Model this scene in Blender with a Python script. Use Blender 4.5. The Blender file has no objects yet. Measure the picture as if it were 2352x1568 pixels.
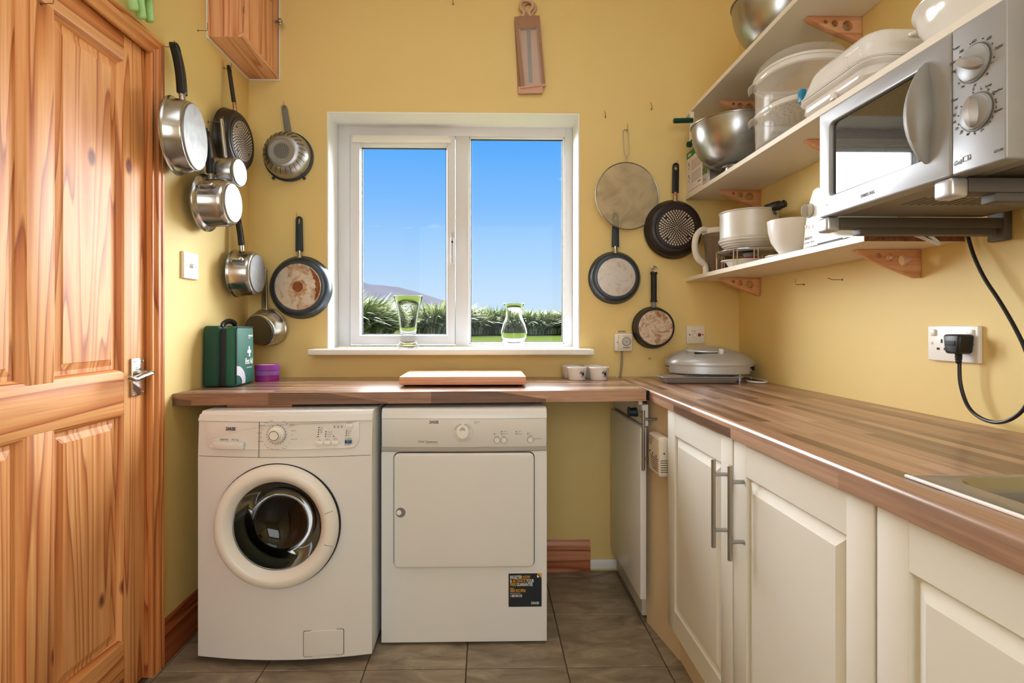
import bpy, bmesh, math, random
from mathutils import Matrix, Vector
random.seed(7)
PI = math.pi
sc = bpy.context.scene
C = sc.collection

# ------------------------------------------------------------------ camera
FPX, YAW, PPX, HY, EYE = 1260.0, math.radians(1.15), 1142.0, 748.0, 1.15
cam = bpy.data.cameras.new('camera')
cam.sensor_width = 36.0
cam.lens = 36.0 * FPX / 2352.0
cam.shift_x = (1176.0 - PPX) / 2352.0
cam.shift_y = -(784.0 - HY) / 2352.0
cam.clip_start = 0.05
cam.clip_end = 3000
co = bpy.data.objects.new('camera', cam)
C.objects.link(co)
co.location = (0, 0, EYE)
co.rotation_euler = (PI / 2, 0, -YAW)
sc.camera = co

# ------------------------------------------------------------------ colour, sky, sun, fill lights
sc.view_settings.view_transform = 'Standard'
sc.view_settings.look = 'None'
sc.view_settings.gamma = 1.0
sc.view_settings.use_curve_mapping = False
sc.view_settings.exposure = 0.0
sc.cycles.max_bounces = 10
sc.cycles.diffuse_bounces = 5
sc.cycles.glossy_bounces = 5
sc.cycles.transmission_bounces = 10
sc.cycles.transparent_max_bounces = 20
sc.cycles.caustics_reflective = False
sc.cycles.caustics_refractive = False
sc.cycles.sample_clamp_indirect = 4.0


def lin(c):
    out = []
    for v in c[:3]:
        v = v / 255.0
        out.append(v / 12.92 if v <= 0.04045 else ((v + 0.055) / 1.055) ** 2.4)
    return (out[0], out[1], out[2], 1.0)


SKY_STRENGTH = 1.0
world = bpy.data.worlds.new('sky')
sc.world = world
world.use_nodes = True
wn, wl = world.node_tree.nodes, world.node_tree.links
wn.clear()
w_out = wn.new('ShaderNodeOutputWorld')
w_bg = wn.new('ShaderNodeBackground')
w_tc = wn.new('ShaderNodeTexCoord')
w_sep = wn.new('ShaderNodeSeparateXYZ')
w_ramp = wn.new('ShaderNodeValToRGB')
wl.new(w_tc.outputs['Generated'], w_sep.inputs[0])
wl.new(w_sep.outputs['Z'], w_ramp.inputs[0])
cr = w_ramp.color_ramp
cr.elements[0].position = 0.0
cr.elements[0].color = lin((204, 228, 248))
cr.elements[1].position = 1.0
cr.elements[1].color = lin((70, 150, 240))
for p, c in ((0.05, (198, 226, 252)), (0.12, (172, 214, 255)), (0.22, (128, 191, 255)), (0.32, (88, 172, 253)), (0.45, (80, 165, 250))):
    e = cr.elements.new(p)
    e.color = lin(c)
# thin wisps of cloud
w_map = wn.new('ShaderNodeMapping')
w_map.inputs['Scale'].default_value = (5, 5, 26)
w_noise = wn.new('ShaderNodeTexNoise')
w_noise.inputs['Scale'].default_value = 1.6
w_noise.inputs['Detail'].default_value = 5
w_cr2 = wn.new('ShaderNodeValToRGB')
w_cr2.color_ramp.elements[0].position = 0.70
w_cr2.color_ramp.elements[1].position = 0.85
w_mix = wn.new('ShaderNodeMix')
w_mix.data_type = 'RGBA'
w_mix.inputs['B'].default_value = lin((232, 240, 250))
wl.new(w_tc.outputs['Generated'], w_map.inputs[0])
wl.new(w_map.outputs[0], w_noise.inputs[0])
wl.new(w_noise.outputs[0], w_cr2.inputs[0])
wl.new(w_cr2.outputs[0], w_mix.inputs['Factor'])
wl.new(w_ramp.outputs[0], w_mix.inputs['A'])
wl.new(w_mix.outputs['Result'], w_bg.inputs[0])
w_bg.inputs[1].default_value = SKY_STRENGTH
wl.new(w_bg.outputs[0], w_out.inputs[0])


def light(name, kind, loc, rot, energy, color, size=None, size_y=None, angle=None):
    l = bpy.data.lights.new(name, kind)
    l.energy = energy
    l.color = color
    if kind == 'AREA':
        l.shape = 'RECTANGLE'
        l.size = size
        l.size_y = size_y or size
    if angle is not None:
        l.angle = angle
    o = bpy.data.objects.new(name, l)
    C.objects.link(o)
    o.location = loc
    o.rotation_euler = rot
    return o


# hazy daylight arriving high over the garden, through the window
sun = light('sun', 'SUN', (0, 8, 8), (0, 0, 0), 68.0, (0.93, 0.965, 1.0), angle=math.radians(130))
sd = Vector((0.05, -1.0, -0.45)).normalized()
sun.rotation_euler = sd.to_track_quat('-Z', 'Y').to_euler()
# unseen area lights added as fill: one overhead, one behind the camera
light('ceiling_fill', 'AREA', (0.0, 1.1, 2.86), (0, 0, 0), 9, (0.85, 0.925, 1.0), 1.2, 1.2)
light('rear_fill', 'AREA', (0.0, -1.9, 1.7), (PI / 2, 0, 0), 40, (0.85, 0.925, 1.0), 1.8, 1.6)


# ------------------------------------------------------------------ pixel rays -> points on real planes of the room
_c, _s = math.cos(YAW), math.sin(YAW)


def ray(x, y):
    a = (x - PPX) / FPX
    return Vector((_c * a + _s, -_s * a + _c, -(y - HY) / FPX))


def AY(x, y, Y):
    d = ray(x, y)
    return Vector((0, 0, EYE)) + d * (Y / d.y)


def AX(x, y, X):
    d = ray(x, y)
    return Vector((0, 0, EYE)) + d * (X / d.x)


def AZ(x, y, z):
    d = ray(x, y)
    return Vector((0, 0, EYE)) + d * ((z - EYE) / d.z)


# ------------------------------------------------------------------ materials
def nt(name):
    m = bpy.data.materials.new(name)
    m.use_nodes = True
    n, l = m.node_tree.nodes, m.node_tree.links
    return m, n, l, n['Principled BSDF']


def bump(n, l, b, height, strength=0.2, dist=0.002):
    bp = n.new('ShaderNodeBump')
    bp.inputs['Strength'].default_value = strength
    bp.inputs['Distance'].default_value = dist
    l.new(height, bp.inputs['Height'])
    l.new(bp.outputs[0], b.inputs['Normal'])


def mat(name, col, rough=0.5, metal=0.0, coat=0.0, coatr=0.1, var=0.0, vscale=6.0, vcol=None, bmp=0.0, bscale=200.0, stretch=(1, 1, 1), spec=0.5, rvar=0.0, alpha=1.0, trans=0.0, ior=1.45, sss=0):
    m, n, l, b = nt(name)
    b.inputs['Base Color'].default_value = lin(col)
    b.inputs['Roughness'].default_value = rough
    b.inputs['Metallic'].default_value = metal
    b.inputs['Coat Weight'].default_value = coat
    b.inputs['Coat Roughness'].default_value = coatr
    b.inputs['Specular IOR Level'].default_value = spec
    b.inputs['Alpha'].default_value = alpha
    b.inputs['Transmission Weight'].default_value = trans
    b.inputs['IOR'].default_value = ior
    if var or bmp or rvar:
        tc = n.new('ShaderNodeTexCoord')
        mp = n.new('ShaderNodeMapping')
        mp.inputs['Scale'].default_value = stretch
        l.new(tc.outputs['Object'], mp.inputs[0])
    if var or rvar:
        nz = n.new('ShaderNodeTexNoise')
        nz.inputs['Scale'].default_value = vscale
        nz.inputs['Detail'].default_value = 6
        l.new(mp.outputs[0], nz.inputs[0])
        rp = n.new('ShaderNodeValToRGB')
        rp.color_ramp.elements[0].position = 0.35
        rp.color_ramp.elements[1].position = 0.68
        l.new(nz.outputs[0], rp.inputs[0])
    if var:
        mx = n.new('ShaderNodeMix')
        mx.data_type = 'RGBA'
        mx.inputs['A'].default_value = lin(col)
        mx.inputs['B'].default_value = lin(vcol or [c * 0.8 for c in col])
        mu = n.new('ShaderNodeMath')
        mu.operation = 'MULTIPLY'
        mu.inputs[1].default_value = var
        l.new(rp.outputs[0], mu.inputs[0])
        l.new(mu.outputs[0], mx.inputs['Factor'])
        l.new(mx.outputs['Result'], b.inputs['Base Color'])
    if rvar:
        mr = n.new('ShaderNodeMapRange')
        mr.inputs['To Min'].default_value = rough
        mr.inputs['To Max'].default_value = min(1, rough + rvar)
        l.new(rp.outputs[0], mr.inputs['Value'])
        l.new(mr.outputs[0], b.inputs['Roughness'])
    if bmp:
        n2 = n.new('ShaderNodeTexNoise')
        n2.inputs['Scale'].default_value = bscale
        n2.inputs['Detail'].default_value = 3
        l.new(mp.outputs[0], n2.inputs[0])
        bump(n, l, b, n2.outputs[0], bmp, 0.001)
    return m


def wood(name, axis, light_c, mid_c, dark_c, rough=0.48, coat=0.3, ring=14.0, knots=True, coatr=0.12):
    """Softwood: growth bands stretched along axis, fine fibre, scattered knots."""
    m, n, l, b = nt(name)
    tc = n.new('ShaderNodeTexCoord')
    oi = n.new('ShaderNodeObjectInfo')
    ad = n.new('ShaderNodeVectorMath')
    ad.operation = 'MULTIPLY_ADD'
    cx = n.new('ShaderNodeCombineXYZ')
    for k in range(3):
        l.new(oi.outputs['Random'], cx.inputs[k])
    ad.inputs[1].default_value = (13.0, 7.0, 17.0)
    l.new(cx.outputs[0], ad.inputs[0])
    l.new(tc.outputs['Object'], ad.inputs[2])
    st = [1.0, 1.0, 1.0]
    st['XYZ'.index(axis)] = 0.05
    mp = n.new('ShaderNodeMapping')
    mp.inputs['Scale'].default_value = st
    l.new(ad.outputs[0], mp.inputs[0])
    # slow warp
    nz = n.new('ShaderNodeTexNoise')
    nz.inputs['Scale'].default_value = 5.0
    nz.inputs['Detail'].default_value = 2.0
    l.new(mp.outputs[0], nz.inputs[0])
    mu = n.new('ShaderNodeMath')
    mu.operation = 'MULTIPLY'
    mu.inputs[1].default_value = ring
    l.new(nz.outputs[0], mu.inputs[0])
    sn = n.new('ShaderNodeMath')
    sn.operation = 'FRACT'
    l.new(mu.outputs[0], sn.inputs[0])
    rp = n.new('ShaderNodeValToRGB')
    e = rp.color_ramp.elements
    e[0].position = 0.0
    e[0].color = lin(light_c)
    e[1].position = 1.0
    e[1].color = lin(light_c)
    for p, c in ((0.45, light_c), (0.8, mid_c), (0.93, [0.5 * a + 0.5 * d for a, d in zip(mid_c, dark_c)])):
        k = e.new(p)
        k.color = lin(c)
    l.new(sn.outputs[0], rp.inputs[0])
    # fine fibre
    st2 = [60.0, 60.0, 60.0]
    st2['XYZ'.index(axis)] = 1.5
    mp2 = n.new('ShaderNodeMapping')
    mp2.inputs['Scale'].default_value = st2
    l.new(ad.outputs[0], mp2.inputs[0])
    nf = n.new('ShaderNodeTexNoise')
    nf.inputs['Scale'].default_value = 2.5
    nf.inputs['Detail'].default_value = 4
    l.new(mp2.outputs[0], nf.inputs[0])
    mx = n.new('ShaderNodeMix')
    mx.data_type = 'RGBA'
    mx.blend_type = 'MULTIPLY'
    mr = n.new('ShaderNodeMapRange')
    mr.inputs['From Min'].default_value = 0.35
    mr.inputs['From Max'].default_value = 0.75
    mr.inputs['To Min'].default_value = 0.0
    mr.inputs['To Max'].default_value = 0.45
    l.new(nf.outputs[0], mr.inputs[0])
    l.new(mr.outputs[0], mx.inputs['Factor'])
    l.new(rp.outputs[0], mx.inputs['A'])
    mx.inputs['B'].default_value = lin(mid_c)
    last = mx.outputs['Result']
    if knots:
        st3 = [3.2, 3.2, 3.2]
        st3['XYZ'.index(axis)] = 1.9
        mp3 = n.new('ShaderNodeMapping')
        mp3.inputs['Scale'].default_value = st3
        l.new(ad.outputs[0], mp3.inputs[0])
        vo = n.new('ShaderNodeTexVoronoi')
        vo.inputs['Scale'].default_value = 1.6
        l.new(mp3.outputs[0], vo.inputs[0])
        kr = n.new('ShaderNodeValToRGB')
        kr.color_ramp.elements[0].position = 0.055
        kr.color_ramp.elements[0].color = (1, 1, 1, 1)
        kr.color_ramp.elements[1].position = 0.10
        kr.color_ramp.elements[1].color = (0, 0, 0, 1)
        l.new(vo.outputs['Distance'], kr.inputs[0])
        m2 = n.new('ShaderNodeMix')
        m2.data_type = 'RGBA'
        l.new(kr.outputs[0], m2.inputs['Factor'])
        l.new(last, m2.inputs['A'])
        m2.inputs['B'].default_value = lin(dark_c)
        last = m2.outputs['Result']
    l.new(last, b.inputs['Base Color'])
    b.inputs['Roughness'].default_value = rough
    b.inputs['Coat Weight'].default_value = coat
    b.inputs['Coat Roughness'].default_value = coatr
    b.inputs['Specular IOR Level'].default_value = 0.4
    bump(n, l, b, nf.outputs[0], 0.08, 0.001)
    return m


def butcher(name, axis, cols, rough=0.3, strip=0.030, length=0.42, coat=0.35):
    """Printed laminate of wood staves: rows of staves along axis, each its own tone."""
    m, n, l, b = nt(name)
    tc = n.new('ShaderNodeTexCoord')
    mp = n.new('ShaderNodeMapping')
    if axis == 'Y':
        mp.inputs['Rotation'].default_value = (0, 0, PI / 2)
    l.new(tc.outputs['Object'], mp.inputs[0])
    sp = n.new('ShaderNodeSeparateXYZ')
    l.new(mp.outputs[0], sp.inputs[0])
    # the front edge carries on the staves: fold z into the cross direction
    ax = n.new('ShaderNodeMath')
    ax.operation = 'ADD'
    l.new(sp.outputs['Y'], ax.inputs[0])
    zs_ = n.new('ShaderNodeMath')
    zs_.operation = 'MULTIPLY'
    zs_.inputs[1].default_value = 0.85 if axis == 'Y' else 0.3
    l.new(sp.outputs['Z'], zs_.inputs[0])
    l.new(zs_.outputs[0], ax.inputs[1])
    cb = n.new('ShaderNodeCombineXYZ')
    l.new(sp.outputs['X'], cb.inputs[0])
    l.new(ax.outputs[0], cb.inputs[1])
    br = n.new('ShaderNodeTexBrick')
    br.offset = 0.37
    br.offset_frequency = 2
    br.squash = 1.0
    br.inputs['Scale'].default_value = 1.0
    br.inputs['Mortar Size'].default_value = 0.0
    br.inputs['Brick Width'].default_value = length
    br.inputs['Row Height'].default_value = strip
    br.inputs['Color1'].default_value = (0, 0, 0, 1)
    br.inputs['Color2'].default_value = (1, 1, 1, 1)
    l.new(cb.outputs[0], br.inputs[0])
    rp = n.new('ShaderNodeValToRGB')
    e = rp.color_ramp.elements
    e[0].color = lin(cols[0])
    e[1].color = lin(cols[-1])
    for k, c in enumerate(cols[1:-1]):
        q = e.new((k + 1) / (len(cols) - 1))
        q.color = lin(c)
    cn = n.new('ShaderNodeMapRange')
    cn.inputs['From Min'].default_value = 0.18
    cn.inputs['From Max'].default_value = 0.82
    l.new(br.outputs[0], cn.inputs['Value'])
    l.new(cn.outputs[0], rp.inputs[0])
    mp2 = n.new('ShaderNodeMapping')
    mp2.inputs['Scale'].default_value = (3.0, 70.0, 70.0)
    l.new(mp.outputs[0], mp2.inputs[0])
    nf = n.new('ShaderNodeTexNoise')
    nf.inputs['Scale'].default_value = 1.3
    nf.inputs['Detail'].default_value = 6
    l.new(mp2.outputs[0], nf.inputs[0])
    mr = n.new('ShaderNodeMapRange')
    mr.inputs['From Min'].default_value = 0.3
    mr.inputs['From Max'].default_value = 0.7
    mr.inputs['To Min'].default_value = 0.66
    mr.inputs['To Max'].default_value = 1.15
    l.new(nf.outputs[0], mr.inputs[0])
    mx = n.new('ShaderNodeMix')
    mx.data_type = 'RGBA'
    mx.blend_type = 'MULTIPLY'
    mx.inputs['Factor'].default_value = 1.0
    l.new(rp.outputs[0], mx.inputs['A'])
    l.new(mr.outputs[0], mx.inputs['B'])
    l.new(mx.outputs['Result'], b.inputs['Base Color'])
    b.inputs['Roughness'].default_value = rough
    b.inputs['Coat Weight'].default_value = coat
    b.inputs['Coat Roughness'].default_value = 0.2
    return m


def glassy(name, tint=(255, 255, 255), refl=1.0, rough=0.0, base=0.0):
    """Thin clear sheet: passes light straight through, mirrors by angle."""
    m, n, l, b = nt(name)
    n.remove(b)
    out = n['Material Output']
    tr = n.new('ShaderNodeBsdfTransparent')
    tr.inputs[0].default_value = lin(tint)
    gl = n.new('ShaderNodeBsdfGlossy')
    gl.inputs['Roughness'].default_value = rough
    fr = n.new('ShaderNodeFresnel')
    fr.inputs[0].default_value = 1.45
    mu = n.new('ShaderNodeMath')
    mu.operation = 'MULTIPLY_ADD'
    mu.inputs[1].default_value = refl
    mu.inputs[2].default_value = base
    l.new(fr.outputs[0], mu.inputs[0])
    ms = n.new('ShaderNodeMixShader')
    l.new(mu.outputs[0], ms.inputs[0])
    l.new(tr.outputs[0], ms.inputs[1])
    l.new(gl.outputs[0], ms.inputs[2])
    l.new(ms.outputs[0], out.inputs[0])
    return m


def plastic_clear(name, col, dens, gain=0.55, blotch=False):
    """Clear or milky plastic sheet: part see-through, part diffuse, glossy skin."""
    m, n, l, b = nt(name)
    out = n['Material Output']
    b.inputs['Base Color'].default_value = lin(col)
    b.inputs['Roughness'].default_value = 0.12
    tr = n.new('ShaderNodeBsdfTransparent')
    lw = n.new('ShaderNodeLayerWeight')
    lw.inputs[0].default_value = 0.35
    mr = n.new('ShaderNodeMapRange')
    mr.inputs['To Min'].default_value = dens
    mr.inputs['To Max'].default_value = min(1.0, dens + gain)
    if blotch:
        tc = n.new('ShaderNodeTexCoord')
        nz = n.new('ShaderNodeTexNoise')
        nz.inputs['Scale'].default_value = 9
        nz.inputs['Detail'].default_value = 7
        nz.inputs['Distortion'].default_value = 1.2
        l.new(tc.outputs['Object'], nz.inputs[0])
        rp = n.new('ShaderNodeValToRGB')
        rp.color_ramp.elements[0].position = 0.42
        rp.color_ramp.elements[0].color = lin(col)
        rp.color_ramp.elements[1].position = 0.72
        rp.color_ramp.elements[1].color = lin([c * 0.74 for c in col])
        l.new(nz.outputs[0], rp.inputs[0])
        l.new(rp.outputs[0], b.inputs['Base Color'])
        b.inputs['Roughness'].default_value = 0.6
    l.new(lw.outputs['Facing'], mr.inputs[0])
    ms = n.new('ShaderNodeMixShader')
    l.new(mr.outputs[0], ms.inputs[0])
    l.new(tr.outputs[0], ms.inputs[1])
    l.new(b.outputs[0], ms.inputs[2])
    l.new(ms.outputs[0], out.inputs[0])
    return m


def stained(name, base, stain, deep, scale=9.0, thresh=0.5, rough=0.45, metal=0.3, swirl=True):
    """Burnt and rust-stained pan base: blotches over dull aluminium."""
    m, n, l, b = nt(name)
    tc = n.new('ShaderNodeTexCoord')
    nz = n.new('ShaderNodeTexNoise')
    nz.inputs['Scale'].default_value = scale
    nz.inputs['Detail'].default_value = 9
    nz.inputs['Roughness'].default_value = 0.68
    nz.inputs['Distortion'].default_value = 1.6 if swirl else 0.3
    l.new(tc.outputs['Object'], nz.inputs[0])
    rp = n.new('ShaderNodeValToRGB')
    e = rp.color_ramp.elements
    e[0].position = thresh - 0.1
    e[0].color = lin(base)
    e[1].position = thresh + 0.16
    e[1].color = lin(deep)
    k = e.new(thresh + 0.05)
    k.color = lin(stain)
    l.new(nz.outputs[0], rp.inputs[0])
    l.new(rp.outputs[0], b.inputs['Base Color'])
    b.inputs['Roughness'].default_value = rough
    b.inputs['Metallic'].default_value = metal
    bump(n, l, b, nz.outputs[0], 0.15, 0.001)
    return m


M = {}
M['wall'] = mat('yellow_wall_paint', (230, 205, 138), 0.6, var=0.3, vscale=2.0, vcol=(221, 193, 122), bmp=0.12, bscale=90)
M['ceiling'] = mat('ceiling_paint', (240, 236, 226), 0.8)
M['white_paint'] = mat('white_gloss_paint', (240, 240, 237), 0.35)
M['upvc'] = mat('upvc', (222, 222, 224), 0.3)
M['upvc_gasket'] = mat('gasket', (60, 60, 62), 0.6)  # dark grey seal round the panes
M['grout'] = mat('grout', (84, 66, 50), 0.9)
M['pine_z'] = wood('pine_upright', 'Z', (236, 178, 116), (214, 140, 78), (126, 60, 28), coat=0.10, ring=20, coatr=0.42)
M['pine_y'] = wood('pine_along', 'Y', (232, 172, 108), (210, 134, 72), (120, 52, 20), coat=0.10, ring=13, coatr=0.42)
M['pine_dark'] = wood('pine_edge', 'Z', (214, 146, 84), (188, 112, 56), (110, 50, 20), coat=0.10, ring=24, knots=False, coatr=0.4)
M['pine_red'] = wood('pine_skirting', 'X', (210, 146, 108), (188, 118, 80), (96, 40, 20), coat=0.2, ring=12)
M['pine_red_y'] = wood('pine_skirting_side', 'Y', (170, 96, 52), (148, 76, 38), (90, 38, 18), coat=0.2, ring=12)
M['cab_z'] = wood('cabinet_pine', 'Z', (232, 178, 134), (216, 152, 108), (132, 66, 42), coat=0.1, ring=16)
M['cab_y'] = wood('cabinet_pine_base', 'Y', (234, 184, 142), (218, 162, 118), (140, 74, 46), coat=0.1, ring=20)
M['beech'] = wood('beech', 'X', (224, 176, 136), (212, 158, 116), (184, 124, 82), coat=0.15, ring=6, knots=False)
M['board'] = wood('board_beech', 'X', (236, 206, 164), (222, 184, 140), (190, 140, 96), rough=0.5, coat=0.0, ring=6, knots=False)
M['board_edge'] = wood('board_edge', 'X', (214, 164, 136), (200, 146, 118), (170, 116, 90), rough=0.55, coat=0.0, ring=6, knots=False)
WC = [(110, 80, 64), (150, 114, 94), (184, 144, 118), (130, 96, 78), (198, 160, 134), (166, 128, 104)]
M['top_x'] = butcher('worktop_staves_across', 'X', WC)
M['top_y'] = butcher('worktop_staves_along', 'Y', WC)
M['cream'] = mat('cream_lacquer', (228, 225, 215), 0.32, coat=0.2)
M['cream_panel'] = mat('cream_end_panel', (222, 202, 170), 0.45)
M['shelf'] = mat('white_melamine', (236, 228, 214), 0.4)
M['chip'] = mat('bare_chipboard', (112, 66, 42), 0.9, var=0.8, vscale=120, vcol=(150, 100, 66), bmp=0.5, bscale=300)
M['appl'] = mat('appliance_enamel', (230, 231, 231), 0.32, coat=0.2)
M['appl2'] = mat('appliance_plastic', (228, 228, 226), 0.38)
M['appl_grey'] = mat('appliance_grey', (190, 186, 180), 0.4)
M['white_pl'] = mat('white_plastic', (240, 238, 232), 0.3)
M['cream_pl'] = mat('cream_plastic', (228, 218, 202), 0.4)
M['ceramic'] = mat('white_ceramic', (242, 240, 238), 0.15, coat=0.4)
M['black'] = mat('black_plastic', (22, 22, 24), 0.38)
M['black_soft'] = mat('black_rubber', (26, 26, 28), 0.6)
M['dark'] = mat('dark_void', (14, 13, 13), 0.7)
M['ink'] = mat('dark_print', (46, 42, 44), 0.6)
M['ink_grey'] = mat('grey_print', (128, 124, 126), 0.6)
M['ink_red'] = mat('red_print', (150, 60, 60), 0.6)
M['led'] = mat('indicator', (24, 22, 34), 0.3)
M['steel'] = mat('polished_steel', (188, 187, 186), 0.16, 1.0, rvar=0.12, vscale=14)
M['steel_b'] = mat('brushed_steel', (168, 168, 168), 0.27, 1.0, bmp=0.06, bscale=60, stretch=(1, 1, 18))
M['steel_base'] = mat('spun_steel', (150, 150, 149), 0.5, 1.0, rvar=0.1, vscale=40, var=0.3, vcol=(122, 122, 122))
M['chrome'] = mat('chrome', (226, 224, 222), 0.08, 1.0)
M['wire'] = mat('steel_wire', (150, 140, 130), 0.3, 1.0)
M['hookm'] = mat('hook_steel', (140, 116, 84), 0.35, 1.0)
M['nonstick'] = mat('black_nonstick', (34, 30, 30), 0.35, 0.1, var=0.35, vscale=12, vcol=(60, 38, 30))
M['bluegrey'] = mat('grey_enamel', (58, 68, 78), 0.34, 0.5, coat=0.2)
M['bluehandle'] = mat('dark_blue_plastic', (28, 42, 54), 0.45)
M['rusty'] = stained('rust_stained_base', (206, 196, 180), (170, 138, 108), (124, 74, 36), 14, 0.57)
M['rusty2'] = stained('swirled_stained_base', (206, 190, 170), (160, 126, 96), (112, 76, 48), 20, 0.53)
M['chalky'] = stained('limescaled_base', (202, 196, 190), (184, 174, 162), (140, 124, 104), 22, 0.58)
M['rust'] = mat('rust', (146, 90, 52), 0.8, var=0.9, vscale=60, vcol=(108, 58, 30))
M['stain'] = mat('burnt_stain', (176, 128, 90), 0.7, var=0.9, vscale=55, vcol=(206, 186, 164))
M['copper'] = mat('copper_ferrule', (150, 96, 70), 0.35, 0.8, var=0.6, vscale=120, vcol=(220, 190, 170))
M['alu'] = mat('dull_aluminium', (222, 220, 216), 0.45, 0.35, var=0.3, vscale=10, vcol=(170, 158, 146))
M['paleholes'] = mat('pale_metal_dots', (214, 202, 184), 0.4, 0.3, var=0.6, vscale=18, vcol=(168, 128, 98))
M['sieve'] = mat('colander_steel', (172, 173, 174), 0.38, 1.0)
M['sievegrey'] = mat('grey_plastic', (120, 118, 114), 0.5)
M['green'] = mat('green_nylon', (22, 92, 76), 0.6, var=0.3, vscale=20, bmp=0.3, bscale=500)
M['green_dk'] = mat('dark_green_nylon', (18, 66, 52), 0.7, bmp=0.3, bscale=500)
M['zip'] = mat('black_webbing', (16, 20, 32), 0.6)
M['white_print'] = mat('white_print', (240, 242, 242), 0.5)
M['reflect'] = mat('silver_tape', (206, 204, 216), 0.35)
M['purple'] = mat('purple_card', (150, 60, 160), 0.5)
M['purple2'] = mat('lilac_card', (142, 92, 176), 0.5)
M['purple3'] = mat('magenta_card', (138, 32, 124), 0.5)
M['jute'] = mat('jute', (168, 130, 106), 0.9, var=0.5, vscale=180, vcol=(150, 104, 80), bmp=0.6, bscale=600)
M['jute_l'] = mat('pale_jute', (210, 168, 146), 0.9, bmp=0.5, bscale=600)
M['cordage'] = mat('cotton_rope', (206, 170, 140), 0.9, bmp=0.5, bscale=400)
M['mint'] = mat('mint_silicone', (168, 216, 144), 0.45)
M['mw'] = mat('silver_paint', (158, 160, 163), 0.42, 0.25, bmp=0.03, bscale=900)
M['mw_side'] = mat('grey_case', (140, 136, 130), 0.5, 0.2)
M['mw_knob'] = mat('knob_grey', (164, 158, 152), 0.35, 0.4)
M['mw_glass'] = mat('dark_glass', (20, 20, 24), 0.03, 0.0, spec=1.0, coat=1.0, coatr=0.02)
M['arm'] = mat('dark_grey_enamel', (92, 86, 80), 0.55)
M['arm_cap'] = mat('silver_cap', (196, 198, 206), 0.3, 0.6)
M['grill'] = mat('silver_plastic', (190, 192, 194), 0.32, 0.4)
M['tray'] = mat('grey_tray', (164, 160, 158), 0.4, 0.3)
M['sink_steel'] = mat('sink_steel', (196, 196, 198), 0.34, 0.9)
M['handle_pl'] = mat('pale_grey_plastic', (200, 200, 204), 0.35)
M['window_glass'] = glassy('window_glass', refl=0.12)
M['vase'] = mat('vase_glass', (254, 255, 254), 0.0, trans=1.0, ior=1.18)
M['jug'] = plastic_clear('smoked_plastic', (130, 110, 92), 0.5)
M['clear'] = plastic_clear('clear_plastic', (234, 230, 224), 0.10, 0.42)
M['milky'] = plastic_clear('milky_plastic', (238, 234, 230), 0.78)
M['mesh'] = plastic_clear('greasy_mesh', (200, 186, 160), 0.56, 0.25, blotch=True)
M['porthole'] = glassy('porthole_glass', (176, 182, 174), refl=0.45, base=0.03, rough=0.03)
M['drum'] = mat('drum_steel', (112, 108, 104), 0.36, 1.0)
M['gasket'] = mat('grey_gasket', (96, 92, 84), 0.5)
M['lcd'] = mat('blue_button', (66, 110, 140), 0.3)
M['blue'] = mat('blue_plastic', (0, 120, 160), 0.4)
M['red_lid'] = mat('red_plastic', (150, 14, 60), 0.35)
M['neon'] = mat('red_neon', (140, 30, 44), 0.3)
M['sticker'] = mat('black_sticker', (30, 38, 46), 0.4)
M['yellow'] = mat('yellow_print', (226, 164, 24), 0.5)
M['cable_grey'] = mat('grey_cable', (150, 142, 132), 0.5)
M['card'] = mat('white_card', (236, 228, 228), 0.5)
M['card_green'] = mat('green_print', (44, 132, 76), 0.5)
M['photo_green'] = mat('photo_print', (50, 96, 50), 0.5, var=1.0, vscale=60, vcol=(120, 140, 110))
M['hgreen'] = mat('dark_green_plastic', (6, 62, 46), 0.3)
M['plum'] = mat('plum_print', (70, 48, 104), 0.4)
M['leafp'] = mat('leaf_print', (72, 92, 76), 0.4)
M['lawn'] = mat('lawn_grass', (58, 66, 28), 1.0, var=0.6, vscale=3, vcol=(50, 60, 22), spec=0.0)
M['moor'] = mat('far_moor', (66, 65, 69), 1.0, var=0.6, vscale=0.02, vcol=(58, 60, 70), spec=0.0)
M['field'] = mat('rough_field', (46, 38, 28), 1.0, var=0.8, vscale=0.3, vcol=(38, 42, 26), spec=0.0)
M['leaf1'] = mat('flax_leaf', (118, 130, 90), 0.6, var=0.7, vscale=3.0, vcol=(84, 98, 64), spec=0.1)
M['leaf2'] = mat('flax_leaf_pale', (200, 198, 164), 0.6, var=0.7, vscale=3.0, vcol=(150, 156, 116), spec=0.1)
M['render'] = mat('white_render', (180, 180, 180), 0.7)


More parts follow.
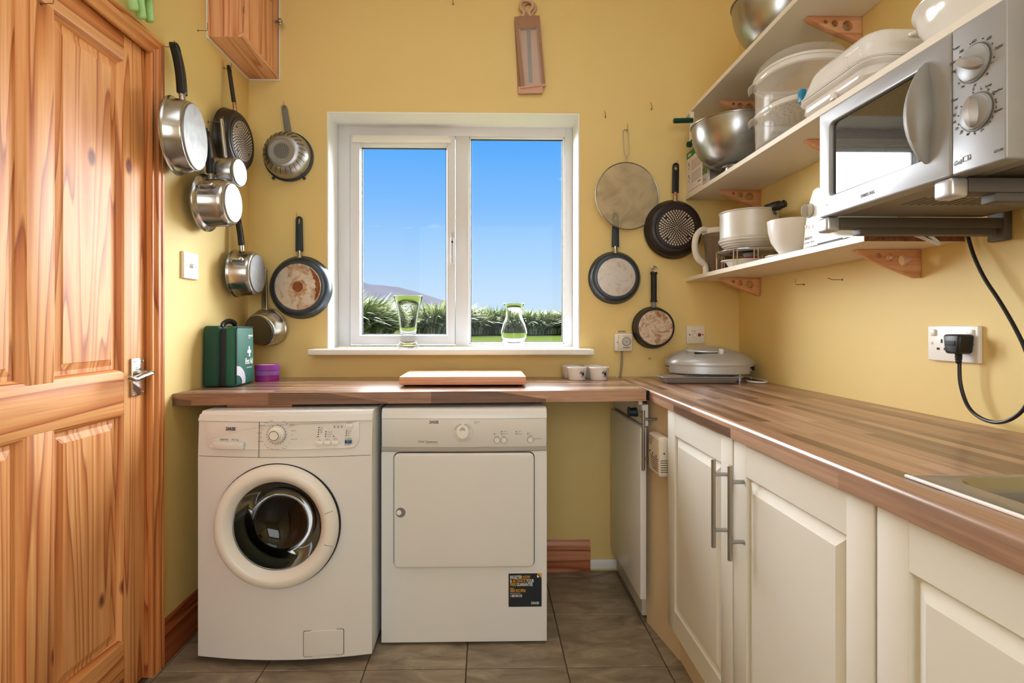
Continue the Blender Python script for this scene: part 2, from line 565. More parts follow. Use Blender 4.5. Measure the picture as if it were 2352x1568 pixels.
def slate():
    m, n, l, b = nt('slate_tile')
    tc = n.new('ShaderNodeTexCoord')
    oi = n.new('ShaderNodeObjectInfo')
    cx = n.new('ShaderNodeCombineXYZ')
    for k in range(3):
        l.new(oi.outputs['Random'], cx.inputs[k])
    ad = n.new('ShaderNodeVectorMath')
    ad.operation = 'MULTIPLY_ADD'
    ad.inputs[1].default_value = (31.0, 47.0, 5.0)
    l.new(cx.outputs[0], ad.inputs[0])
    l.new(tc.outputs['Object'], ad.inputs[2])
    mp = n.new('ShaderNodeMapping')
    mp.inputs['Rotation'].default_value = (0, 0, 0.6)
    mp.inputs['Scale'].default_value = (1.0, 2.6, 1.0)
    l.new(ad.outputs[0], mp.inputs[0])
    nz = n.new('ShaderNodeTexNoise')
    nz.inputs['Scale'].default_value = 6.0
    nz.inputs['Detail'].default_value = 10
    nz.inputs['Roughness'].default_value = 0.66
    nz.inputs['Distortion'].default_value = 0.9
    l.new(mp.outputs[0], nz.inputs[0])
    rp = n.new('ShaderNodeValToRGB')
    e = rp.color_ramp.elements
    e[0].position = 0.3
    e[0].color = lin((106, 94, 80))
    e[1].position = 0.72
    e[1].color = lin((172, 158, 138))
    for p, c in ((0.45, (132, 118, 100)), (0.56, (148, 134, 114))):
        k = e.new(p)
        k.color = lin(c)
    l.new(nz.outputs[0], rp.inputs[0])
    l.new(rp.outputs[0], b.inputs['Base Color'])
    b.inputs['Roughness'].default_value = 0.42
    bump(n, l, b, nz.outputs[0], 0.35, 0.004)
    return m


M['slate'] = slate()


# ------------------------------------------------------------------ mesh helpers
WM = {}


def link(o):
    C.objects.link(o)
    return o


def tag(o, label=None, cat=None, group=None, kind=None):
    if label:
        o['label'] = label
    if cat:
        o['category'] = cat
    if group:
        o['group'] = group
    if kind:
        o['kind'] = kind
    return o


def thing(name, label, cat, loc=(0, 0, 0), matrix=None, group=None, kind=None):
    o = bpy.data.objects.new(name, None)
    link(o)
    mt = matrix if matrix is not None else Matrix.Translation(Vector(loc))
    o.matrix_world = mt
    o.empty_display_size = 0.05
    WM[o.name] = mt.copy()
    return tag(o, label, cat, group, kind)


def obj(name, bm, m, parent=None, smooth=35, local=False, label=None, kind=None):
    """Link a bmesh as ONE object; world-space vertices are brought into the parent's space unless local."""
    bmesh.ops.remove_doubles(bm, verts=bm.verts, dist=1e-6)
    bmesh.ops.recalc_face_normals(bm, faces=bm.faces)
    me = bpy.data.meshes.new(name)
    if parent is not None and not local:
        bm.transform(WM[parent.name].inverted())
    bm.to_mesh(me)
    bm.free()
    if smooth:
        for p in me.polygons:
            p.use_smooth = True
        me.set_sharp_from_angle(angle=math.radians(smooth))
    me.materials.append(m if not isinstance(m, str) else M[m])
    o = link(bpy.data.objects.new(name, me))
    if parent is not None:
        o.parent = parent
        WM[o.name] = WM[parent.name]
    else:
        # origin at the base of the thing
        xs = [v.co for v in me.vertices]
        if xs:
            c = Vector((sum(v.x for v in xs) / len(xs), sum(v.y for v in xs) / len(xs), min(v.z for v in xs)))
            me.transform(Matrix.Translation(-c))
            o.location = c
            WM[o.name] = Matrix.Translation(c)
    if label:
        o['label'] = label
    if kind:
        o['kind'] = kind
    return o


def box(bm, x0, x1, y0, y1, z0, z1, b=0.0, seg=2, mtx=None):
    r = bmesh.ops.create_cube(bm, size=1.0)
    vs = r['verts']
    mt = Matrix.Translation(((x0 + x1) / 2, (y0 + y1) / 2, (z0 + z1) / 2)) @ Matrix.Diagonal((abs(x1 - x0), abs(y1 - y0), abs(z1 - z0), 1))
    bmesh.ops.transform(bm, matrix=mt, verts=vs)
    if b > 0:
        es = list({e for v in vs for e in v.link_edges})
        r2 = bmesh.ops.bevel(bm, geom=es, offset=b, segments=seg, profile=0.5, affect='EDGES')
        vs = list({v for f in r2['faces'] for v in f.verts} | {v for v in vs if v.is_valid})
    if mtx is not None:
        bmesh.ops.transform(bm, matrix=mtx, verts=vs)
    return vs


def B(*a, **k):
    bm = bmesh.new()
    box(bm, *a, **k)
    return bm


def lathe(bm, prof, seg=40, mtx=None, sx=1.0, sy=1.0, power=2.0, a0=0.0, a1=2 * PI):
    """Revolve (r, h) pairs about local Z; sx, sy stretch it to an oval; power > 2 squares it off."""
    full = abs(a1 - a0 - 2 * PI) < 1e-6
    n = seg if full else seg + 1
    rings = []
    mt = mtx or Matrix.Identity(4)
    for r, h in prof:
        if r < 1e-7:
            rings.append([bm.verts.new(mt @ Vector((0, 0, h)))])
            continue
        ring = []
        for k in range(n):
            a = a0 + (a1 - a0) * k / seg
            ca, sa = math.cos(a), math.sin(a)
            q = 1.0
            if power != 2.0:
                q = (abs(ca) ** power + abs(sa) ** power) ** (-1.0 / power)
            ring.append(bm.verts.new(mt @ Vector((r * q * ca * sx, r * q * sa * sy, h))))
        rings.append(ring)
    for p, q in zip(rings, rings[1:]):
        m_ = seg if full else seg
        for k in range(m_):
            k2 = (k + 1) % n
            try:
                if len(p) == 1 and len(q) == 1:
                    continue
                if len(p) == 1:
                    bm.faces.new((p[0], q[k], q[k2]))
                elif len(q) == 1:
                    bm.faces.new((p[k], p[k2], q[0]))
                else:
                    bm.faces.new((p[k], p[k2], q[k2], q[k]))
            except ValueError:
                pass
    return bm


def L(prof, seg=40, mtx=None, **k):
    return lathe(bmesh.new(), prof, seg, mtx, **k)


def smooth_path(pts, n=6):
    """Catmull-Rom through pts."""
    P = [Vector(p) for p in pts]
    if len(P) < 3:
        return P
    out = []
    Q = [P[0] * 2 - P[1]] + P + [P[-1] * 2 - P[-2]]
    for i in range(1, len(Q) - 2):
        for k in range(n):
            t = k / n
            a, b_, c_, d = Q[i - 1], Q[i], Q[i + 1], Q[i + 2]
            out.append(0.5 * ((2 * b_) + (c_ - a) * t + (2 * a - 5 * b_ + 4 * c_ - d) * t * t + (3 * b_ - a - 3 * c_ + d) * t ** 3))
    out.append(P[-1])
    return out


def tube(bm, pts, r, seg=8, closed=False, sm=0, flat=1.0, up=(0, 0, 1)):
    P = smooth_path(pts, sm) if sm else [Vector(p) for p in pts]
    n = len(P)
    rings = []
    upv = Vector(up)
    prev = None
    for i, p in enumerate(P):
        if closed:
            t = P[(i + 1) % n] - P[i - 1]
        else:
            t = P[min(i + 1, n - 1)] - P[max(i - 1, 0)]
        if t.length < 1e-9:
            t = Vector((0, 0, 1))
        t.normalize()
        if prev is None:
            a = t.cross(upv)
            if a.length < 1e-3:
                a = t.cross(Vector((1, 0.3, 0)))
        else:
            a = prev - t * prev.dot(t)
            if a.length < 1e-5:
                a = t.cross(upv)
        a.normalize()
        prev = a
        b_ = t.cross(a)
        rr = r[i * (len(r) - 1) // max(1, n - 1)] if isinstance(r, (list, tuple)) else r
        rings.append([bm.verts.new(p + a * (rr * math.cos(2 * PI * k / seg)) + b_ * (rr * flat * math.sin(2 * PI * k / seg))) for k in range(seg)])
    m_ = n if closed else n - 1
    for i in range(m_):
        p, q = rings[i], rings[(i + 1) % n]
        for k in range(seg):
            bm.faces.new((p[k], p[(k + 1) % seg], q[(k + 1) % seg], q[k]))
    if not closed:
        bm.faces.new(rings[0][::-1])
        bm.faces.new(rings[-1])
    return bm


def T(pts, r, **k):
    return tube(bmesh.new(), pts, r, **k)


def cyl(bm, p0, p1, r0, r1=None, seg=24, b=0.0):
    p0, p1 = Vector(p0), Vector(p1)
    r1 = r0 if r1 is None else r1
    d = p1 - p0
    h = d.length
    q = d.to_track_quat('Z', 'Y').to_matrix().to_4x4()
    mt = Matrix.Translation(p0) @ q
    if b:
        prof = [(0, 0), (r0 - b, 0), (r0, b), (r1, h - b), (r1 - b, h), (0, h)]
    else:
        prof = [(0, 0), (r0, 0), (r1, h), (0, h)]
    return lathe(bm, prof, seg, mt)


def CY(p0, p1, r0, r1=None, **k):
    return cyl(bmesh.new(), p0, p1, r0, r1, **k)


def shape2d(loops, t, bevel=0.0, mtx=None, bseg=1, bm=None):
    """Outline with holes -> solid plate of thickness t centred on local z = 0."""
    cu = bpy.data.curves.new('tmp', 'CURVE')
    cu.dimensions = '2D'
    cu.fill_mode = 'BOTH'
    cu.extrude = max(t / 2 - bevel, 0.0)
    cu.bevel_depth = bevel
    cu.offset = -bevel
    cu.bevel_resolution = bseg
    for lp in loops:
        sp = cu.splines.new('POLY')
        sp.points.add(len(lp) - 1)
        for p, (x, y) in zip(sp.points, lp):
            p.co = (x, y, 0, 1)
        sp.use_cyclic_u = True
    o = bpy.data.objects.new('tmp', cu)
    me = bpy.data.meshes.new_from_object(o)
    out = bm or bmesh.new()
    if mtx is not None:
        me.transform(mtx)
    out.from_mesh(me)
    bpy.data.objects.remove(o)
    bpy.data.curves.remove(cu)
    bpy.data.meshes.remove(me)
    return out


def circ(cx, cy, r, n=24, ry=None, ccw=True):
    ry = ry or r
    pts = [(cx + r * math.cos(2 * PI * k / n), cy + ry * math.sin(2 * PI * k / n)) for k in range(n)]
    return pts if ccw else pts[::-1]


def rrect(x0, x1, y0, y1, r, n=5):
    pts = []
    for cx, cy, a in ((x1 - r, y1 - r, 0), (x0 + r, y1 - r, 90), (x0 + r, y0 + r, 180), (x1 - r, y0 + r, 270)):
        for k in range(n + 1):
            t = math.radians(a + 90 * k / n)
            pts.append((cx + r * math.cos(t), cy + r * math.sin(t)))
    return pts


_tc = {}


def text_bm(s, size, mtx, sx=1.0, align='LEFT', bm=None, bold=0.0, shear=0.0, ext=0.00012):
    cu = bpy.data.curves.new('tmp', 'FONT')
    cu.body = s
    cu.size = size
    cu.align_x = align
    cu.extrude = ext
    cu.offset = bold * size
    cu.shear = shear
    cu.resolution_u = 3
    o = bpy.data.objects.new('tmp', cu)
    me = bpy.data.meshes.new_from_object(o)
    me.transform(mtx @ Matrix.Diagonal((sx, 1, 1, 1)))
    out = bm or bmesh.new()
    out.from_mesh(me)
    bpy.data.objects.remove(o)
    bpy.data.curves.remove(cu)
    bpy.data.meshes.remove(me)
    return out


def FY(x, y, z):
    """Frame on a face that looks toward the room's front (-Y): local x right, y up."""
    return Matrix.Translation((x, y, z)) @ Matrix.Rotation(PI / 2, 4, 'X')


def FX(x, y, z):
    """Frame on a face that looks toward -X: local x runs toward the photographer, y up."""
    return Matrix.Translation((x, y, z)) @ Matrix.Rotation(-PI / 2, 4, 'Z') @ Matrix.Rotation(PI / 2, 4, 'X')


def FXP(x, y, z):
    """Frame on a face that looks toward +X: local x runs away from the photographer, y up."""
    return Matrix.Translation((x, y, z)) @ Matrix.Rotation(PI / 2, 4, 'Z') @ Matrix.Rotation(PI / 2, 4, 'X')


def dup(root, matrix, label=None, group=None):
    r = root.copy()
    link(r)
    r.matrix_world = matrix
    WM[r.name] = matrix
    if label:
        r['label'] = label
    if group:
        r['group'] = group
    for ch in list(root.children):
        c = ch.copy()
        link(c)
        c.parent = r
        for g in ch.children:
            d = g.copy()
            link(d)
            d.parent = c
    return r


# ================================================================== ROOM
XL, XR, YB, YF, ZC = -1.105, 1.195, 2.571, -2.0, 2.9
WX0, WX1, WZ0, WZ1 = -0.741, 0.438, 1.044, 2.147     # window opening
YW = 2.739                                            # plane of the window frame


def struct(name, bm, m, parent=None, label=None, **k):
    o = obj(name, bm, m, parent, label=label, **k)
    if parent is None:
        o['kind'] = 'structure'
    return o


# floor: slab of grout with the tiles laid on it, each its own object
fl = thing('floor', 'grey-brown slate-look tiled floor with dark grout lines', 'floor', (0, 0, 0), kind='structure')
obj('grout_bed', B(XL - 0.1, XR + 0.1, YF, YB + 0.02, -0.06, -0.003), 'grout', fl)
tx, ty = 0.3385, 0.3350
tile_me = None
for i in range(-4, 5):
    for j in range(-4, 3):
        x0, y0 = -0.067 + tx * i, 1.843 + ty * j
        x1, y1 = min(x0 + tx, XR), min(y0 + ty, YB)
        x0, y0 = max(x0, XL), y0
        if x1 - x0 < 0.02 or y1 - y0 < 0.02:
            continue
        full = abs(x1 - x0 - tx) < 1e-4 and abs(y1 - y0 - ty) < 1e-4
        if full and tile_me:
            o = link(bpy.data.objects.new('tile', tile_me))
            o.parent = fl
            o.location = (x0 + tx / 2, y0 + ty / 2, 0)
            continue
        hw, hh = (x1 - x0) / 2 - 0.002, (y1 - y0) / 2 - 0.002
        bm = B(-hw, hw, -hh, hh, -0.012, 0.0, b=0.0012, seg=1)
        o = obj('tile', bm, 'slate', fl, local=True)
        o.location = ((x0 + x1) / 2, (y0 + y1) / 2, 0)
        if full:
            tile_me = o.data
obj('tile_field', B(XL, XR, YF, 1.843 + ty * -4, -0.003, 0.0), 'slate', fl, kind='stuff')

# walls
bm = bmesh.new()
TH = 0.32
box(bm, XL - 0.3, WX0, YB, YB + TH, -0.06, ZC)
box(bm, WX1, XR + 0.3, YB, YB + TH, -0.06, ZC)
box(bm, WX0, WX1, YB, YB + TH, -0.06, WZ0 - 0.026)
box(bm, WX0, WX1, YB, YB + TH, WZ1, ZC)
struct('wall_back', bm, 'wall', label='mustard-yellow painted wall around the window')
DLX = -1.115                                          # face of the door leaf
Yd0 = AX(332, 500, DLX).y                             # latch edge
Ya = AX(285, 500, DLX).y
Yb_ = AX(124, 500, DLX).y
Yc = AX(62, 500, DLX).y
pw = Ya - Yb_
Yd = Yc - pw
Ye = Yd - (Yd0 - Ya)
ZD = 2.047
bm = bmesh.new()
box(bm, XL - 0.15, XL, Yd0 + 0.012, YB, -0.06, ZC)
box(bm, XL - 0.15, XL, Ye - 0.012, Yd0 + 0.012, ZD + 0.01, ZC)
box(bm, XL - 0.15, XL, YF, Ye - 0.012, -0.06, ZC)
struct('wall_left', bm, 'wall', label='yellow painted wall beside the pine door')
struct('wall_right', B(XR, XR + 0.15, YF, YB, -0.06, ZC), 'wall', label='yellow painted wall behind the open shelves')
struct('wall_front', B(XL - 0.15, XR + 0.15, YF - 0.15, YF, -0.06, ZC), 'wall', label='yellow wall behind the photographer')
struct('ceiling', B(XL - 0.3, XR + 0.3, YF - 0.15, YB + TH, ZC, ZC + 0.1), 'ceiling', label='plain white ceiling')

# ------------------------------------------------------------------ window
win = thing('window_1', 'white plastic double window in a deep white reveal', 'window', (WX0, YW, WZ0), kind='structure')
rv = 0.006
obj('reveal', B(WX0, WX0 + rv, YB - 0.002, YW + 0.02, WZ0, WZ1), 'white_paint', win)
obj('reveal', B(WX1 - rv, WX1, YB - 0.002, YW + 0.02, WZ0, WZ1), 'white_paint', win)
obj('reveal', B(WX0 + rv, WX1 - rv, YB - 0.0015, YW + 0.02, WZ1 - rv, WZ1), 'white_paint', win)


def wx(x):
    return AY(x, 500, YW).x


def wz(y):
    return AY(1100, y, YW).z


z_hd, z_si = wz(289), WZ0
fx = [WX0 + rv, wx(804), wx(1046), wx(1077), wx(1297), WX1 - rv]
zt, zb = wz(313), wz(792)
fb = 0.004
fr = bmesh.new()
box(fr, fx[0], fx[1], YW, YW + 0.06, z_si, z_hd + 0.03, b=fb)
obj('frame_jamb', fr, 'upvc', win)
obj('frame_jamb', B(fx[4], fx[5], YW, YW + 0.06, z_si, z_hd + 0.03, b=fb), 'upvc', win)
obj('frame_head', B(fx[1] - 0.004, fx[4] + 0.004, YW, YW + 0.06, zt, z_hd + 0.03, b=fb), 'upvc', win)
obj('frame_foot', B(fx[1] - 0.004, fx[4] + 0.004, YW, YW + 0.06, z_si, zb, b=fb), 'upvc', win)
obj('mullion', B(fx[2], fx[3], YW, YW + 0.06, zb - 0.002, zt + 0.002, b=fb), 'upvc', win)
# opening sash, standing a little proud
sg = (wx(828), wx(1027), wz(770), wz(337))
sx0, sx1, sz0, sz1 = fx[1] + 0.004, fx[2] - 0.002, zb + 0.004, zt - 0.004
YS = YW - 0.016
sash = obj('sash', B(sx0, sg[0], YS, YW + 0.045, sz0, sz1, b=fb), 'upvc', win)
bm = bmesh.new()
box(bm, sg[1], sx1, YS, YW + 0.045, sz0, sz1, b=fb)
box(bm, sg[0] - 0.003, sg[1] + 0.003, YS + 0.001, YW + 0.045, sg[3], sz1, b=fb)
box(bm, sg[0] - 0.003, sg[1] + 0.003, YS + 0.001, YW + 0.045, sz0, sg[2], b=fb)
obj('sash_rail', bm, 'upvc', sash)
# glazing beads
def beads(x0, x1, z0, z1, y, w, par):
    bm = bmesh.new()
    box(bm, x0, x0 + w, y, y + 0.012, z0, z1, b=0.002)
    box(bm, x1 - w, x1, y, y + 0.012, z0, z1, b=0.002)
    box(bm, x0, x1, y, y + 0.012, z1 - w, z1, b=0.002)
    box(bm, x0, x1, y, y + 0.012, z0, z0 + w, b=0.002)
    obj('glazing_bead', bm, 'white_paint', par)
    bm = bmesh.new()
    w2 = w + 0.004
    box(bm, x0, x0 + w2, y + 0.012, y + 0.02, z0, z1)
    box(bm, x1 - w2, x1, y + 0.012, y + 0.02, z0, z1)
    box(bm, x0, x1, y + 0.012, y + 0.02, z1 - w2, z1)
    box(bm, x0, x1, y + 0.012, y + 0.02, z0, z0 + w2)
    obj('gasket', bm, 'upvc_gasket', par)


beads(sg[0] - 0.004, sg[1] + 0.004, sg[2] - 0.004, sg[3] + 0.004, YS + 0.02, 0.008, sash)
obj('pane', B(sg[0], sg[1], YW + 0.024, YW + 0.028, sg[2], sg[3]), 'window_glass', sash)
rg = (wx(1077), wx(1297), wz(788), wz(315))
beads(rg[0], rg[1], rg[2] - 0.004, rg[3] + 0.004, YW + 0.008, 0.008, win)
obj('pane', B(rg[0], rg[1], YW + 0.03, YW + 0.034, rg[2], rg[3]), 'window_glass', win)
obj('trickle_vent', B(wx(812), wx(1037), YS - 0.016, YS, wz(332), wz(317), b=0.003), 'white_pl', win)
vs_ = bmesh.new()
for xx in (wx(815), wx(1034)):
    cyl(vs_, (xx, YS - 0.019, wz(320)), (xx, YS - 0.014, wz(320)), 0.004)
obj('vent_screw', vs_, 'upvc', win, kind='stuff')
# espagnolette handle
hx = wx(1040)
hd = obj('handle', B(hx - 0.009, hx + 0.009, YS - 0.012, YS, wz(572), wz(535), b=0.004), 'handle_pl', win)
bm = B(hx - 0.008, hx + 0.008, YS - 0.034, YS - 0.018, wz(609), wz(548), b=0.006, seg=3)
cyl(bm, (hx, YS, wz(556)), (hx, YS - 0.03, wz(556)), 0.008)
obj('lever', bm, 'handle_pl', hd)
obj('lock_button', CY((hx, YS - 0.034, wz(559)), (hx, YS - 0.037, wz(559)), 0.005), 'dark', hd)
# sill board
sill = thing('trim_1', 'white window board below the window', 'window sill', (0, YB, WZ0 - 0.026), kind='structure')
obj('sill_board', B(-0.80, 0.49, YB - 0.105, YW + 0.002, WZ0 - 0.026, WZ0, b=0.006, seg=3), 'white_paint', sill)

# ------------------------------------------------------------------ door and its surround
door = thing('door_1', 'varnished pine panelled door standing closed in the left wall', 'door', (DLX, Yd0, 0), kind='structure')
DT = 0.035


def dz(x, y):
    return AX(x, y, DLX).z


zr_b, zr_t = dz(285, 949), dz(285, 857)               # lock rail
zp_b, zp_t = dz(290, 1470), dz(285, 139)              # bottom rail top, top rail bottom
for y0, y1, m_ in ((Ya, Yd0, 'pine_z'), (Ye, Yd, 'pine_z')):
    obj('stile', B(DLX - DT, DLX, y0, y1, 0.008, ZD, b=0.002), m_, door)
obj('muntin', B(DLX - DT, DLX - 0.0005, Yc, Yb_, zr_t - 0.01, zp_t + 0.01, b=0.001), 'pine_z', door)
obj('muntin', B(DLX - DT, DLX - 0.0005, Yc, Yb_, zp_b - 0.01, zr_b + 0.01, b=0.001), 'pine_z', door)
for z0, z1 in ((0.008, zp_b), (zr_b, zr_t), (zp_t, ZD)):
    obj('rail', B(DLX - DT, DLX - 0.0002, Yd, Ya, z0, z1, b=0.001), 'pine_y', door)


def door_panel(y0, y1, z0, z1):
    d = 0.017
    mo = bmesh.new()
    w = 0.014

    def ring(a, b_, xo):
        return [(xo, y0 + a, z0 + a), (xo, y1 - a, z0 + a), (xo, y1 - a, z1 - a), (xo, y0 + a, z1 - a)]
    rr = [ring(0, 0, DLX - 0.001), ring(0.003, 0, DLX - 0.003), ring(0.006, 0, DLX - 0.004), ring(0.009, 0, DLX - 0.009), ring(w, 0, DLX - d), ring(w + 0.001, 0, DLX - d - 0.008)]
    mo.free()
    for ks, m_ in (((0, 2), 'pine_y'), ((1, 3), 'pine_z')):
        for k in ks:
            mo = bmesh.new()
            vv = [(mo.verts.new(r[k]), mo.verts.new(r[(k + 1) % 4])) for r in rr]
            for p, q in zip(vv, vv[1:]):
                mo.faces.new((p[0], p[1], q[1], q[0]))
            obj('panel_moulding', mo, m_, door, smooth=20)
    pn = bmesh.new()
    i2, i3 = w - 0.001, w + 0.030
    rr = []
    for a, xo in ((i2, DLX - d - 0.001), (i3 - 0.022, DLX - d - 0.002), (i3, DLX - d + 0.004), (i3 + 0.001, DLX - d + 0.006)):
        rr.append([pn.verts.new((xo, yy, zz)) for yy, zz in ((y0 + a, z0 + a), (y1 - a, z0 + a), (y1 - a, z1 - a), (y0 + a, z1 - a))])
    for p, q in zip(rr, rr[1:]):
        for k in range(4):
            pn.faces.new((p[k], p[(k + 1) % 4], q[(k + 1) % 4], q[k]))
    pn.faces.new(rr[-1])
    pn.faces.new(rr[0][::-1])
    obj('panel', pn, 'pine_z', door, smooth=20)


for y0, y1 in ((Yb_, Ya), (Yd, Yc)):
    door_panel(y0, y1, zr_t, zp_t)
    door_panel(y0, y1, zp_b, zr_b)
# lever handle on its backplate
pz0, pz1 = AX(311, 908, DLX).z, AX(311, 822, DLX).z
py0, py1 = AX(298, 860, DLX).y, AX(325, 860, DLX).y
hdl = obj('door_handle', B(DLX, DLX + 0.009, py0, py1, pz0, pz1, b=0.003), 'chrome', door, label='polished lever handle on a rectangular backplate')
pc = (py0 + py1) / 2 + 0.006
pz = (pz0 + pz1) / 2 + 0.012
obj('lever', T([(DLX + 0.006, pc, pz), (DLX + 0.038, pc, pz), (DLX + 0.050, pc - 0.012, pz), (DLX + 0.048, pc - 0.05, pz - 0.006), (DLX + 0.046, pc - 0.085, pz - 0.012), (DLX + 0.036, pc - 0.105, pz - 0.004)], [0.012, 0.0115, 0.011, 0.011, 0.0105, 0.010], sm=5, seg=12, flat=0.75), 'chrome', hdl)
sb = bmesh.new()
for yy in (py0 + 0.008, py1 - 0.008):
    for zz in (pz0 + 0.01, pz1 - 0.01):
        cyl(sb, (DLX + 0.009, yy, zz), (DLX + 0.0105, yy, zz), 0.003, seg=10)
obj('screw', sb, 'steel_b', hdl, kind='stuff')
# architrave: moulded board around the opening
arc = thing('trim_2', 'moulded pine architrave around the door', 'architrave', (XL, Yd0, 0), kind='structure')
aw = AX(378, 500, -1.085).y - Yd0
prof = [(0.0, 0.0, 0), (0.0, 0.009, 0), (0.004, 0.012, 0), (0.014, 0.011, 0), (0.018, 0.008, 0), (0.023, 0.012, 0), (0.028, 0.018, 0), (0.040, 0.019, 0), (0.044, 0.015, 0), (0.048, 0.020, 0), (aw - 0.003, 0.021, 0), (aw, 0.017, 0), (aw, 0.0, 0)]


def arch_piece(pts):
    """pts: for every profile point its start and end position."""
    bm = bmesh.new()
    a = [bm.verts.new(p) for p, q in pts]
    b_ = [bm.verts.new(q) for p, q in pts]
    n = len(pts)
    for k in range(n):
        bm.faces.new((a[k], a[(k + 1) % n], b_[(k + 1) % n], b_[k]))
    bm.faces.new(a)
    bm.faces.new(b_[::-1])
    return bm


zo = 2.042
Yin = Yd0 + 0.002
far = [((XL + t, Yin + w, 0.0), (XL + t, Yin + w, zo + w)) for w, t, _ in prof]
obj('architrave_leg', arch_piece(far), 'pine_dark', arc, smooth=25)
head = [((XL + t, Yin + w, zo + w), (XL + t, Ye - w, zo + w)) for w, t, _ in prof]
obj('architrave_head', arch_piece(head), 'pine_y', arc, smooth=25)
near = [((XL + t, Ye - w, 0.0), (XL + t, Ye - w, zo + w)) for w, t, _ in prof]
obj('architrave_leg', arch_piece(near), 'pine_dark', arc, smooth=25)
bm = bmesh.new()
box(bm, XL - 0.15, XL, Yd0 + 0.002, Yd0 + 0.014, 0, ZD + 0.01)
box(bm, XL - 0.15, XL, Ye - 0.014, Ye - 0.002, 0, ZD + 0.01)
box(bm, XL - 0.15, XL, Ye - 0.014, Yd0 + 0.014, ZD + 0.002, ZD + 0.014)
obj('jamb_lining', bm, 'pine_dark', arc)

# skirtings
skp = [(0.0, 0.0), (0.018, 0.0), (0.018, 0.105), (0.014, 0.112), (0.014, 0.120), (0.010, 0.126), (0.008, 0.138), (0.004, 0.146), (0.0, 0.146)]
bm = arch_piece([((XL + a, Yin + aw, z), (XL + a, YB, z)) for a, z in skp])
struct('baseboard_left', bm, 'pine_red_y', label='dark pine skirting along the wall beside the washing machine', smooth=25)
bm = arch_piece([((-0.9, YB - a, z), (0.487, YB - a, z)) for a, z in skp])
struct('baseboard_back', bm, 'pine_red', label='short pine skirting board ending beside the tumble dryer', smooth=25)
bm = B(0.487, 0.75, YB - 0.012, YB, 0.01, 0.055, b=0.004)
struct('trim_3', bm, 'white_paint', label='rough white plaster strip at the foot of the back wall')

# ================================================================== GARDEN beyond the glass
bm = bmesh.new()
gx = [-60, -30, -12, 0, 12, 30, 60]
gy = [(2.95, -0.12), (8, 0.09), (16, 0.43), (26, 0.85), (60, 0.9), (140, -1.0), (700, -8)]
rows = [[bm.verts.new((x * (1 + y / 60), y, z)) for x in gx] for y, z in gy]
for p, q in zip(rows[:4], rows[1:4]):
    for k in range(len(gx) - 1):
        bm.faces.new((p[k], p[k + 1], q[k + 1], q[k]))
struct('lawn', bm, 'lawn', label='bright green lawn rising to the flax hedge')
bm = bmesh.new()
rows = [[bm.verts.new((x * (1 + y / 60), y, z)) for x in gx] for y, z in gy[3:]]
for p, q in zip(rows, rows[1:]):
    for k in range(len(gx) - 1):
        bm.faces.new((p[k], p[k + 1], q[k + 1], q[k]))
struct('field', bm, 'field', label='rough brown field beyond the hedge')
# moorland hill: a ridge line falling to the right
YH = 700.0
ridge = [(700, 622), (760, 632), (800, 640), (828, 646), (850, 653), (880, 655), (915, 659), (950, 668), (985, 679), (1024, 691), (1060, 702), (1110, 712), (1170, 722), (1240, 731), (1320, 738), (1420, 744)]
bm = bmesh.new()
pts = [AY(x, y, YH) for x, y in ridge]
rows = []
for t, dy in ((1.0, 0), (0.86, -40), (0.66, -110), (0.42, -190), (0.2, -280), (0.0, -360)):
    row = []
    for i, p in enumerate(pts):
        hgt = p.z + 8
        jit = 1 if t == 1.0 else 1 + 0.04 * math.sin(i * 2.3 + dy * 0.05)
        row.append(bm.verts.new((p.x * (YH + dy) / YH, YH + dy, -8 + hgt * t * jit)))
    rows.append(row)
for p, q in zip(rows, rows[1:]):
    for k in range(len(pts) - 1):
        bm.faces.new((p[k], p[k + 1], q[k + 1], q[k]))
bmesh.ops.subdivide_edges(bm, edges=bm.edges[:], cuts=2, use_grid_fill=True)
for v in bm.verts:
    v.co.z += 0.8 * math.sin(v.co.x * 0.09) * math.cos(v.co.y * 0.05) * (0.3 if v.co.y > YH - 5 else 1)
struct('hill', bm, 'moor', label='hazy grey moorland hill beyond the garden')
cp = AY(909, 716, 420.0)
ct = thing('cottage', 'tiny white cottage at the foot of the hill', 'house', (cp.x, cp.y, cp.z - 2))
obj('house_wall', B(cp.x - 2.2, cp.x + 2.2, cp.y, cp.y + 5, cp.z - 4, cp.z + 0.4), 'render', ct)
bm = bmesh.new()
v = [bm.verts.new(q) for q in ((cp.x - 2.4, cp.y - 0.3, cp.z + 0.4), (cp.x + 2.4, cp.y - 0.3, cp.z + 0.4), (cp.x + 2.4, cp.y + 5.3, cp.z + 0.4), (cp.x - 2.4, cp.y + 5.3, cp.z + 0.4), (cp.x - 2.4, cp.y + 2.5, cp.z + 1.8), (cp.x + 2.4, cp.y + 2.5, cp.z + 1.8))]
for f in ((0, 1, 5, 4), (2, 3, 4, 5), (0, 4, 3), (1, 2, 5), (0, 3, 2, 1)):
    bm.faces.new([v[k] for k in f])
obj('roof', bm, 'appl_grey', ct, smooth=0)


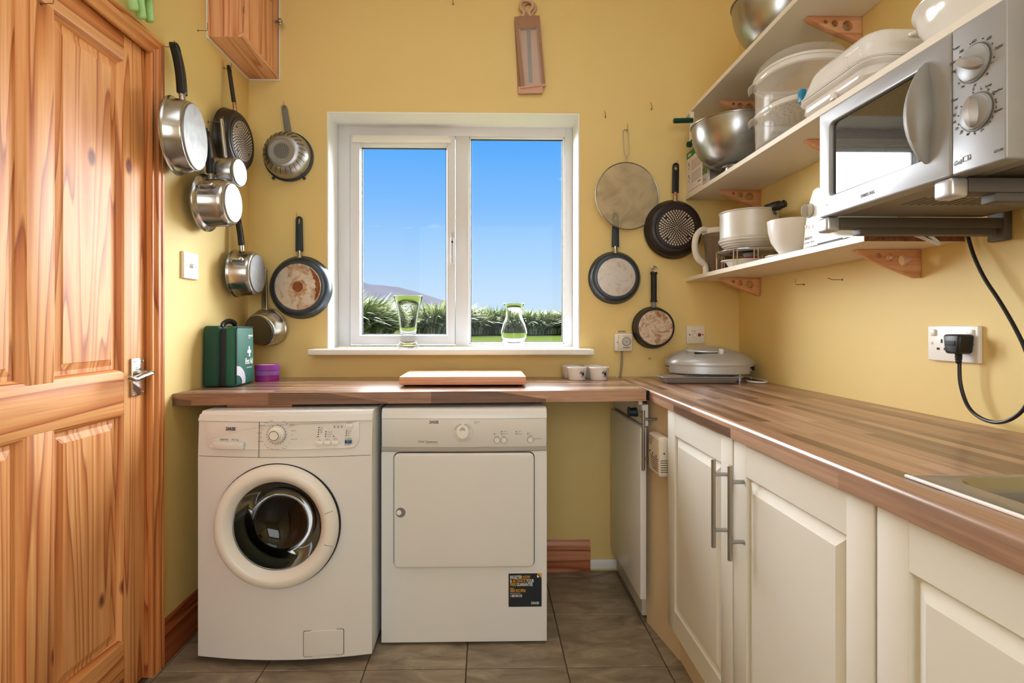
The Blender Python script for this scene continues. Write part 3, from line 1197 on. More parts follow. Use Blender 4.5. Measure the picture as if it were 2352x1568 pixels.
def flax_mesh(seed, n, hgt, pale):
    """A clump of strap leaves: rise, arch over, droop at the tip, blown one way."""
    rnd = random.Random(seed)
    bm = bmesh.new()
    for _ in range(n):
        a = rnd.uniform(0, 2 * PI)
        r0 = rnd.uniform(0, 0.32) * hgt
        ln = rnd.uniform(0.6, 1.15) * hgt
        lean = rnd.uniform(0.3, 1.1)
        w = rnd.uniform(0.016, 0.034) * hgt
        wind = 0.45
        base = Vector((r0 * math.cos(a), r0 * math.sin(a), 0))
        out = Vector((math.cos(a) + wind, math.sin(a) * 0.8, 0)).normalized()
        side = Vector((-out.y, out.x, 0))
        tw = rnd.uniform(-0.6, 0.6)
        prev = None
        segs = 6
        for k in range(segs + 1):
            t = k / segs
            bend = lean * t * t
            p = base + out * (ln * (0.16 * t + 0.66 * bend)) + Vector((0, 0, ln * (t * 0.98 - 0.62 * lean * t ** 2.2)))
            ww = w * (1 - t ** 3) * (0.6 + 0.8 * min(1, t * 3)) + 0.001
            sd_ = (side * math.cos(tw * t) + Vector((0, 0, 1)) * math.sin(tw * t)) * ww
            cur = (bm.verts.new(p - sd_), bm.verts.new(p + sd_))
            if prev:
                bm.faces.new((prev[0], prev[1], cur[1], cur[0]))
            prev = cur
    me = bpy.data.meshes.new('flax_leaves')
    bm.to_mesh(me)
    bm.free()
    me.materials.append(M['leaf2' if pale else 'leaf1'])
    return me


fm = [(flax_mesh(11, 460, 1.0, False), flax_mesh(21, 200, 1.04, True)), (flax_mesh(12, 420, 1.0, False), flax_mesh(22, 230, 1.02, True)), (flax_mesh(13, 480, 1.0, False), flax_mesh(23, 190, 1.06, True))]
for me_a, me_b in fm:
    for p in me_a.polygons:
        p.use_smooth = True
lab = ['bushy flax clump bending in the wind, part of the hedge past the lawn']


def lawnz(Y):
    for (y0, z0), (y1, z1) in zip(gy, gy[1:]):
        if y0 <= Y <= y1:
            return z0 + (z1 - z0) * (Y - y0) / (y1 - y0)
    return 0


hedge = []
for k, px in enumerate(range(1052, 1340, 17)):
    hedge.append((px + random.uniform(-5, 5), 24.6 + random.uniform(-0.6, 0.7), random.uniform(1.2, 1.45) * (1.06 if px < 1150 else 1.0), 'flax clump in the unbroken hedge seen through the right-hand pane', 'hedge clumps seen through the fixed pane'))
for px, Y, h in ((828, 20.0, 2.0), (852, 20.5, 1.8), (806, 20.2, 2.1), (872, 21.5, 1.45), (782, 20.5, 2.1), (838, 22.0, 1.95)):
    hedge.append((px, Y, h, 'flax clump of the tall bush at the window\'s left edge', 'tall bush clumps at the far left of the view'))
for px, Y, h in ((968, 23.5, 1.35), (985, 24.0, 1.55), (1004, 23.6, 1.65), (1022, 24.2, 1.75), (1040, 24.0, 1.7), (956, 24.4, 1.15)):
    hedge.append((px, Y, h, 'flax clump right of the gap in the hedge, behind the flared vase', 'hedge clumps behind the flared vase'))
for i, (px, Y, h, lb, gr) in enumerate(hedge):
    p = AY(px, 760, Y)
    a, b2 = fm[i % 3]
    r = thing('flax_clump', lb, 'plant', (p.x, Y, lawnz(Y) - 0.03), group=gr)
    r.scale = (h, h * 0.8, h)
    r.rotation_euler = (0, 0, random.uniform(-0.5, 0.5))
    for nm, me_ in (('leaves', a), ('pale_leaves', b2)):
        c_ = link(bpy.data.objects.new(nm, me_))
        c_.parent = r
        c_['kind'] = 'stuff'

# ================================================================== WORKTOPS AND FITTED UNITS
ZT = 0.911
wt = thing('worktop', 'walnut-strip laminate worktop over the washing machine and dryer', 'worktop', (-0.2, 2.2, ZT - 0.042))
bm = bmesh.new()
yl, yr = 1.952, 2.035
xj0, xj1 = 0.597, 0.6085
b0 = [(-1.103, yl), (xj0, yr), (xj1, YB - 0.001), (-1.103, YB - 0.001)]
lo = [bm.verts.new((x, y, ZT - 0.042)) for x, y in b0]
hi = [bm.verts.new((x, y, ZT)) for x, y in b0]
bm.faces.new(lo[::-1])
bm.faces.new(hi)
for k in range(4):
    bm.faces.new((lo[k], lo[(k + 1) % 4], hi[(k + 1) % 4], hi[k]))
bmesh.ops.bevel(bm, geom=[e for e in bm.edges if all(abs(v.co.z - ZT) < 1e-5 for v in e.verts)], offset=0.0015, segments=1, affect='EDGES')
obj('slab', bm, 'top_x', wt)
obj('batten', B(-0.93, -0.70, 1.99, 2.05, ZT - 0.052, ZT - 0.042), 'pine_red', wt)

XF = 0.603
wr = thing('worktop', 'long walnut-strip laminate worktop running beneath the shelves, with a rounded front edge', 'worktop', (0.9, 1.2, ZT - 0.042))
# slab with a cut-out for the sink
SX0, SX1, SY1, SY0 = 0.675, 1.12, 0.845, 0.10
bm = bmesh.new()
r_ = 0.009
edge = [(XF + 0.001, ZT - 0.042), (XF, ZT - 0.038), (XF, ZT - r_)]
for k in range(1, 6):
    a = k / 5 * PI / 2
    edge.append((XF + r_ - r_ * math.cos(a), ZT - r_ + r_ * math.sin(a)))
edge += [(SX0, ZT), (SX0, ZT - 0.042)]
ys = (-0.4, 2.50)
a = [bm.verts.new((x, ys[0], z)) for x, z in edge]
b_ = [bm.verts.new((x + (0.010 if x < 0.65 else 0.0), YB - 0.001, z)) for x, z in edge]
n = len(edge)
for k in range(n):
    bm.faces.new((a[k], a[(k + 1) % n], b_[(k + 1) % n], b_[k]))
bm.faces.new(a[::-1])
bm.faces.new(b_)
box(bm, SX0, SX1, SY1, YB - 0.001, ZT - 0.042, ZT)
box(bm, SX1, XR - 0.001, -0.4, YB - 0.001, ZT - 0.042, ZT)
box(bm, SX0, SX1, -0.4, SY0, ZT - 0.042, ZT)
obj('slab', bm, 'top_y', wr, smooth=50)
obj('joint_strip', B(0.6045, 0.6105, 2.045, YB - 0.004, ZT - 0.04, ZT - 0.004), 'dark', wt)

# ---- cupboards: carcass, plinth, doors with raised panels
XDOOR = 0.622


def cupboard(y0, y1, label, handle=None):
    t = thing('base_cabinet', label, 'cabinet', ((XDOOR + XR) / 2, (y0 + y1) / 2, 0), group=None)
    bm = bmesh.new()
    box(bm, XDOOR + 0.022, XR - 0.004, y0 + 0.0005, y0 + 0.018, 0.10, ZT - 0.043)
    box(bm, XDOOR + 0.022, XR - 0.004, y1 - 0.018, y1 - 0.0005, 0.10, ZT - 0.043)
    box(bm, XDOOR + 0.022, XR - 0.004, y0 + 0.018, y1 - 0.018, 0.10, 0.118)
    box(bm, XR - 0.012, XR - 0.004, y0 + 0.018, y1 - 0.018, 0.118, ZT - 0.043)
    obj('carcass', bm, 'cream', t)
    obj('plinth', B(XDOOR + 0.045, XDOOR + 0.060, y0 + 0.0005, y1 - 0.0005, 0.001, 0.125), 'cream_panel', t)
    z0, z1 = 0.132, ZT - 0.047
    g = 0.0035
    ya, yb = y0 + g, y1 - g
    sw, rw = 0.068, 0.078
    x0 = XDOOR
    d = obj('door', B(x0 + 0.012, x0 + 0.020, ya, yb, z0, z1), 'cream', t)
    for q0_, q1_ in ((ya, ya + sw), (yb - sw, yb)):
        obj('stile', B(x0, x0 + 0.0121, q0_, q1_, z0, z1, b=0.003, seg=2), 'cream', d)
    for q0_, q1_ in ((z1 - rw, z1 - 0.0005), (z0 + 0.0005, z0 + rw)):
        obj('rail', B(x0 + 0.0006, x0 + 0.0121, ya + sw - 0.004, yb - sw + 0.004, q0_, q1_, b=0.0025, seg=1), 'cream', d)
    # raised panel: groove, sloping border, flat field
    pn = bmesh.new()
    rr = []
    py0_, py1_, pz0_, pz1_ = ya + sw - 0.002, yb - sw + 0.002, z0 + rw - 0.002, z1 - rw + 0.002
    for ins, xo in ((0, 0.010), (0.006, 0.010), (0.030, 0.0015), (0.031, 0.001)):
        rr.append([pn.verts.new((x0 + xo, yy, zz)) for yy, zz in ((py0_ + ins, pz0_ + ins), (py1_ - ins, pz0_ + ins), (py1_ - ins, pz1_ - ins), (py0_ + ins, pz1_ - ins))])
    back = [pn.verts.new((x0 + 0.0119, v.co.y, v.co.z)) for v in rr[0]]
    for p, q in zip([back] + rr, rr):
        for k in range(4):
            pn.faces.new((p[k], p[(k + 1) % 4], q[(k + 1) % 4], q[k]))
    pn.faces.new(rr[-1])
    pn.faces.new(back[::-1])
    obj('door_panel', pn, 'cream', d, smooth=15)
    if handle:
        bar_handle(d, x0 - 0.034, handle[0], handle[1], handle[2], x0)
    return t


def bar_handle(par, x, y, z0, z1, xface):
    bm = CY((x, y, z0), (x, y, z1), 0.006, b=0.001, seg=16)
    for zz in (z0 + 0.045, z1 - 0.032 if z1 - z0 < 0.225 else z1 - 0.04):
        cyl(bm, (x, y, zz), (xface + 0.001, y, zz), 0.005, seg=14)
    obj('door_handle', bm, 'steel_b', par)


c0, c1, c2, c3 = 1.872, 1.372, 0.866, 0.36
cupboard(c1, c0, 'cream base cabinet next to the carbon monoxide alarm, bar handle at its right edge', (AX(1639, 1100, 0.588).y, 0.577, 0.806))
cupboard(c2, c1, 'cream base cabinet in the middle of the run, bar handle at its left edge', (AX(1677, 1100, 0.588).y, 0.584, 0.8135))
cupboard(c3, c2, 'cream base cabinet under the sink, its handle not in sight')

# filler unit between the dishwasher and the first cabinet, set at a slight angle
fu = thing('filler_panel', 'plain cream end panel between dishwasher and base cabinets', 'panel', (0.65, 2.0, 0))
bm = bmesh.new()
q = [(0.624, 2.122), (0.664, 1.874), (0.684, 1.874), (0.646, 2.124)]
a = [bm.verts.new((x, y, 0.0)) for x, y in q]
b_ = [bm.verts.new((x, y, ZT - 0.044)) for x, y in q]
bm.faces.new(a[::-1])
bm.faces.new(b_)
for k in range(4):
    bm.faces.new((a[k], a[(k + 1) % 4], b_[(k + 1) % 4], b_[k]))
obj('panel', bm, 'cream_panel', fu)
bar_handle(fu, 0.585, 2.030, 0.612, 0.835, 0.634)

# carbon monoxide alarm on the filler panel
al = thing('carbon_monoxide_alarm', 'small white slotted alarm box fixed beside the first cabinet', 'alarm', (0.61, 1.96, 0.62))
bm = B(0.600, 0.640, 1.893, 2.022, 0.622, 0.760, b=0.010, seg=3)
obj('case', bm, 'cream_pl', al)
bm = bmesh.new()
for k in range(6):
    zz = 0.640 + k * 0.008
    box(bm, 0.5992, 0.602, 1.905 , 1.965 + 0.006 * k, zz, zz + 0.0028)
for k in range(5):
    zz = 0.720 + k * 0.007
    box(bm, 0.5992, 0.602, 1.98 - 0.006 * k, 2.012, zz, zz + 0.0016)
for k in range(6):
    box(bm, 0.606, 0.632, 1.8922, 1.895, 0.640 + k * 0.008, 0.6425 + k * 0.008)
obj('slot', bm, 'gasket', al, kind='stuff')
bm = bmesh.new()
for k, yy in enumerate((2.00, 1.965, 1.925)):
    cyl(bm, (0.5990, yy, 0.694 - 0.002 * k), (0.6005, yy, 0.694 - 0.002 * k), 0.004, seg=12)
obj('indicator', bm, 'ink', al, kind='stuff')
obj('indicator', CY((0.618, 1.8935, 0.706), (0.618, 1.8915, 0.706), 0.003, seg=10), 'neon', al, label='red indicator')

# slimline dishwasher in the corner
dw = thing('dishwasher', 'slim white dishwasher with a black dial, tucked into the corner', 'dishwasher', (0.8, 2.24, 0))
X0 = 0.582
Y0d, Y1d = 2.128, 2.548
obj('cabinet', B(X0 + 0.025, XR - 0.05, Y0d, Y1d, 0.02, 0.845, b=0.003), 'appl_grey', dw)
obj('door', B(X0, X0 + 0.024, 2.062, Y1d, 0.115, 0.765, b=0.004), 'appl', dw)
bm = bmesh.new()
q = [(X0 + 0.018, 0.772), (X0 + 0.006, 0.850), (X0 + 0.03, 0.852), (X0 + 0.03, 0.772)]
a = [bm.verts.new((x, 2.062, z)) for x, z in q]
b_ = [bm.verts.new((x, Y1d, z)) for x, z in q]
bm.faces.new(a)
bm.faces.new(b_[::-1])
for k in range(4):
    bm.faces.new((a[k], a[(k + 1) % 4], b_[(k + 1) % 4], b_[k]))
obj('control_panel', bm, 'appl2', dw)
kp = AX(1449, 946, X0 - 0.012)
kn = obj('dial', CY((X0 + 0.014, kp.y, kp.z), (X0 - 0.018, kp.y, kp.z), 0.019, 0.016, b=0.002), 'bluehandle', dw, label='black programme dial')
obj('dial_disc', CY((X0 - 0.018, kp.y, kp.z), (X0 - 0.022, kp.y, kp.z), 0.021, seg=24), 'bluehandle', kn)
obj('printed_marks', text_bm('A B C D', 0.016, FX(X0 + 0.0085, kp.y - 0.045, kp.z + 0.006), bm=text_bm('90 65 40', 0.012, FX(X0 + 0.010, kp.y - 0.045, kp.z - 0.012))), 'ink_grey', dw, kind='stuff')
obj('plinth', B(X0 + 0.05, X0 + 0.06, Y0d, Y1d, 0.0, 0.11), 'dark', dw)
obj('corner_block', B(0.578, 0.592, 2.066, 2.092, 0.851, ZT - 0.043, b=0.002), 'white_pl', dw)

# ---- sink
sk = thing('sink', 'stainless steel inset sink cut into the long worktop', 'sink', (0.9, 0.5, ZT - 0.17))
rim = rrect(0.665, 1.15, 0.05, 0.852, 0.006)
bowl = rrect(0.712, 1.10, 0.42, 0.838, 0.05, 8)
bm = shape2d([rim, bowl], 0.003, 0.001, Matrix.Translation((0, 0, ZT + 0.0025)))
obj('rim', bm, 'sink_steel', sk)
bm = bmesh.new()
cxb, cyb = (0.712 + 1.10) / 2, (0.42 + 0.838) / 2
prev = None
for sc_, z in ((1.0, 0.003), (0.985, -0.004), (0.965, -0.02), (0.94, -0.12), (0.91, -0.15), (0.82, -0.165), (0.4, -0.170)):
    ringv = [bm.verts.new((cxb + (x - cxb) * sc_, cyb + (y - cyb) * sc_, ZT + z)) for x, y in bowl]
    if prev:
        for k in range(len(ringv)):
            bm.faces.new((prev[k], prev[(k + 1) % len(ringv)], ringv[(k + 1) % len(ringv)], ringv[k]))
    prev = ringv
bm.faces.new(prev)
obj('bowl', bm, 'steel_b', sk, smooth=60)  # darker steel than the rim; basin shade put into the colour
obj('waste', L([(0, 0.004), (0.03, 0.004), (0.042, 0.001), (0.045, 0)], 32, Matrix.Translation((cxb, cyb, ZT - 0.170))), 'chrome', sk)
obj('white_bead', B(0.6595, 0.6655, 0.05, 0.853, ZT + 0.0002, ZT + 0.0052, b=0.0015), 'white_pl', sk, label='white strip along the front rim')  # narrow white strip on the rim's front edge
# second, shallower rim ring inside (drainer lip)

# ================================================================== WASHING MACHINE
YWM = 1.890
wm = thing('washing_machine', 'white front-loading washing machine with a round glass door', 'washing machine', (-0.68, 2.15, 0))
wx0, wx1 = -0.982, -0.392
bm = bmesh.new()
# body with a gently bowed front
NB = 14


def bow(x, d=0.030):
    t = (x - wx0) / (wx1 - wx0) * 2 - 1
    return YWM - d * (1 - t * t)


def bowed(z0, z1, bm, d=0.030, y_back=2.50, lean=0.0, xa=wx0, xb=wx1, hole=None):
    fr_lo, fr_hi = [], []
    for k in range(NB + 1):
        x = xa + (xb - xa) * k / NB
        fr_lo.append(bm.verts.new((x, bow(x, d), z0)))
        fr_hi.append(bm.verts.new((x, bow(x, d) + lean, z1)))
    bl = [bm.verts.new((xa, y_back, z0)), bm.verts.new((xb, y_back, z0))]
    bh = [bm.verts.new((xa, y_back, z1)), bm.verts.new((xb, y_back, z1))]
    for k in range(NB):
        bm.faces.new((fr_lo[k], fr_lo[k + 1], fr_hi[k + 1], fr_hi[k]))
    bm.faces.new((fr_hi[0], *fr_hi[1:], bh[1], bh[0]))
    bm.faces.new((*fr_lo[::-1], bl[0], bl[1]))
    bm.faces.new((fr_lo[-1], bl[1], bh[1], fr_hi[-1]))
    bm.faces.new((bl[0], fr_lo[0], fr_hi[0], bh[0]))
    bm.faces.new((bl[1], bl[0], bh[0], bh[1]))
    return bm


ZP = AY(640, 1049, 1.865).z                           # seam under the control panel
ZL = AY(640, 967, 1.87).z
DC = AY(637, 1207, 1.86)                              # door centre
RD = 0.207
# front skin with the round opening, bent to the bow
outer = [(wx0 + 0.002, 0.026), (wx1 - 0.002, 0.026), (wx1 - 0.002, ZP - 0.0015), (wx0 + 0.002, ZP - 0.0015)]


def dense(loop, n):
    out = []
    for (x0_, y0_), (x1_, y1_) in zip(loop, loop[1:] + loop[:1]):
        for k in range(n):
            out.append((x0_ + (x1_ - x0_) * k / n, y0_ + (y1_ - y0_) * k / n))
    return out


RH = 0.158
bm = bmesh.new()
NS = 56
ringA, ringB, ringC, ringD = [], [], [], []
for k in range(NS):
    a = 2 * PI * (k + 0.5) / NS
    ca, sa = math.cos(a), math.sin(a)
    # ray to the rectangle
    tx_ = ((wx1 if ca > 0 else wx0) - DC.x) / ca if abs(ca) > 1e-6 else 1e9
    tz_ = ((ZP - 0.0015 if sa > 0 else 0.026) - DC.z) / sa if abs(sa) > 1e-6 else 1e9
    t = min(tx_, tz_)
    for lst, f in ((ringA, 1.0), (ringB, 0.66), (ringC, 0.33), (ringD, 0.0)):
        rr_ = RH + (t - RH) * f
        x, z = DC.x + rr_ * ca, DC.z + rr_ * sa
        lst.append(bm.verts.new((x, bow(x), z)))
corners = [bm.verts.new((x, bow(x), z)) for x, z in ((wx1, ZP - 0.0015), (wx0, ZP - 0.0015), (wx0, 0.026), (wx1, 0.026))]
for p, q in ((ringA, ringB), (ringB, ringC), (ringC, ringD)):
    for k in range(NS):
        bm.faces.new((p[k], p[(k + 1) % NS], q[(k + 1) % NS], q[k]))
for cn in corners:
    best = sorted(range(NS), key=lambda k: (ringA[k].co - cn.co).length + (ringA[(k + 1) % NS].co - cn.co).length)[0]
    for k in range(NS):
        p, q = ringA[k].co, ringA[(k + 1) % NS].co
        onx = lambda v, c_: abs(v.x - c_.x) < 1e-5
        onz = lambda v, c_: abs(v.z - c_.z) < 1e-5
        if (onx(p, cn.co) and onz(q, cn.co)) or (onz(p, cn.co) and onx(q, cn.co)):
            bm.faces.new((ringA[k], cn, ringA[(k + 1) % NS]))
obj('front_panel', bm, 'appl', wm, smooth=40)
bm = bmesh.new()
for q0_, q1_ in ((wx0, wx0 + 0.004), (wx1 - 0.004, wx1)):
    box(bm, q0_, q1_, YWM, 2.495, 0.0265, ZP - 0.0005)
    box(bm, q0_, q1_, 1.9495, 2.495, ZP - 0.0005, ZL - 0.0005)
box(bm, wx0, wx1, 2.496, 2.50, 0.026, ZL - 0.0005)
box(bm, wx0 + 0.0045, wx1 - 0.0045, YWM + 0.02, 2.49, 0.027, 0.030)
obj('side_casing', bm, 'appl', wm)
# control panel
bm = bmesh.new()
bowed(ZP, ZL - 0.001, bm, d=0.030, y_back=1.949, lean=0.006)
cp_ = obj('control_panel', bm, 'appl2', wm)
# raised fascia with rounded lower corners
f0, f1 = AY(467, 1000, 1.865).x, AY(823, 1000, 1.865).x
zf0 = AY(640, 1031, 1.862).z
loop = [(f0, ZL - 0.003)] + [(f0 + 0.03 - 0.03 * math.cos(a), zf0 + 0.03 - 0.03 * math.sin(a)) for a in [PI / 2 * k / 6 for k in range(7)]]
loop += [(x_, zf0 - 0.002 * math.sin(PI * (x_ - f0) / (f1 - f0))) for x_ in [f0 + 0.03 + (f1 - f0 - 0.06) * k / 12 for k in range(1, 12)]]
loop += [(f1 - 0.03 + 0.03 * math.sin(a), zf0 + 0.03 - 0.03 * math.cos(a)) for a in [PI / 2 * k / 6 for k in range(7)]] + [(f1, ZL - 0.003)]
loop += [(f1 + (f0 - f1) * k / 12, ZL - 0.003) for k in range(1, 12)]


def onto_bow(bm, off, lean=True):
    for v in bm.verts:
        lz = (v.co.z - ZP) / (ZL - ZP) * 0.006 if lean else 0
        v.co.y = bow(v.co.x) + lz - off + (v.co.y)
    return bm


fa = onto_bow(shape2d([loop], 0.006, 0.0015, FY(0, 0, 0)), 0.002)
obj('fascia', fa, 'appl2', cp_)
# split line between drawer and fascia
xs_ = AY(595, 1000, 1.86).x
obj('seam', onto_bow(B(xs_ - 0.0008, xs_ + 0.0008, -0.0005, 0.0, ZP, ZL), 0.0054), 'ink', cp_)
# detergent drawer grip
g0, g1 = AY(485, 1025, 1.86), AY(561, 1025, 1.86)
dr = obj('detergent_drawer', onto_bow(B(g0.x, g1.x, -0.012, 0.0, AY(520, 1032, 1.86).z, AY(520, 1015, 1.86).z, b=0.004), 0.004), 'appl2', wm)
# lid
bm = bmesh.new()
bowed(ZL, 0.848, bm, d=0.030, y_back=2.5, lean=0.007)
for v in bm.verts:
    if v.co.z > 0.84 and v.co.y < 2.4:
        v.co.x += 0.003 if v.co.x < -0.9 else 0
ld = obj('lid', bm, 'appl', wm)
bm = bmesh.new()
bowed(0.848, 0.858, bm, d=0.029, y_back=2.5, lean=0.010)
for v in bm.verts:
    v.co.y += 0.008 if v.co.y < 2.4 else 0
    if v.co.y < 2.4:
        v.co.x += 0.007 if v.co.x < -0.9 else 0
obj('lid_top', bm, 'appl', ld)
# door
dm = Matrix.Translation((DC.x, bow(DC.x) , DC.z)) @ Matrix.Rotation(PI / 2, 4, 'X')
prof = [(RD, -0.006), (RD, 0.010), (RD - 0.003, 0.020), (RD - 0.012, 0.029), (RD - 0.028, 0.033), (RD - 0.040, 0.030), (0.158, 0.016), (0.150, 0.010), (0.148, -0.004)]
wd = obj('door', L(prof, 72, dm), 'white_pl', wm, smooth=50, label='white ring door with a dark glass bowl')
obj('door_seam', L([(RD + 0.003, -0.012), (RD + 0.003, 0.001), (RD - 0.004, 0.003)], 72, dm), 'dark', wd)
# grip section on the right
gr_ = []
for sgn in (1, -1):
    a = math.radians(17) * sgn + math.radians(-0.5)
    p = [dm @ Vector((r * math.cos(a), r * math.sin(a), h)) for r, h in ((RD - 0.006, 0.0265), (RD - 0.03, 0.0337), (0.160, 0.0175))]
    gr_.append(p)
for p in gr_:
    obj('grip_seam', T(p, 0.0009, seg=6), 'ink_grey', wd)
glass_prof = [(0.149, 0.004), (0.147, -0.006), (0.125, -0.030), (0.112, -0.060), (0.09, -0.082), (0.05, -0.095), (0, -0.098)]
obj('porthole', L(glass_prof, 56, dm), 'porthole', wd, smooth=80)
obj('gasket', L([(0.157, 0.006), (0.156, -0.03), (0.150, -0.05), (0.138, -0.052), (0.134, -0.060), (0.140, -0.066)], 64, dm), 'gasket', wm, smooth=80)
# drum with punched holes and paddles
drm = dm @ Matrix.Translation((0, 0, -0.07))
bm = L([(0.136, 0.0), (0.142, -0.006), (0.232, -0.02), (0.235, -0.03), (0.235, -0.30), (0.22, -0.32), (0.10, -0.33), (0.06, -0.31), (0, -0.308)], 64, drm)
drum = obj('drum', bm, 'drum', wm, smooth=50)
for k in range(3):
    bm = bmesh.new()
    a = math.radians(100 + 120 * k)
    for w_, r_in in ((0.032, 0.232), (0.012, 0.185)):
        pass
    pts = []
    for s_, r in ((-0.035, 0.232), (-0.012, 0.182), (0.012, 0.182), (0.035, 0.232)):
        pts.append((r * math.cos(a) - s_ * math.sin(a), r * math.sin(a) + s_ * math.cos(a)))
    va = [bm.verts.new(drm @ Vector((x, y, -0.035))) for x, y in pts]
    vb = [bm.verts.new(drm @ Vector((x, y, -0.29))) for x, y in pts]
    for k2 in range(3):
        bm.faces.new((va[k2], va[k2 + 1], vb[k2 + 1], vb[k2]))
    bm.faces.new(va)
    bm.faces.new(vb[::-1])
    obj('paddle', bm, 'steel_b', drum)
bm = bmesh.new()
for i in range(9):
    for k in range(44):
        a = 2 * PI * (k + 0.5 * (i % 2)) / 44
        c_ = drm @ Vector((0.2335 * math.cos(a), 0.2335 * math.sin(a), -0.05 - 0.027 * i))
        inw = (drm.to_3x3() @ Vector((-math.cos(a), -math.sin(a), 0))).normalized()
        q = inw.to_track_quat('Z', 'Y').to_matrix().to_4x4()
        bmesh.ops.create_circle(bm, cap_ends=True, segments=6, radius=0.0032, matrix=Matrix.Translation(c_) @ q)
obj('drum_hole', bm, 'dark', drum, kind='stuff', smooth=0)
obj('drum_housing', CY((DC.x, YWM + 0.14, DC.z), (DC.x, YWM + 0.56, DC.z), 0.262), 'dark', wm)
# filter flap
q0, q1 = AY(699, 1505, 1.868), AY(788, 1446, 1.868)
bm = onto_bow(shape2d([rrect(q0.x, q1.x, q0.z, q1.z, 0.006)], 0.003, 0.001, FY(0, 0, 0)), 0.0008, lean=False)
obj('filter_flap', bm, 'appl2', wm)
bm = onto_bow(shape2d([rrect(q0.x - 0.0016, q1.x + 0.0016, q0.z - 0.0016, q1.z + 0.0016, 0.007)], 0.001, 0, FY(0, 0, 0)), 0.0002, lean=False)
obj('flap_seam', bm, 'ink', wm)
# programme dial
kc = AY(636, 997, 1.86)
km = Matrix.Translation((kc.x, bow(kc.x) - 0.001, kc.z)) @ Matrix.Rotation(PI / 2, 4, 'X')
kb = obj('dial', L([(0.029, 0.0), (0.028, 0.006), (0.025, 0.012), (0.021, 0.014), (0.0175, 0.026), (0.016, 0.0275), (0, 0.0275)], 40, km), 'white_pl', wm)
obj('dial_ring', L([(0.0135, 0.027), (0.0155, 0.0282), (0.0165, 0.027)], 32, km), 'lcd', kb)
bm = bmesh.new()
for k in range(21):
    a = PI / 2 - 2 * PI * (k + 0.5) / 22
    r = 0.032
    cyl(bm, km @ Vector((r * math.cos(a), r * math.sin(a), 0.003)), km @ Vector((r * math.cos(a), r * math.sin(a), 0.0046)), 0.0013, seg=8)
obj('dial_mark', bm, 'ink', wm, kind='stuff', smooth=0)


def wtext(s, x, y, cap, mt='ink', align='LEFT', sx=0.8, bold=0.0, shear=0.0, bm=None, Yp=1.862):
    p = AY(x, y, Yp)
    return text_bm(s, cap / 0.72, FY(p.x, 0, p.z), sx=sx, align=align, bm=bm, bold=bold, shear=shear)


def on_panel(bm, off=0.0056):
    return onto_bow(bm, off)


S1 = 1260 / 1.86
obj('lettering', on_panel(wtext('ZANUSSI', 527, 989, 7.5 / S1, align='CENTER', sx=0.56, bold=0.03)), 'ink', cp_)
bm = wtext('ESSENTIAL', 500, 1012, 3.4 / S1, sx=1.0, bold=0.02, shear=0.3)
wtext('1400  6kg', 529, 1012, 3.6 / S1, sx=0.9, bm=bm)
labs = ['Special', 'Sport 40', 'Sport shoes', 'Silk', 'Wool 30', 'Cold', 'Hand wash', '30', 'Rinse', 'Spin', 'Drain', 'Delicates', '30', '40', 'Easy iron 40', '60', 'Synthetics', '50', '40', '40 Eco', '60', '60 Eco', '95', 'Off']
for k in range(20):
    a = math.radians(105 + k * 17)
    xx, yy = 636 + 33 * math.cos(a) * 1.05, 998 - 33 * math.sin(a)
    s_ = labs[k]
    wtext(s_, xx, yy + 1, 2.3 / S1, align='RIGHT' if math.cos(a) < -0.2 else ('LEFT' if math.cos(a) > 0.2 else 'CENTER'), sx=0.85, bm=bm)
for s_, xx, yy in (('Spin', 734, 1011), ('Options', 752, 1010), ('Auto', 769, 1007), ('half load', 769, 1010.5), ('Start/Pause', 798, 1009), ('Delay Start', 801, 973), ('3h', 766, 979), ('6h', 775, 979), ('9h', 783, 979), ('1400', 738, 984), ('900', 737, 989), ('700', 737, 994), ('Prewash', 757, 993.5), ('Intensive', 757, 998.5), ('Rinse', 756, 1003.5), ('Wash', 801, 992.5), ('Door', 800, 997.5), ('End', 799, 1002.5), ('Jet System', 797, 1024)):
    wtext(s_, xx, yy, 2.4 / S1, align='CENTER', sx=0.9, bm=bm)
obj('printed_marks', on_panel(bm), 'ink_grey', cp_, kind='stuff')
bm = wtext('Cottons', 672, 977, 2.8 / S1, align='CENTER')
obj('printed_marks', on_panel(bm), 'ink_red', cp_, kind='stuff', label='small red lettering')
bm = bmesh.new()
dots = [(732 - 0.45 * k, 982 + 5.1 * k) for k in range(5)] + [(748 - 0.45 * k, 992 + 5.1 * k) for k in range(3)] + [(765, 1002), (767, 981.5), (775, 981.5), (783, 981.5), (794, 991), (793.6, 996), (793.2, 1001)]
for x, y in dots:
    p = AY(x, y, 1.862)
    cyl(bm, (p.x, 0.0, p.z), (p.x, -0.0012, p.z), 0.0019, seg=10)
obj('indicator', on_panel(bm, 0.0048), 'led', cp_, kind='stuff')
for x, y in ((734, 1017.5), (751, 1017.5), (768, 1017.5), (800, 980)):
    p = AY(x, y, 1.862)
    obj('push_button', on_panel(B(p.x - 0.0115, p.x + 0.0115, -0.004, 0.0, p.z - 0.0065, p.z + 0.0065, b=0.002), 0.0045), 'white_pl', cp_)
p = AY(798, 1015.5, 1.862)
sbn = obj('push_button', on_panel(B(p.x - 0.0115, p.x + 0.0115, -0.003, 0.0, p.z - 0.0065, p.z + 0.0065, b=0.001), 0.0045), 'lcd', cp_, label='blue start and pause button')
bm = bmesh.new()
v = [bm.verts.new((p.x - 0.008 + a, -0.0038, p.z + b2)) for a, b2 in ((0, -0.004), (0.006, 0), (0, 0.004))]
bm.faces.new(v)
box(bm, p.x + 0.002, p.x + 0.004, -0.0038, -0.003, p.z - 0.0035, p.z + 0.0035)
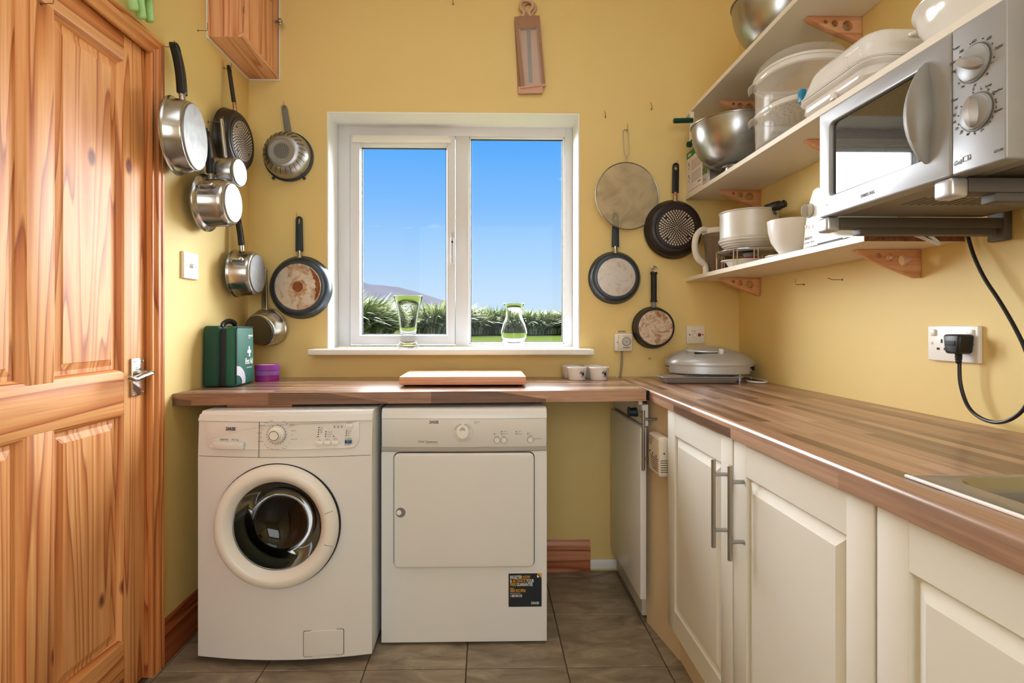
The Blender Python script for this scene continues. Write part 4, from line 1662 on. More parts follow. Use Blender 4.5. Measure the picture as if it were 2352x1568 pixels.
box(bm, p.x + 0.006, p.x + 0.008, -0.0038, -0.003, p.z - 0.0035, p.z + 0.0035)
obj('button_symbol', on_panel(bm, 0.0045), 'ink', sbn, kind='stuff')
for i, (x, y) in enumerate(((wx0 + 0.05, 1.95), (wx1 - 0.05, 1.95), (wx0 + 0.05, 2.45), (wx1 - 0.05, 2.45))):
    obj('foot', CY((x, y, 0.0), (x, y, 0.027), 0.02, 0.016), 'black', wm)

# ================================================================== TUMBLE DRYER
td = thing('tumble_dryer', 'white tumble dryer with a square door beside the knee space', 'tumble dryer', (-0.08, 2.25, 0))
YD = 1.980
dx0, dx1 = -0.377, 0.2195


def dy(x, y, Y=YD):
    return AY(x, y, Y)


zs = dy(1060, 1037).z
zl = dy(1060, 960).z
obj('casing', B(dx0, dx1, YD + 0.004, 2.54, 0.010, 0.84, b=0.003), 'appl', td)
obj('front_panel', B(dx0, dx1, YD, YD + 0.005, 0.0105, zs - 0.001, b=0.0012, seg=1), 'appl', td)
# lower roll of the fascia, fascia and lid
prof = [(YD + 0.02, zs), (YD + 0.001, zs + 0.0005), (YD - 0.003, zs + 0.006), (YD - 0.004, zs + 0.014)]


def extr(profile, x0, x1, bm=None, n=1, f=None):
    bm = bm or bmesh.new()
    cols = []
    for k in range(n + 1):
        x = x0 + (x1 - x0) * k / n
        cols.append([bm.verts.new((x, y + (f(x, z) if f else 0), z)) for y, z in profile])
    m_ = len(profile)
    for p, q in zip(cols, cols[1:]):
        for k in range(m_):
            bm.faces.new((p[k], p[(k + 1) % m_], q[(k + 1) % m_], q[k]))
    bm.faces.new(cols[0][::-1])
    bm.faces.new(cols[-1])
    return bm


DB = 0.010
dbow = lambda x, z: -DB * (1 - ((x - dx0) / (dx1 - dx0) * 2 - 1) ** 2)
obj('fascia_roll', extr([(YD + 0.03, zs + 0.001), (YD + 0.004, zs + 0.001), (YD - 0.002, zs + 0.008), (YD + 0.001, zs + 0.03), (YD + 0.03, zs + 0.03)], dx0 + 0.001, dx1 - 0.001, n=16, f=dbow), 'appl_grey', td, smooth=50)
zf = zs + 0.020
fas = obj('fascia', extr([(YD + 0.03, zf - 0.004), (YD - 0.004, zf - 0.002), (YD - 0.007, zf + 0.002), (YD - 0.003, zl - 0.001), (YD + 0.03, zl - 0.001)], dx0 + 0.004, dx1 - 0.004, n=16, f=dbow), 'appl2', td, smooth=50)
obj('lid', extr([(2.54, zl), (YD - 0.002, zl), (YD + 0.002, 0.842), (YD + 0.008, 0.851), (YD + 0.02, 0.853), (2.54, 0.853)], dx0 + 0.002, dx1 - 0.001, n=16, f=lambda x, z: dbow(x, z) if True else 0), 'appl', td, smooth=50)
# door leaf
a, b_ = dy(906, 1301), dy(1226, 1037)
loop = rrect(a.x, b_.x, a.z, b_.z - 0.002, 0.018)
obj('door_seam', shape2d([rrect(a.x - 0.003, b_.x + 0.003, a.z - 0.003, b_.z + 0.001, 0.02)], 0.002, 0, FY(0, YD - 0.0005, 0)), 'ink', td)
ddo = obj('door', shape2d([loop], 0.022, 0.006, FY(0, YD - 0.004, 0), bseg=3), 'appl2', td, smooth=50)
p = dy(920, 1177, YD - 0.016)
mt_ = Matrix.Translation((p.x, YD - 0.015, p.z)) @ Matrix.Rotation(PI / 2, 4, 'X')
st_ = obj('round_sticker', L([(0.0175, 0), (0.0175, 0.0006), (0, 0.0006)], 32, mt_), 'ink_grey', ddo, label='round grey door sticker')
obj('sticker_print', text_bm('PUSH', 0.006, mt_ @ Matrix.Translation((-0.014, 0.0, 0.0008)), bm=L([(0.009, 0.0006), (0.009, 0.001), (0, 0.001)], 20, mt_ @ Matrix.Translation((-0.006, 0.0, 0)))), 'white_print', st_, kind='stuff')
# dial
YFd = YD - DB - 0.005
kc = dy(1063, 992, YFd)
km = Matrix.Translation((kc.x, YFd + 0.001, kc.z)) @ Matrix.Rotation(PI / 2, 4, 'X')
kb = obj('dial', L([(0.0255, 0.0), (0.0255, 0.006), (0.0235, 0.018), (0.019, 0.022), (0, 0.0235)], 40, km), 'white_pl', td)
obj('dial_inset', L([(0.0095, 0), (0.0095, 0.0012), (0, 0.0012)], 24, km @ Matrix.Translation((0, 0.012, 0.0215))), 'appl_grey', kb)
bm = bmesh.new()
for k in range(34):
    if k in (8, 9):
        continue
    a = 2 * PI * k / 34
    for d in (-0.018, 0.018):
        pass
    v = [bm.verts.new(km @ Vector((r * math.cos(a + d), r * math.sin(a + d), 0.0004))) for r, d in ((0.0272, -0.055), (0.0295, -0.055), (0.0295, 0.055), (0.0272, 0.055))]
    bm.faces.new(v)
obj('dial_mark', bm, 'ink', td, kind='stuff', smooth=0)


def dtext(s, x, y, cap, align='LEFT', sx=0.8, bold=0.0, bm=None, shear=0):
    p = AY(x, y, YFd)
    return text_bm(s, cap / 0.72, FY(p.x, YFd + 0.0022 - 0.0012 + 0.0012 * 0, p.z), sx=sx, align=align, bm=bm, bold=bold, shear=shear)


def fascia_snap(bm, off=0.0006):
    for v in bm.verts:
        t = (v.co.z - zf) / (zl - zf)
        v.co.y = YD - 0.007 + 0.004 * t + dbow(v.co.x, 0) - off
    return bm


S2 = 1260 / YFd
obj('lettering', fascia_snap(dtext('ZANUSSI', 996.5, 972.5, 6.6 / S2, 'CENTER', 0.58, 0.03)), 'ink', fas)
bm = dtext('DUAL Temperature', 1005.5, 1016, 4.2 / S2, 'RIGHT', 0.92, 0.03)
dtext('7kg Reverse Action Drying', 1005.5, 1020, 2.0 / S2, 'RIGHT', 0.9, 0.0, bm=bm)
for k in range(25):
    a = math.radians(105 + k * 13.7)
    xx, yy = 1063.5 + 22.5 * math.cos(a), 993 - 21.5 * math.sin(a)
    dtext(str(10 * (k % 12 + 1)), xx, yy, 1.9 / S2, 'CENTER', bm=bm)
for s_, xx, yy in (('Cottons', 1160, 991.5), ('Synthetics', 1161, 996.5), ('Delicate', 1141, 1002.5), ('Buzzer', 1157, 1002.5), ('Drying', 1192.5, 991.5), ('End', 1190, 995), ('Anticrease', 1193.5, 998), ('Start', 1217, 996), ('Start/Pause', 1218, 1001.5), ('ZDE 47201 W', 1235.5, 1009), ('Time', 1099, 970)):
    dtext(s_, xx, yy, 2.3 / S2, 'CENTER', 0.9, bm=bm)
obj('printed_marks', fascia_snap(bm), 'ink_grey', fas, kind='stuff')
bm = bmesh.new()
p = AY(1092.5, 970, YFd)
lathe(bm, [(0.0036, 0), (0.0044, 0)], 20, FY(p.x, 0, p.z))
obj('printed_marks', fascia_snap(bm), 'ink_red', fas, kind='stuff', smooth=0, label='small red clock symbol')
bm = bmesh.new()
for x, y in ((1136, 996), (1152, 991), (1152, 996), (1185, 991), (1185, 996), (1212, 995.5)):
    p = AY(x, y, YFd)
    cyl(bm, (p.x, YFd, p.z), (p.x, YFd - 0.0012, p.z), 0.0018, seg=10)
fo = obj('indicator', bm, 'led', fas, kind='stuff')
for x, y in ((1141.5, 1011), (1157.5, 1011), (1218.5, 1010.5)):
    p = AY(x, y, YFd)
    yy = YD - 0.006 + dbow(p.x, 0)
    bt = obj('push_button', L([(0.0102, 0), (0.0102, 0.003), (0.009, 0.0045), (0, 0.0048)], 28, FY(p.x, yy, p.z)), 'appl2', fas)
    obj('button_ring', L([(0.0104, 0.0), (0.0104, 0.0016), (0.0116, 0.0016), (0.0116, 0)], 28, FY(p.x, yy, p.z)), 'ink_grey', bt)
# guarantee sticker
a, b_ = dy(1168, 1393), dy(1244, 1316)
stk = obj('guarantee_sticker', B(a.x, b_.x, YD - 0.0008, YD - 0.0001, a.z, b_.z), 'sticker', td, label='square black advertising sticker')
sw_, sh_ = b_.x - a.x, b_.z - a.z
def stext(runs, v0, cap, bmw, bmy, sx=0.62, u0=0.045, gap=0.022):
    """runs: (string, is_yellow); laid left to right by measured width."""
    u = u0
    for s_, yel in runs:
        t = text_bm(s_, cap * sh_ / 0.72, Matrix.Identity(4), sx=sx, bold=0.015)
        w_ = max((v.co.x for v in t.verts), default=0)
        t.free()
        text_bm(s_, cap * sh_ / 0.72, FY(a.x + u * sw_, YD - 0.0011, b_.z - v0 * sh_), sx=sx, bm=bmy if yel else bmw, bold=0.015)
        u += w_ / sw_ + gap


bw, by = bmesh.new(), bmesh.new()
stext((('REGISTER', 0), ('NOW', 1)), 0.155, 0.098, bw, by)
stext((('&', 0), ('ACTIVATE', 1), ('YOUR', 0)), 0.265, 0.098, bw, by)
stext((('FREE', 1), ('GUARANTEE', 0)), 0.375, 0.098, bw, by)
stext((('Freephone', 0),), 0.45, 0.022, bw, by, sx=0.9)
stext((('0800 032 8936', 1),), 0.555, 0.09, bw, by)
stext((('REPUBLIC OF IRELAND Customers', 0),), 0.605, 0.018, bw, by, sx=0.85)
stext((('1 800 818 530', 0),), 0.705, 0.075, bw, by, sx=0.6)
stext((('ZANUSSI', 0),), 0.925, 0.075, bw, by, u0=0.68, sx=0.58)
v = [by.verts.new((a.x + u * sw_, YD - 0.0011, b_.z - w_ * sh_)) for u, w_ in ((0.85, 0.0), (1.0, 0.0), (1.0, 0.15), (0.93, 0.06))]
by.faces.new(v)
v = [bw.verts.new((a.x + u * sw_, YD - 0.0011, b_.z - w_ * sh_)) for u, w_ in ((0.86, 0.04), (0.92, 0.085), (0.93, 0.12), (0.86, 0.12))]
bw.faces.new(v)
obj('lettering', bw, 'white_print', stk)
obj('lettering', by, 'yellow', stk, label='yellow lettering')
for x, y in ((dx0 + 0.05, 2.03), (dx1 - 0.05, 2.03), (dx0 + 0.05, 2.49), (dx1 - 0.05, 2.49)):
    obj('foot', CY((x, y, 0.0), (x, y, 0.012), 0.02, 0.016), 'black', td)

# ================================================================== HUNG PANS
def frame(origin, normal, up=(0, 0, 1), roll=0.0):
    """Local z = normal (away from the wall), local y close to up."""
    z = Vector(normal).normalized()
    x = Vector(up).cross(z).normalized()
    y = z.cross(x)
    m = Matrix((x, y, z)).transposed().to_4x4()
    return Matrix.Translation(Vector(origin)) @ m @ Matrix.Rotation(roll, 4, 'Z')


def pan_body(R, r, depth, flare=0.0, th=0.003, lip=0.004, pot=False, edge=0.012):
    """Rim at z = 0 toward the wall, base at z = depth. Outer then inner skin."""
    if pot:
        out = [(R + lip, 0.0), (R + lip, 0.003), (R + lip * 0.3, 0.006), (R, 0.012), (r, depth - edge * 1.4), (r - 0.002, depth - edge), (r - edge * 0.35, depth - edge * 0.35), (r - edge, depth)]
    else:
        out = [(R, 0.0), (R, 0.002), (R - 0.004, 0.006)]
        n = 7
        for k in range(1, n + 1):
            t = k / n
            out.append((R - 0.004 + (r + 0.004 - R + 0.004) * (t ** 1.5), 0.006 + (depth - 0.006) * math.sin(t * PI / 2) ** 0.9))
        out.append((r, depth))
    out.append((0, depth))
    inn = [(0, depth - th - 0.001), (max(r - edge - 0.004, 0.01), depth - th - 0.001)]
    inn += [(r - 0.006, depth - 0.02 if pot else depth * 0.7), (R - th, 0.004), (R - th + 0.001, 0.0)]
    return out + inn + [out[0]]


def handle_plate(y0, y1, w0, w1, t, z0, z1, hole=None, arch=0.0, grip=None, n=14, bev=0.004):
    """Flat handle, rising from y0 to y1, width w0 -> w1, height off the wall z0 -> z1, with a hanging slot."""
    lp = []
    for k in range(n + 1):
        s_ = k / n
        w = w0 + (w1 - w0) * s_
        if grip:
            w += grip * math.sin(PI * min(1, s_ * 1.6))
        lp.append((w / 2, y0 + (y1 - y0 - w1 / 2) * s_))
    for k in range(1, 8):
        a = PI * k / 8
        lp.append((w1 / 2 * math.cos(a), y1 - w1 / 2 + w1 / 2 * math.sin(a)))
    lp += [(-x, y) for x, y in lp[:n + 1][::-1]]
    loops = [lp]
    if hole:
        hy0, hy1, hw = hole
        loops.append(circ(0, (hy0 + hy1) / 2, hw / 2, 16, ry=(hy1 - hy0) / 2))
    bm = shape2d(loops, t, bev, bseg=2)
    for v in bm.verts:
        s_ = (v.co.y - y0) / (y1 - y0)
        v.co.z += z0 + (z1 - z0) * s_ + arch * math.sin(PI * max(0, min(1, s_)))
    return bm


def wall_hook(pos, normal, label, length=0.03, upl=0.022, side=(0, 0, 1)):
    """Square-bend screw hook driven into the wall at pos."""
    nrm = Vector(normal)
    p = Vector(pos)
    t = thing('wall_hook', label, 'hook', p)
    u = Vector(side)
    bm = T([p, p + nrm * length * 0.5, p + nrm * length, p + nrm * (length + 0.001) + u * 0.004, p + nrm * (length + 0.001) + u * upl], 0.0013, seg=8)
    obj('shank', bm, 'hookm', t)
    obj('collar', CY(p, p + nrm * 0.002, 0.0035, seg=12), 'hookm', t)
    return t


BN = (0, -1, 0)
LN = (1, 0, 0)


def frypan(name, label, group, org, nrm, R, r, depth, mats, hy1, hw, hole, tilt=0.0, ferr='steel', z_wall=0.0, hlen0=None, base_mat=None, ring=None, dots=False, handle_mat='black', hz=(0.012, 0.010), ferr_h=0.022, roll=0.0, hshift=0.0, arch=0.0, ht=0.014, grip=0.0, dot_mat='paleholes'):
    m = frame(org, nrm, roll=roll)
    t = thing(name, label, 'pan', matrix=m, group=group)
    body = obj('body', L(pan_body(R, r, depth), 64), mats, t, local=True, smooth=50)
    if base_mat:
        obj('base', L([(r - 0.002, depth - 0.001), (r - 0.003, depth + 0.0025), (r - 0.006, depth + 0.003), (0, depth + 0.003)], 56), base_mat, t, local=True)
    if ring:
        obj('centre_disc', L([(ring, depth + 0.003), (ring - 0.001, depth + 0.0042), (0, depth + 0.0042)], 32), 'rust', t, local=True, label='round rusty spot at the centre of the base')
    if dots:
        bm = bmesh.new()
        rr = 0.006
        kk = 0
        while rr < r - 0.012:
            n = max(6, int(2 * PI * rr / (0.0085 + 0.005 * rr / r)))
            dr = 0.0019 + 0.0028 * rr / r
            for k in range(n):
                a = 2 * PI * (k + 0.5 * (kk % 2)) / n
                if rr > r * 0.55 and (k % 9 == 4) and kk % 2:
                    continue
                cm = Matrix.Translation((rr * math.cos(a), rr * math.sin(a), depth + 0.0032)) @ Matrix.Rotation(a, 4, 'Z') @ Matrix.Diagonal((1.35, 0.95, 1, 1))
                bmesh.ops.create_circle(bm, cap_ends=True, segments=10, radius=dr, matrix=cm)
            rr += 0.0070 + 0.0055 * rr / r
            kk += 1
        obj('perforated_dots', bm, dot_mat, t, local=True, kind='stuff', smooth=0)
    y0 = R * 0.93
    z0 = max(0.012, depth * 0.35)
    bm = bmesh.new()
    tube(bm, [(0, y0 - 0.012, z0 + 0.006), (0, R + 0.006, z0 + 0.004), (0, R + ferr_h, z0)], [0.011, 0.010, 0.009], seg=14, flat=0.8)
    obj('ferrule', bm, ferr, t, local=True)
    obj('handle', handle_plate(R + ferr_h - 0.002, hy1, hw[0], hw[1], ht, z0, hz[1], hole, arch=arch, grip=grip), handle_mat, t, local=True, smooth=50)
    return t


g1 = 'frying pans hung on the wall by the window'
# back wall, left of the window: large blue-grey pan with the rust-stained base
o = AY(692, 660, YB - 0.006)
R = 0.146
hk = AY(685, 503, YB)
frypan('frying_pan', 'large grey frying pan with a brown-stained pale base, overlapping the window\'s left edge', g1, o, BN, R, 0.108, 0.045, 'bluegrey', hk.z - o.z + 0.010, (0.034, 0.030), (hk.z - o.z - 0.028, hk.z - o.z + 0.002, 0.011), base_mat='rusty', ring=0.024, handle_mat='bluehandle', roll=0.02)
bp_ = bpy.data.objects[[o_.name for o_ in C.objects if o_.get('label', '').startswith('large grey frying pan')][0]]
rnd = random.Random(5)
bm = bmesh.new()
pv = None
for k in range(29):
    a_ = math.radians(-42 + 100 * k / 28)
    ro_ = 0.1015
    ri_ = ro_ - 0.022 * math.sin(PI * k / 28) ** 0.7 * (0.75 + 0.5 * rnd.random()) - 0.0004
    cur = (bm.verts.new((ro_ * math.cos(a_), ro_ * math.sin(a_), 0.0486)), bm.verts.new((ri_ * math.cos(a_), ri_ * math.sin(a_), 0.0486)))
    if pv:
        bm.faces.new((pv[0], pv[1], cur[1], cur[0]))
    pv = cur
obj('rust_patch', bm, 'rust', bp_, local=True, smooth=0, label='brown rust crescent')
bm = bmesh.new()
vs = [bm.verts.new(((0.034 + 0.012 * rnd.random() + (0.008 if 3.4 < 2 * PI * k / 30 < 5.6 else 0)) * math.cos(2 * PI * k / 30), (0.034 + 0.010 * rnd.random()) * math.sin(2 * PI * k / 30) - 0.006, 0.0484)) for k in range(30)]
bm.faces.new(vs)
obj('stain', bm, 'stain', bp_, local=True, smooth=0)
wall_hook((hk.x + 0.001, YB, hk.z + 0.002), BN, 'thin hook holding the large frying pan with the stained base', 0.026)
# right of the window: grey pan with a chalky base
o = AY(1411, 638, YB - 0.006)
hk = AY(1411, 494, YB)
frypan('frying_pan', 'grey frying pan with a pale chalky base, hung below the splatter screen', g1, o, BN, 0.1235, 0.091, 0.04, 'bluegrey', hk.z - o.z + 0.010, (0.034, 0.028), (hk.z - o.z - 0.032, hk.z - o.z + 0.002, 0.012), base_mat='chalky', handle_mat='bluehandle', roll=-0.012)
wall_hook((hk.x + 0.001, YB, hk.z + 0.002), BN, 'thin hook holding the pan with the chalky base', 0.03)
# black pan with perforated base
o = AY(1546, 527, YB - 0.020)
hk = AY(1551, 384, YB)
frypan('frying_pan', 'black frying pan with a perforated-look dotted base, nearest the shelves', g1, o, BN, 0.1375, 0.098, 0.045, 'nonstick', hk.z - o.z + 0.012, (0.030, 0.030), (hk.z - o.z - 0.024, hk.z - o.z + 0.001, 0.013), base_mat='nonstick', dots=True, ferr='copper', handle_mat='black', ferr_h=0.032, roll=-0.03)
wall_hook((hk.x + 0.001, YB, hk.z + 0.002), BN, 'thin hook holding the black dotted-base pan beside the shelves', 0.026)
# small pan with grip handle and ring
o = AY(1499, 752, YB - 0.02)
m = frame(o, BN)
t = thing('frying_pan', 'small dark frying pan with a swirled brown base, hung lowest by the timer switch', 'pan', matrix=m, group=g1)
R, r, dp = 0.098, 0.083, 0.045
obj('body', L(pan_body(R, r, dp), 56), 'nonstick', t, local=True, smooth=50)
obj('base', L([(r - 0.003, dp - 0.001), (r - 0.004, dp + 0.0025), (0, dp + 0.003)], 48), 'rusty2', t, local=True)
zt_ = AY(1499, 627, YB).z - o.z
zb_ = AY(1499, 694, YB).z - o.z
obj('ferrule', T([(0, R * 0.92, 0.02), (0, zb_ + 0.004, 0.018)], 0.0105, seg=14), 'sievegrey', t, local=True)
bm = bmesh.new()
lathe(bm, [(0, 0), (0.0155, 0.0), (0.0155, 0.006), (0.0135, 0.008), (0.013, 0.02), (0.0135, (zt_ - zb_) / 2), (0.013, zt_ - zb_ - 0.02), (0.0135, zt_ - zb_ - 0.010), (0.0165, zt_ - zb_ - 0.008), (0.0165, zt_ - zb_), (0, zt_ - zb_)], 20, Matrix.Translation((0, zb_, 0.018)) @ Matrix.Rotation(-PI / 2, 4, 'X'))
obj('handle', bm, 'black_soft', t, local=True)
cy_ = zt_ + 0.014
obj('hanging_ring', T([(0.013 * math.cos(a), cy_ + 0.014 * math.sin(a), 0.018) for a in [2 * PI * k / 20 for k in range(20)]], 0.0034, closed=True, seg=8), 'steel', t, local=True)
hk = AY(1499, 618, YB)
wall_hook((hk.x, YB, hk.z), BN, 'thin hook holding the small dark pan by its steel ring', 0.026, 0.010)

# splatter screen
o = AY(1441, 450, YB - 0.034)
m = frame(o, (0.14, -1, 0.0))
t = thing('splatter_screen', 'round wire-mesh splatter screen, brown with grease, hung by its wire loop', 'splatter guard', matrix=m)
R = 0.1555
obj('rim', T([((R - 0.002) * math.cos(a), R * math.sin(a), 0.0) for a in [2 * PI * k / 72 for k in range(72)]], 0.0028, closed=True, seg=8), 'wire', t, local=True)
obj('mesh', L([(0, 0.002), (R * 0.5, 0.0015), (R - 0.003, 0)], 64), 'mesh', t, local=True)
ht_ = AY(1441, 294, YB - 0.034).z - o.z
lp = [(0.0, R, 0), (0.0, R + 0.022, 0), (0.011, R + 0.045, 0), (0.0125, R + 0.06, 0), (0.0125, ht_ - 0.012, 0), (0.009, ht_ - 0.002, 0), (0, ht_, 0), (-0.009, ht_ - 0.002, 0), (-0.0125, ht_ - 0.012, 0), (-0.0125, R + 0.06, 0), (-0.011, R + 0.045, 0), (-0.002, R + 0.022, 0), (-0.002, R, 0)]
lp = [(a_, b_, -0.020 * max(0, (b_ - R) / (ht_ - R))) for a_, b_, c_ in lp]
obj('wire_handle', T(lp, 0.0016, seg=8), 'wire', t, local=True)
hk = AY(1441, 300, YB)
wall_hook((hk.x - 0.002, YB, hk.z), BN, 'small bent hook holding the splatter screen', 0.020, 0.024, side=(-0.15, 0, 1))
for x, y, lb in ((1390, 269, 'small bare hook between the window corner and the splatter screen'), (1496, 251, 'small bare hook high on the wall, nearest the shelves')):
    p = AY(x, y, YB)
    wall_hook(p, BN, lb, 0.014, 0.026, side=(-0.25, 0, 1))
p = AY(1041, 10, YB)
wall_hook((p.x, YB, p.z), BN, 'bare hook above the window, cut by the top of the picture', 0.02, 0.035)
p = AY(1492, 823, YB)
t = thing('wall_plug', 'tiny brown wall plug below the small pan', 'plug', p)
obj('plug', CY((p.x, YB, p.z), (p.x, YB - 0.003, p.z), 0.005), 'copper', t)

# ---- colander on the back wall
o = AY(663, 360, YB - 0.012)
t = thing('colander', 'steel colander with a dark rim and grey handle, hung left of the window', 'colander', matrix=frame(o, BN, roll=0.0))
R = 0.107
prof = [(R, 0.0), (R, 0.004)]
for k in range(1, 11):
    a = k / 10
    prof.append((R - (R - 0.058) * (1 - math.cos(a * PI / 2)) , 0.004 + 0.085 * math.sin(a * PI / 2)))
prof += [(0.058, 0.094), (0.054, 0.094), (0.053, 0.090), (0.0, 0.088)]
obj('bowl', L(prof, 64), 'sieve', t, local=True, smooth=50)
obj('rim', L([(R - 0.001, -0.003), (R + 0.007, -0.003), (R + 0.007, 0.006), (R - 0.001, 0.008)], 64), 'bluehandle', t, local=True)
bm = L([(0.048, 0.0885), (0.048, 0.0893), (0.0, 0.0893)], 40)
bd = obj('base_disc', bm, 'sievegrey', t, local=True)
bm = bmesh.new()
for n, r in ((1, 0.0), (6, 0.010), (12, 0.0185), (16, 0.027), (22, 0.036)):
    for k in range(n):
        a = 2 * PI * k / n + r * 40
        bmesh.ops.create_circle(bm, cap_ends=True, segments=8, radius=0.0016, matrix=Matrix.Translation((r * math.cos(a), r * math.sin(a), 0.0897)))
obj('drain_hole', bm, 'dark', t, local=True, kind='stuff', smooth=0)
bm = bmesh.new()
for k in range(24):
    a = 2 * PI * k / 24 + 0.1
    pts = []
    for s_ in range(7):
        q = 0.42 + 0.38 * s_ / 6
        rr = R - (R - 0.058) * (1 - math.cos(q * PI / 2)) + 0.0006
        zz = 0.004 + 0.085 * math.sin(q * PI / 2) + 0.0006
        aa = a + 0.10 * (s_ / 6)
        pts.append((rr * math.cos(aa), rr * math.sin(aa), zz))
    tube(bm, pts, 0.0010, seg=5)
obj('slit', bm, 'dark', t, local=True, kind='stuff')
hk = AY(656, 250, YB)
dx_ = hk.x - o.x
bm = handle_plate(R - 0.002, hk.z - o.z + 0.012, 0.030, 0.026, 0.012, 0.006, 0.004, (hk.z - o.z - 0.012, hk.z - o.z + 0.002, 0.009))
for v in bm.verts:
    v.co.x += dx_ * (v.co.y - R) / (hk.z - o.z - R)
obj('handle', bm, 'sievegrey', t, local=True)
for a in (235, 306):
    c_, s_ = math.cos(math.radians(a)), math.sin(math.radians(a))
    obj('rest_lug', T([(R * c_, R * s_, 0.002), ((R + 0.02) * c_, (R + 0.02) * s_, 0.002)], [0.005, 0.0065], seg=10), 'bluehandle', t, local=True)
wall_hook((hk.x, YB, hk.z + 0.004), BN, 'thin hook holding the colander', 0.024)

# ---- left wall: pans hang by their handles, bases facing the room
g2 = 'steel pans hung on the wall beside the door'


def saucepan(name, label, rim_c, nrm, R, r, depth, hook, hmat='black', body='steel', base='steel_base', pot=True, hw=(0.024, 0.024), edge=0.012, lip=0.006, bevel_ring=True, spout=False, ferrule='steel', hstart=0.0, ht=0.016, slim=False, dots=False, hook_label='', cat='saucepan', hoff=0.0, hz_top=None, lid_rim=False, nohook=False):
    m = frame(rim_c, nrm)
    t = thing(name, label, cat, matrix=m, group=g2)
    inv = m.inverted()
    b = obj('body', L(pan_body(R, r, depth, pot=pot, edge=edge, lip=lip), 64), body, t, local=True, smooth=50)
    rb = r - edge if pot else r
    obj('base', L([(rb - 0.0005, depth - 0.001), (rb - 0.001, depth + 0.004), (rb - 0.003, depth + 0.0055), (0, depth + 0.0055)], 56), base, t, local=True)
    if lip > 0.008:
        obj('rolled_rim', L([(R, 0.018), (R + 0.004, 0.014), (R + lip, 0.008), (R + lip, 0.001), (R + lip - 0.004, -0.002), (R, -0.001)], 64), body, t, local=True, smooth=70)
    if spout:
        # riveted side grip standing off the wall of the pot
        a = math.radians(spout)
        pts = []
        for q, zz in ((0.002, depth * 0.20), (0.011, depth * 0.26), (0.014, depth * 0.45), (0.012, depth * 0.66), (0.002, depth * 0.72)):
            rr = (R + r) / 2 + q
            pts.append((rr * math.cos(a), rr * math.sin(a), zz))
        obj('side_grip', T(pts, 0.009, seg=12, sm=4, flat=0.6), body, t, local=True)
    hl = inv @ Vector(hook)
    z0 = 0.022 if pot else max(0.012, depth * 0.4)
    zt2 = hl.z if hz_top is None else hz_top
    y_f = R + 0.022
    if not slim:
        bm = bmesh.new()
        tube(bm, [(0, R - 0.004, z0 + 0.002), (0, R + 0.008, z0 + 0.001), (0, y_f, z0)], [0.013, 0.0125, 0.0130], seg=14, flat=0.85)
        obj('ferrule', bm, ferrule, t, local=True)
        bm = handle_plate(y_f - 0.002, hl.y + 0.014, hw[0], hw[1], ht, z0, zt2, (hl.y - 0.018, hl.y + 0.003, 0.009), arch=hoff, bev=0.006)
    else:
        bm = handle_plate(R - 0.004, hl.y + 0.012, hw[0], hw[1], ht, z0 - 0.004, zt2, (hl.y - 0.012, hl.y + 0.003, 0.007), arch=hoff, bev=0.003)
    for v in bm.verts:
        k = max(0, (v.co.y - R) / (hl.y - R))
        v.co.x += hl.x * k
    obj('handle', bm, hmat, t, local=True, smooth=50)
    return t


def left_pan(rx, ry, Xr, phi_deg, drop=0.0):
    c_ = AX(rx, ry, Xr)
    ph = math.radians(phi_deg)
    return c_, Vector((math.cos(ph), math.sin(ph), drop))


# wide saute pan nearest the door
c_, n_ = left_pan(402, 313, -1.060, 8)
hk = AX(397, 125, XL)
saucepan('saute_pan', 'wide shallow steel saute pan with a long black handle, hung next to the door frame', c_, n_, 0.124, 0.116, 0.062, (XL + 0.034, c_.y + 0.01, hk.z), pot=True, edge=0.006, lip=0.006, cat='pan', hoff=0.006, hw=(0.030, 0.030), ht=0.028)
wall_hook((XL, c_.y + 0.01, hk.z - 0.002), LN, 'thin hook holding the wide saute pan', 0.036)
# black frying pan further along
c_, n_ = left_pan(528, 325, -1.080, -3)
hk = AX(533, 173, XL)
t = frypan('frying_pan', 'black frying pan with a dotted base, hung below the pine wall cabinet', 'dark pans by the cabinet', c_, n_, 0.134, 0.1, 0.052, 'nonstick', hk.z - c_.z + 0.010, (0.024, 0.020), (hk.z - c_.z - 0.022, hk.z - c_.z - 0.002, 0.008), base_mat='nonstick', dots=True, ferr='copper', handle_mat='black', ferr_h=0.030, hz=(0.012, -0.006), ht=0.012, roll=0.0)
del t['group']
wall_hook((XL, c_.y, hk.z - 0.004), LN, 'thin hook holding the black pan below the pine cabinet', 0.03)
# milk pan
c_, n_ = left_pan(508, 397, -1.043, -5)
hk = Vector((XL, c_.y + 0.018, AX(509, 277, -1.045).z))
saucepan('milk_pan', 'small steel milk pan with a slim steel handle, hung before the black pan', c_, n_, 0.0585, 0.057, 0.072, (XL + 0.056, c_.y + 0.014, hk.z), hmat='steel', body='steel_b', pot=True, edge=0.004, lip=0.003, slim=True, hw=(0.020, 0.017), ht=0.009)
wall_hook((XL, c_.y + 0.020, hk.z), LN, 'thin hook holding the small milk pan', 0.058)
# shiny pot with flared rim
c_, n_ = left_pan(470, 466, -1.070, 0)
hk = AX(456, 300, XL)
hz = AX(474, 305, -1.07).z
saucepan('saucepan', 'deep shiny saucepan with a flared rim and black handle, hung above the light switch', c_, n_, 0.090, 0.088, 0.105, (XL + 0.035, c_.y, hz), lip=0.018, edge=0.014, spout=150, hoff=0.004, ht=0.024, hw=(0.028, 0.026))
wall_hook((XL, c_.y, hz), LN, 'thin hook holding the flared-rim saucepan', 0.038)
